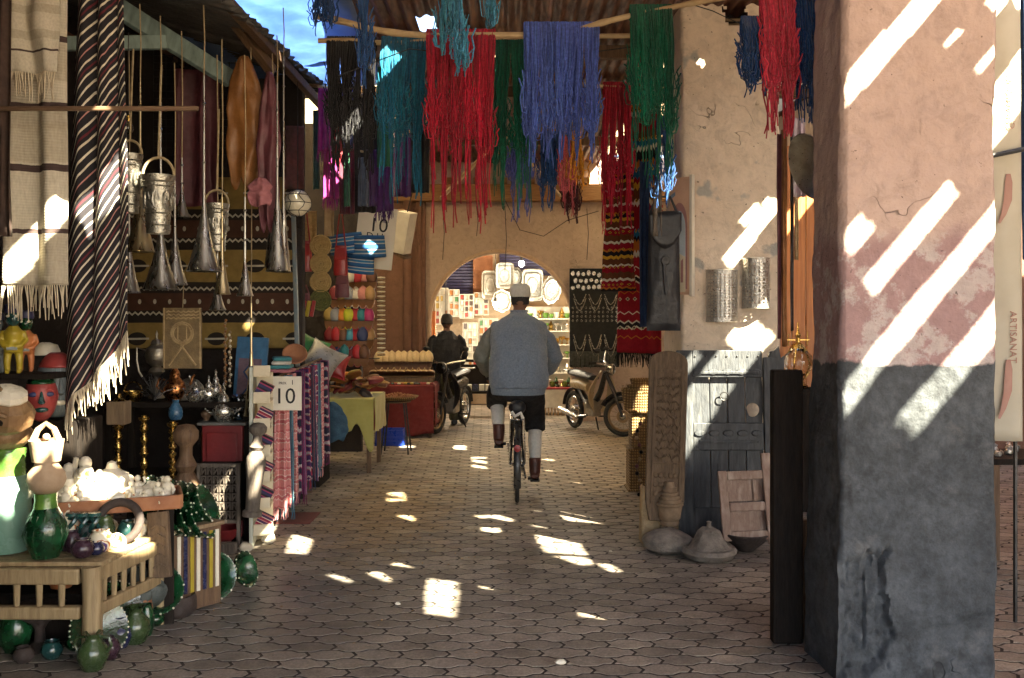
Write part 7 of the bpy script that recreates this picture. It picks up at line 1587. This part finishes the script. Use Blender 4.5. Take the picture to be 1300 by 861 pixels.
for k in range(7):
    o = MB().box((0, 0, .05), (.085, .07, .10)).obj('small_box', ('pack_white', 'pack_white', 'glaze_cobalt')[k % 3], smooth=False, bev=.004); o.location = (P(612, 400, 15.2).x-.31+.102*k, 15.16, .438); tag(o, ['small white box on the low dark bench', 'small white box on the low dark bench', 'small dark blue box on the low dark bench'][k % 3], 'box', 'boxes on the low bench')
hang('orange_cloth', 547, 553, 395, 460, 15.2, 'orangepaint', 'narrow orange cloth hanging at the left arch jamb', 'cloth', folds=1, amp=.02, nu=10)
# lamps burning in the shop
def bulb(px, py, Y, watt, label, r_=.05):
    p = P(px, py, Y); t = thing('shop_lamp', label, 'lamp', p); o = MB().ball((0, 0, 0), r_, 14, 10).obj('bulb', 'bulbglow', t); MB().lathe([(.02, r_*.8), (.022, r_+.05), (.006, r_+.07)], 10).obj('socket', 'iron', t); MB().tube([(0, 0, r_+.06), (0, 0, max(r_+.2, 3.2-p.z))], .005, 4).obj('flex', 'iron', t)
    l = bpy.data.lights.new('lamp_light', 'POINT'); l.energy = watt; l.color = (1, .87, .64); l.shadow_soft_size = r_*1.3; lo = bpy.data.objects.new('lamp_light', l); col.objects.link(lo); lo.parent = t; lo.location = (0, -.0, -r_*2.4)
bulb(566, 408, 15.3, 3.4, 'glaring bare lamp beside the standing man\'s head', .045); bulb(704, 344, 15.9, 5, 'glowing lamp high by the right arch jamb'); bulb(629, 386, 16.0, 2.5, 'glowing lamp beside the scalloped tray', .045); bulb(662, 335, 15.6, 4.2, 'glowing lamp above the cyclist\'s cap')
# ---------------------------------------------------------------- two-wheelers
def wheel(parent, c, r_, tw, axis=V((1, 0, 0)), spokes=14, hub=.04, hubmat='chrome', rimmat='chrome', nm='wheel', disc=0):
    ax = axis.normalized(); u = V((0, 0, 1)); f = u.cross(ax).normalized(); c = V(c); pt = lambda rr, q, k=0: c+f*math.cos(q)*rr+u*math.sin(q)*rr+ax*k
    ty = MB().tube([pt(r_-tw/2, 2*PI*k/36) for k in range(36)], tw/2, 8, closed=True).obj('tyre', 'rubber', parent); MB().tube([pt(r_-tw*1.15, 2*PI*k/36) for k in range(36)], tw*.28, 6, closed=True).obj('rim', rimmat, ty)
    for k in range(spokes): q = 2*PI*k/spokes; MB().tube([pt(hub*.6, q+.5*(1 if k % 2 else -1), .02*(1 if k % 2 else -1)), pt(r_-tw*1.1, q)], .0022, 4).obj('spoke', 'chrome', ty)
    rot = ax.to_track_quat('Z', 'Y').to_matrix().to_4x4(); MB().lathe([(0, -.05), (hub*.5, -.05), (hub, -.03), (hub, .03), (hub*.5, .05), (0, .05)], 14, c, rot).obj('hub', hubmat, ty)
    if disc: MB().lathe([(0, -.035), (disc, -.03), (disc, .03), (0, .035)], 20, c, rot).obj('brake_drum', rimmat, ty)
def moped(loc, rz, label, body, steer=0, name='moped', dark=False):
    t = thing(name, label, 'moped', loc, rz)      # forward = local -y
    R0 = .27; fwd = .60; rot = Matrix.Rotation(steer, 4, 'Z'); H0 = V((0, -.36, 0))
    def st(p): return H0+(rot @ (V(p)-H0).to_4d()).to_3d()
    wheel(t, st((0, -fwd, R0)), R0, .065, (rot @ V((1, 0, 0)).to_4d()).to_3d(), 16, .05, rimmat='rimtan', disc=.085)
    wheel(t, (0, fwd, R0), R0, .07, spokes=12, hub=.05, disc=.08)
    for s_ in (-1, 1): MB().tube([st((s_*.07, -fwd, R0)), st((s_*.07, -.50, .55)), st((s_*.05, -.36, .86))], .018, 8).obj('fork_leg', 'bikeblack', t)
    MB().tube([st((0, -fwd+ (R0+.035)*math.cos(q), R0+(R0+.035)*math.sin(q))) for q in [PI*.15+PI*.75*k/12 for k in range(13)]], .045, 6, flat=.35).obj('front_mudguard', 'bikeblack', t)
    MB().tube([(0, fwd+(R0+.04)*math.cos(q), R0+(R0+.04)*math.sin(q)) for q in [PI*.05+PI*.8*k/12 for k in range(13)]], .05, 6, flat=.35).obj('rear_mudguard', 'bikeblack', t)
    MB().tube([st((-.30, -.28, 1.0)), st((-.12, -.36, .97)), st((0, -.38, .93)), st((.12, -.36, .97)), st((.30, -.28, 1.0))], .014, 8).obj('handlebar', 'chrome', t)
    for s_ in (-1, 1): MB().tube([st((s_*.30, -.28, 1.0)), st((s_*.39, -.22, .995))], .019, 8).obj('grip', 'rubber', t); MB().tube([st((s_*.22, -.30, .99)), st((s_*.26, -.31, 1.12)), st((s_*.29, -.31, 1.14))], .006, 5).obj('mirror_stem', 'chrome', t); MB().ball(st((s_*.31, -.31, 1.16)), .05, 10, 6, (1, .3, .75)).obj('mirror', 'bikeblack', t)
    MB().lathe([(0, 0), (.05, .01), (.08, .06), (.085, .10), (.07, .115), (0, .12)], 16, st((0, -.36, .90)), rot @ Matrix.Rotation(R(90), 4, 'X')).obj('headlamp', 'bikeblack' if dark else 'chrome', t); MB().lathe([(0, .118), (.068, .118), (.04, .135), (0, .14)], 16, st((0, -.36, .90)), rot @ Matrix.Rotation(R(90), 4, 'X')).obj('lens', 'glass', t)
    # leg shields
    for s_ in (-1, 1):
        def fs(u, v, s_=s_): return V((s_*(.035+.17*math.sin(v*PI*.9+.25)*(.4+.6*u)), -.30+.16*v*0+.20*(1-v)*.9-.05*u, .30+.58*v))
        MB().grid(fs, 6, 14, uv=False).obj('leg_shield', body, t, thick=.012)
    MB().tube([(0, -.36, .86), (0, -.22, .60), (0, -.05, .42), (0, .22, .42), (0, .42, .58)], [.035, .04, .05, .05, .04], 8).obj('frame', 'bikeblack', t)
    MB().tube([(0, .10, .62), (0, .35, .66), (0, .62, .64)], [.07, .09, .07], 10).obj('body_cover', body if not dark else 'bikeblack', t); MB().tube([(0, -.02, .76), (0, .20, .78), (0, .48, .80), (0, .66, .80)], [.08, .11, .12, .09], 10, flat=.45).obj('seat', 'leather_black', t)
    MB().box((0, .02, .33), (.16, .24, .20)).obj('engine', 'tin2', t, bev=.03, smooth=False)
    for k in range(6): MB().box((0, -.12+.028*k, .40), (.20, .010, .12)).obj('cooling_fin', 'tin2', t, smooth=False)
    MB().tube([(-.10, 0, .25), (-.13, .25, .20), (-.14, .55, .24), (-.14, .80, .27)], [.018, .022, .04, .04], 10).obj('exhaust', 'chrome', t); [MB().tube([(s_*.10, .05, .22), (s_*.24, .0, .22)], .012, 6).obj('footrest', 'rubber', t) for s_ in (-1, 1)]
    MB().tube([(.09, .10, .2), (.16, .16, .017)], .012, 6).obj('side_stand', 'iron', t); MB().box((0, .72, .83), (.22, .22, .02)).obj('luggage_rack', 'chrome', t, smooth=False, bev=.004)
    return t
a = V((1.33, 12.6, 0)); moped((1.13, 13.12, .016), R(22), 'cream moped with big front wheel parked below the jewellery board', 'bikecream', R(52)); moped((-.86, 13.55, .016), R(-14), 'black moped parked beside the red clothed table', 'bikeblack', R(-10), dark=True)
# ---------------------------------------------------------------- people
def loft(mb, pts, n=18):      # pts: (centre, half-width x, half-depth y), rings stay level with the path
    rings = []; 
    for i, (c, a_, b_) in enumerate(pts):
        c = V(c); tdir = (V(pts[min(i+1, len(pts)-1)][0])-V(pts[max(i-1, 0)][0])).normalized(); x = V((1, 0, 0)); x = (x-tdir*x.dot(tdir)).normalized(); y = tdir.cross(x)
        rings.append([c+x*a_*math.cos(2*PI*k/n)+y*b_*math.sin(2*PI*k/n) for k in range(n)])
    vs = [v for r_ in rings for v in r_]; fs = [(i*n+k, i*n+(k+1) % n, (i+1)*n+(k+1) % n, (i+1)*n+k) for i in range(len(rings)-1) for k in range(n)]+[tuple(range(n-1, -1, -1)), tuple((len(rings)-1)*n+k for k in range(n))]
    return mb.add(vs, fs)
def soft(o, vox, smooth=4, disp=0, dscale=.12):
    q = o.modifiers.new('r', 'REMESH'); q.mode = 'VOXEL'; q.voxel_size = vox; q.use_smooth_shade = True
    if smooth: q = o.modifiers.new('s', 'SMOOTH'); q.iterations = smooth; q.factor = .5
    if disp:
        tx = bpy.data.textures.new('folds', 'CLOUDS'); tx.noise_scale = dscale; q = o.modifiers.new('d', 'DISPLACE'); q.texture = tx; q.strength = disp; q.mid_level = .5
def hand(mb, w_, d, side, up=V((0, 0, 1)), curl=.9):
    """palm from wrist w_ along d with five curled fingers; thumb on the inner side"""
    d = d.normalized(); sx = d.cross(up).normalized()*side; dn = -up
    mb.tube([w_, w_+d*.035, w_+d*.085], [.024, .034, .032], 10, flat=.55)
    for k, (o_, ln) in enumerate(((-.028, .062), (-.010, .072), (.010, .068), (.027, .054))):
        b0 = w_+d*.08+sx*o_; p1 = b0+d*ln*.5*math.cos(.3)+dn*ln*.25; p2 = p1+(d*math.cos(curl)+dn*math.sin(curl))*ln*.35; p3 = p2+(d*math.cos(curl*2)+dn*math.sin(curl*2))*ln*.3
        mb.tube([b0, p1, p2, p3], [.0095, .009, .0085, .007], 7)
    th = w_+d*.03-sx*.03; mb.tube([th, th+d*.025-sx*.018+dn*.01, th+d*.05-sx*.012+dn*.03], [.012, .011, .008], 7)
def head(mb, c, s=1.0, face=1):
    """face looks along local +y*face"""
    c = V(c); mb.ball(c, .095*s, 18, 12, (.82, 1.0, 1.2)); mb.ball(c+V((0, face*.035, -.05))*s, .065*s, 14, 8, (.85, .9, 1.0)); mb.tube([c+V((0, face*.085, .02))*s, c+V((0, face*.108, -.012))*s, c+V((0, face*.09, -.03))*s], [.010*s, .015*s, .010*s], 8)
    mb.ball(c+V((0, face*.086, -.06))*s, .018*s, 8, 6, (1.4, .6, .5))
    for q in (-1, 1): mb.ball(c+V((q*.078, -face*.005, -.01))*s, .03*s, 8, 6, (.35, .7, 1.1)); mb.ball(c+V((q*.03, face*.082, .005))*s, .016*s, 8, 6, (1.2, .6, .8))
def cyclist():
    t = thing('person', 'cyclist in blue pullover, dark trousers and white cap riding away', 'person', (.045, 8.25, .016))
    nk = V((.02, .47, 1.66)); hd = V((.03, .51, 1.775)); pel = V((.01, .24, 1.04))
    SHL = {-1: V((-.21, .42, 1.545)), 1: V((.235, .42, 1.54))}; ELB = {-1: V((-.335, .52, 1.24)), 1: V((.36, .53, 1.24))}; WR = {-1: V((-.26, .80, 1.07)), 1: V((.27, .80, 1.07))}
    HIP = {-1: V((-.11, .26, 1.02)), 1: V((.12, .26, 1.02))}; KN = {-1: V((-.19, .60, .88)), 1: V((.17, .60, .66))}; AN = {-1: V((-.165, .42, .545)), 1: V((.165, .43, .235))}
    mb = MB(); head(mb, hd); mb.tube([nk-V((0, .04, .08)), nk, hd-V((0, 0, .05))], [.07, .058, .055], 12)
    loft(mb, [(pel, .16, .11), (pel+V((0, .05, .2)), .16, .11), (pel+V((0, .13, .40)), .17, .10), (pel+V((0, .17, .50)), .14, .08), (nk-V((0, .02, .05)), .07, .06)])
    for s_ in (-1, 1):
        mb.tube([SHL[s_]-V((s_*.09, 0, .05)), SHL[s_]-V((s_*.03, 0, .06)), ELB[s_], WR[s_]], [.035, .04, .038, .028], 10); hand(mb, WR[s_], V((0, .9, -.35)), s_)
        mb.tube([HIP[s_], KN[s_], AN[s_]], [.085, .058, .038], 12); mb.tube([AN[s_], AN[s_]+V((0, .05, -.06)), AN[s_]+V((0, .17, -.075))], [.036, .036, .026], 10)
    o = mb.obj('body', 'skin', t); soft(o, .008, 2)
    mb = MB(); loft(mb, [((.01, .20, .955), .235, .165), ((.01, .21, 1.0), .262, .185), ((.01, .235, 1.08), .272, .20), ((.012, .29, 1.25), .262, .195), ((.014, .36, 1.42), .258, .175), ((.016, .41, 1.52), .232, .14), ((.018, .44, 1.585), .175, .11), ((.018, .455, 1.62), .12, .09), ((.02, .465, 1.645), .085, .08), ((.02, .468, 1.665), .07, .07)], 28)
    for s_ in (-1, 1): mb.ball(SHL[s_]+V((-s_*.035, 0, -.02)), .066, 14, 10, (1.1, 1, .9))
    o = mb.obj('pullover', 'sweater', t); soft(o, .012, 6, .035, .16); tx = bpy.data.textures.new('fine_folds', 'CLOUDS'); tx.noise_scale = .05; q = o.modifiers.new('d2', 'DISPLACE'); q.texture = tx; q.strength = .014
    for z, a_, b_ in ((.955, .245, .175),): loft(MB(), [((.01, .20, z-.03), .232, .165), ((.01, .20, z-.015), .242, .172), ((.01, .202, z+.02), .246, .176)], 28).obj('hem_rib', 'sweater', t)
    MB().tube([(.02+.072*math.cos(2*PI*k/20), .468+.072*math.sin(2*PI*k/20), 1.667) for k in range(20)], .013, 8, closed=True).obj('collar_rib', 'sweater', t)
    for s_ in (-1, 1):
        mb = MB(); mb.tube([SHL[s_]-V((s_*.05, 0, .03)), SHL[s_].lerp(ELB[s_], .4)-V((s_*.01, 0, 0)), ELB[s_], ELB[s_].lerp(WR[s_], .5)-V((0, 0, .02)), WR[s_]-V((0, .02, 0))], [.068, .078, .074, .062, .046], 14); o = mb.obj('sleeve', 'sleeve' if s_ < 0 else 'sweater', t); soft(o, .012, 3, .03, .09)
    mb = MB(); loft(mb, [((.01, .23, 1.0), .20, .14), ((.01, .245, .94), .205, .15), ((.01, .26, .90), .19, .14)], 20)
    for s_, hem in ((-1, .78), (1, .555)):
        k_ = KN[s_]; a_ = AN[s_]; f = (k_.z-hem)/(k_.z-a_.z); e = k_.lerp(a_, max(.15, f)); mb.tube([HIP[s_]-V((0, 0, .03)), HIP[s_].lerp(k_, .5)-V((0, 0, .01)), k_, k_.lerp(e, .5), e], [.125, .115, .098, .098, .096], 16)
    o = mb.obj('trousers', 'trouser', t); soft(o, .012, 4, .02, .1)
    for s_ in (-1, 1):
        k_ = KN[s_]; a_ = AN[s_]; mb = MB(); mb.tube([k_.lerp(a_, .1), k_.lerp(a_, .5), k_.lerp(a_, .9), a_], [.062, .064, .048, .046], 14); o = mb.obj('sock', 'sock', t); soft(o, .008, 2, .012, .05)
        mb = MB(); mb.tube([a_+V((0, -.005, .09)), a_+V((0, -.01, .02)), a_+V((0, -.015, -.05))], [.056, .054, .05], 14); mb.tube([a_+V((0, -.05, -.065)), a_+V((0, .06, -.065)), a_+V((0, .17, -.075))], [.044, .046, .036], 12, flat=.85); o = mb.obj('boot', 'boot', t); soft(o, .008, 3)
        MB().box(a_+V((0, .06, -.115)), (.085, .25, .018)).obj('boot_sole', 'rubber', t, bev=.006, smooth=False)
    mb = MB(); mb.lathe([(.088, -.01), (.094, .0), (.096, .05), (.09, .09), (.06, .112), (.0, .118)], 28, hd+V((0, -.005, .035)), sy=1.1); mb.obj('cap', 'capwhite', t, auto=70)
    for k in range(4): MB().tube([hd+V(((.097-.002*k)*math.cos(2*PI*q/26), -.005+(.097-.002*k)*1.1*math.sin(2*PI*q/26), .04+.018*k)) for q in range(26)], .004, 5, closed=True).obj('cap_band', 'capwhite', t)
    MB().grid(lambda u, v: hd+V((.084*math.cos(PI+PI*u)*(1-.1*v), .100*math.sin(PI+PI*u)*(1-.22*v), .04-.085*v)), 18, 6, uv=False).obj('hair', 'hair', t, thick=.012)
cyclist()
def bicycle():
    t = thing('bicycle', 'old black bicycle ridden away by the man in blue', 'bicycle', (.045, 8.25, .016)); r_ = .335
    wheel(t, (0, 0, r_), r_, .036, spokes=20, hub=.025); wheel(t, (0, 1.08, r_), r_, .036, spokes=20, hub=.02); bb = V((0, .46, .29)); st = V((0, .26, .86)); hdt = V((0, .86, .84)); hb = V((0, .90, .62))
    fr = MB(); 
    for a, b in ((bb, st), (bb, hb), (st-V((0, 0, .06)), hdt), (hdt+V((0, -.01, .05)), hb-V((0, -.01, .04)))): fr.tube([a, b], .016, 8)
    for s_ in (-1, 1): fr.tube([bb+V((s_*.03, 0, 0)), V((s_*.06, 0, r_))], .010, 6).tube([st+V((s_*.02, 0, -.05)), V((s_*.06, 0, r_))], .009, 6)
    fr.obj('frame', 'bikeblack', t)
    for s_ in (-1, 1): MB().tube([V((s_*.05, 1.08, r_)), V((s_*.05, .99, .60)), hb+V((s_*.03, .01, 0))], .011, 6).obj('fork_leg', 'bikeblack', t)
    for yc, a0, a1 in ((0, .25, 1.12), (1.08, -.1, .75)): MB().tube([(0, yc-(r_+.022)*math.cos(q)*-1*-1, r_+(r_+.022)*math.sin(q)) for q in [PI*(a0-.25+(a1-a0)*k/16)-.45 for k in range(17)]], .03, 6, flat=.4).obj('mudguard', 'bikeblack', t)
    MB().tube([st, st+V((0, -.015, .10))], .013, 8).obj('seat_post', 'chrome', t)
    sd = MB().grid(lambda u, v: V(((u-.5)*2*(.115*(1-v)**.8+.022), .10+.29*v, .99-.045*(2*u-1)**2-.01*math.sin(PI*v))), 14, 12, uv=False); sd.obj('saddle', 'leather_tan2', t, thick=.035)
    for s_ in (-1, 1): MB().tube([(s_*.05, .16, .95), (s_*.05, .16, .90), (s_*.03, .24, .93)], .007, 5).obj('saddle_spring', 'chrome', t)
    MB().tube([(-.27, .74, 1.03), (-.26, .84, 1.03), (-.08, .92, 1.0), (0, .92, .98), (.08, .92, 1.0), (.27, .84, 1.03), (.28, .74, 1.03)], .012, 8).obj('handlebar', 'chrome', t); MB().tube([hdt+V((0, 0, .04)), (0, .90, .98)], .013, 8).obj('stem', 'chrome', t)
    for s_ in (-1, 1): MB().tube([(s_*.275, .70, 1.03), (s_*.272, .80, 1.03)], .016, 8).obj('grip', 'rubber', t)
    # rack, stays, reflector
    rk = MB().tube([(-.06, -.12, .735), (-.06, .22, .735), (.06, .22, .735), (.06, -.12, .735)], .006, 6, closed=True).tube([(0, -.12, .735), (0, .22, .735)], .006, 6)
    for s_ in (-1, 1): rk.tube([(s_*.06, -.08, .735), (s_*.07, 0, r_)], .006, 6).tube([(s_*.06, .10, .735), (s_*.07, 0, r_)], .005, 6)
    rk.obj('luggage_rack', 'chrome', t); MB().lathe([(0, 0), (.03, 0), (.028, .012), (0, .016)], 12, (0, -.36, .52), Matrix.Rotation(R(90), 4, 'X')).obj('reflector', 'leather_red', t); mb = MB().ball((0, -.02, .83), .07, 12, 8, (1.1, .8, .9)); mb.obj('tool_bag', 'leather_black', t); mb = MB(); mb.tube([(-.05, -.09, .80), (-.02, -.10, .76), (.03, -.10, .79), (.05, -.09, .74)], .016, 6).obj('tied_rag', 'sock', t)
    for s_, q in ((-1, V((-.10, .42, .455))), (1, V((.10, .50, .125)))): MB().tube([bb+V((s_*.05, 0, 0)), q-V((s_*.02, 0, 0))], .010, 6).obj('crank', 'chrome', t); MB().box(q+V((s_*.045, 0, 0)), (.09, .07, .022)).obj('pedal', 'rubber', t, smooth=False, bev=.004)
    MB().lathe([(0, -.004), (.09, -.004), (.09, .004), (0, .004)], 24, bb+V((.045, 0, 0)), Matrix.Rotation(R(90), 4, 'Y')).obj('chainring', 'chrome', t); MB().tube([(.047, .46, .38), (.047, 0, .375)], .005, 5).tube([(.047, .46, .20), (.047, 0, .295)], .005, 5).obj('chain', 'iron', t); MB().tube([(.05, .10, .31), (.07, -.16, .24)], .008, 6).obj('kickstand', 'bikeblack', t)
bicycle()
def bystander():
    t = thing('person', 'man in dark jacket and olive trousers standing by the black moped', 'person', (-.97, 14.05, .016), R(12)); z = .945
    mb = MB(); head(mb, (0, .01, 1.53*1.0), .95); mb.tube([(0, 0, 1.34), (0, 0, 1.40), (0, .005, 1.47)], [.06, .052, .05], 12); loft(mb, [((0, 0, .82), .15, .10), ((0, 0, 1.0), .14, .10), ((0, 0, 1.22), .17, .11), ((0, 0, 1.32), .14, .09), ((0, 0, 1.38), .06, .06)])
    for s_ in (-1, 1):
        mb.tube([(s_*.15, 0, 1.30), (s_*.20, 0, 1.27), (s_*.245, -.03, 1.04), (s_*.20, .10, .86)], [.05, .052, .042, .028], 10); hand(mb, V((s_*.20, .10, .86)), V((-s_*.2, .5, -.8)), s_)
        mb.tube([(s_*.09, 0, .84), (s_*.10, .01, .46), (s_*.11, -.02, .09)], [.08, .055, .038], 12); mb.tube([(s_*.11, -.02, .07), (s_*.115, .06, .04), (s_*.12, .17, .03)], [.034, .034, .026], 8)
    o = mb.obj('body', 'skin', t); soft(o, .008, 2)
    mb = MB(); loft(mb, [((0, 0, .78), .20, .15), ((0, 0, .92), .205, .155), ((0, 0, 1.12), .215, .15), ((0, 0, 1.27), .20, .125), ((0, 0, 1.35), .12, .09), ((0, .0, 1.40), .075, .075)], 24)
    for s_ in (-1, 1): mb.tube([(s_*.15, 0, 1.29), (s_*.21, 0, 1.25), (s_*.255, -.03, 1.05), (s_*.22, .06, .90)], [.07, .075, .066, .052], 12)
    o = mb.obj('jacket', 'jacket', t); soft(o, .012, 4, .025, .1)
    mb = MB(); loft(mb, [((0, 0, .90), .165, .12), ((0, 0, .80), .17, .125)], 20)
    for s_ in (-1, 1): mb.tube([(s_*.085, 0, .82), (s_*.10, .01, .46), (s_*.11, -.02, .07)], [.10, .085, .072], 14)
    o = mb.obj('trousers', 'olivetrouser', t); soft(o, .012, 3, .02, .1)
    for s_ in (-1, 1): mb = MB(); mb.tube([(s_*.11, -.06, .045), (s_*.115, .06, .045), (s_*.12, .19, .035)], [.046, .046, .034], 12, flat=.9); o = mb.obj('shoe', 'bikeblack', t); soft(o, .008, 2)
    MB().grid(lambda u, v: V((.082*math.cos(2*PI*u)*math.cos(v*PI/2)**.6, -.012+.098*math.sin(2*PI*u)*math.cos(v*PI/2)**.6, 1.545+.105*math.sin(v*PI/2)-.05*(math.sin(2*PI*u) < 0)*(1-v))), 24, 8, uv=False).obj('hair', 'hair', t, thick=.012)
bystander()

# ---------------------------------------------------------------- litter, grit and cables
rs = random.Random(77); mb = MB()
for k in range(260):
    q = rs.random(); x = rs.gauss(-.95, .45) if q < .6 else rs.uniform(-1.7, 1.9); y = rs.gauss(6.7, .9) if q < .6 else rs.uniform(4.4, 12); a = rs.uniform(0, 6.28); s_ = rs.uniform(.004, .014)
    if -1.75 < x < 1.2 or y < 6: mb.add([(x+s_*math.cos(a), y+s_*math.sin(a), .0185), (x-s_*.5*math.sin(a), y+s_*.5*math.cos(a), .022), (x-s_*math.cos(a), y-s_*math.sin(a), .0185), (x+s_*.5*math.sin(a), y-s_*.5*math.cos(a), .020)], [(0, 1, 2, 3)], rs.choice(((.9,.7,.35),(.7,.5,.25),(1,.95,.85),(.5,.4,.3))))
o = mb.obj('straw_litter', 'litter', smooth=False); stuff(o); o['label'] = 'scattered straw and paper scraps on the pavers'; o['category'] = 'litter'
for k, (px, py, r_) in enumerate(((712, 848, .022), (505, 772, .014), (775, 704, .010))):
    mb = MB().ball((0, 0, r_*.5), r_, 8, 6, (1.3, 1, .6)); mb.v = [tuple(V(v)*(1+.25*fbm(v, 40))) for v in mb.v]; o = mb.obj('paper_scrap', 'porc'); o.location = G(px, py)+V((0, 0, .018)); tag(o, ['crumpled white scrap lying in the middle of the pavers', 'tiny yellowed scrap lying near the ochre stain', 'tiny pale scrap lying near the flat tagine'][k], 'scrap')
def cable(pts, label, r_=.006):
    q = [P(*p_) for p_ in pts]; o = MB().tube([v-q[0] for v in q], r_, 5).obj('cable', 'iron'); o.location = q[0]; tag(o, label, 'cable')
cable([(640, 252, 14.3), (660, 292, 14.4), (690, 300, 14.45), (720, 280, 14.45), (760, 268, 14.45)], 'black cable looping across the wall above the arch'); cable([(860, 0, 7.15), (905, 14, 7.1), (960, 40, 7.1), (990, 36, 7.15)], 'thin wire strung across the top of the cream pillar', .004)
cable([(430, 96, 6.1), (520, 62, 6.2), (660, 78, 6.4), (800, 60, 6.6)], 'thin cord slung between the awning and the cream pillar', .004)
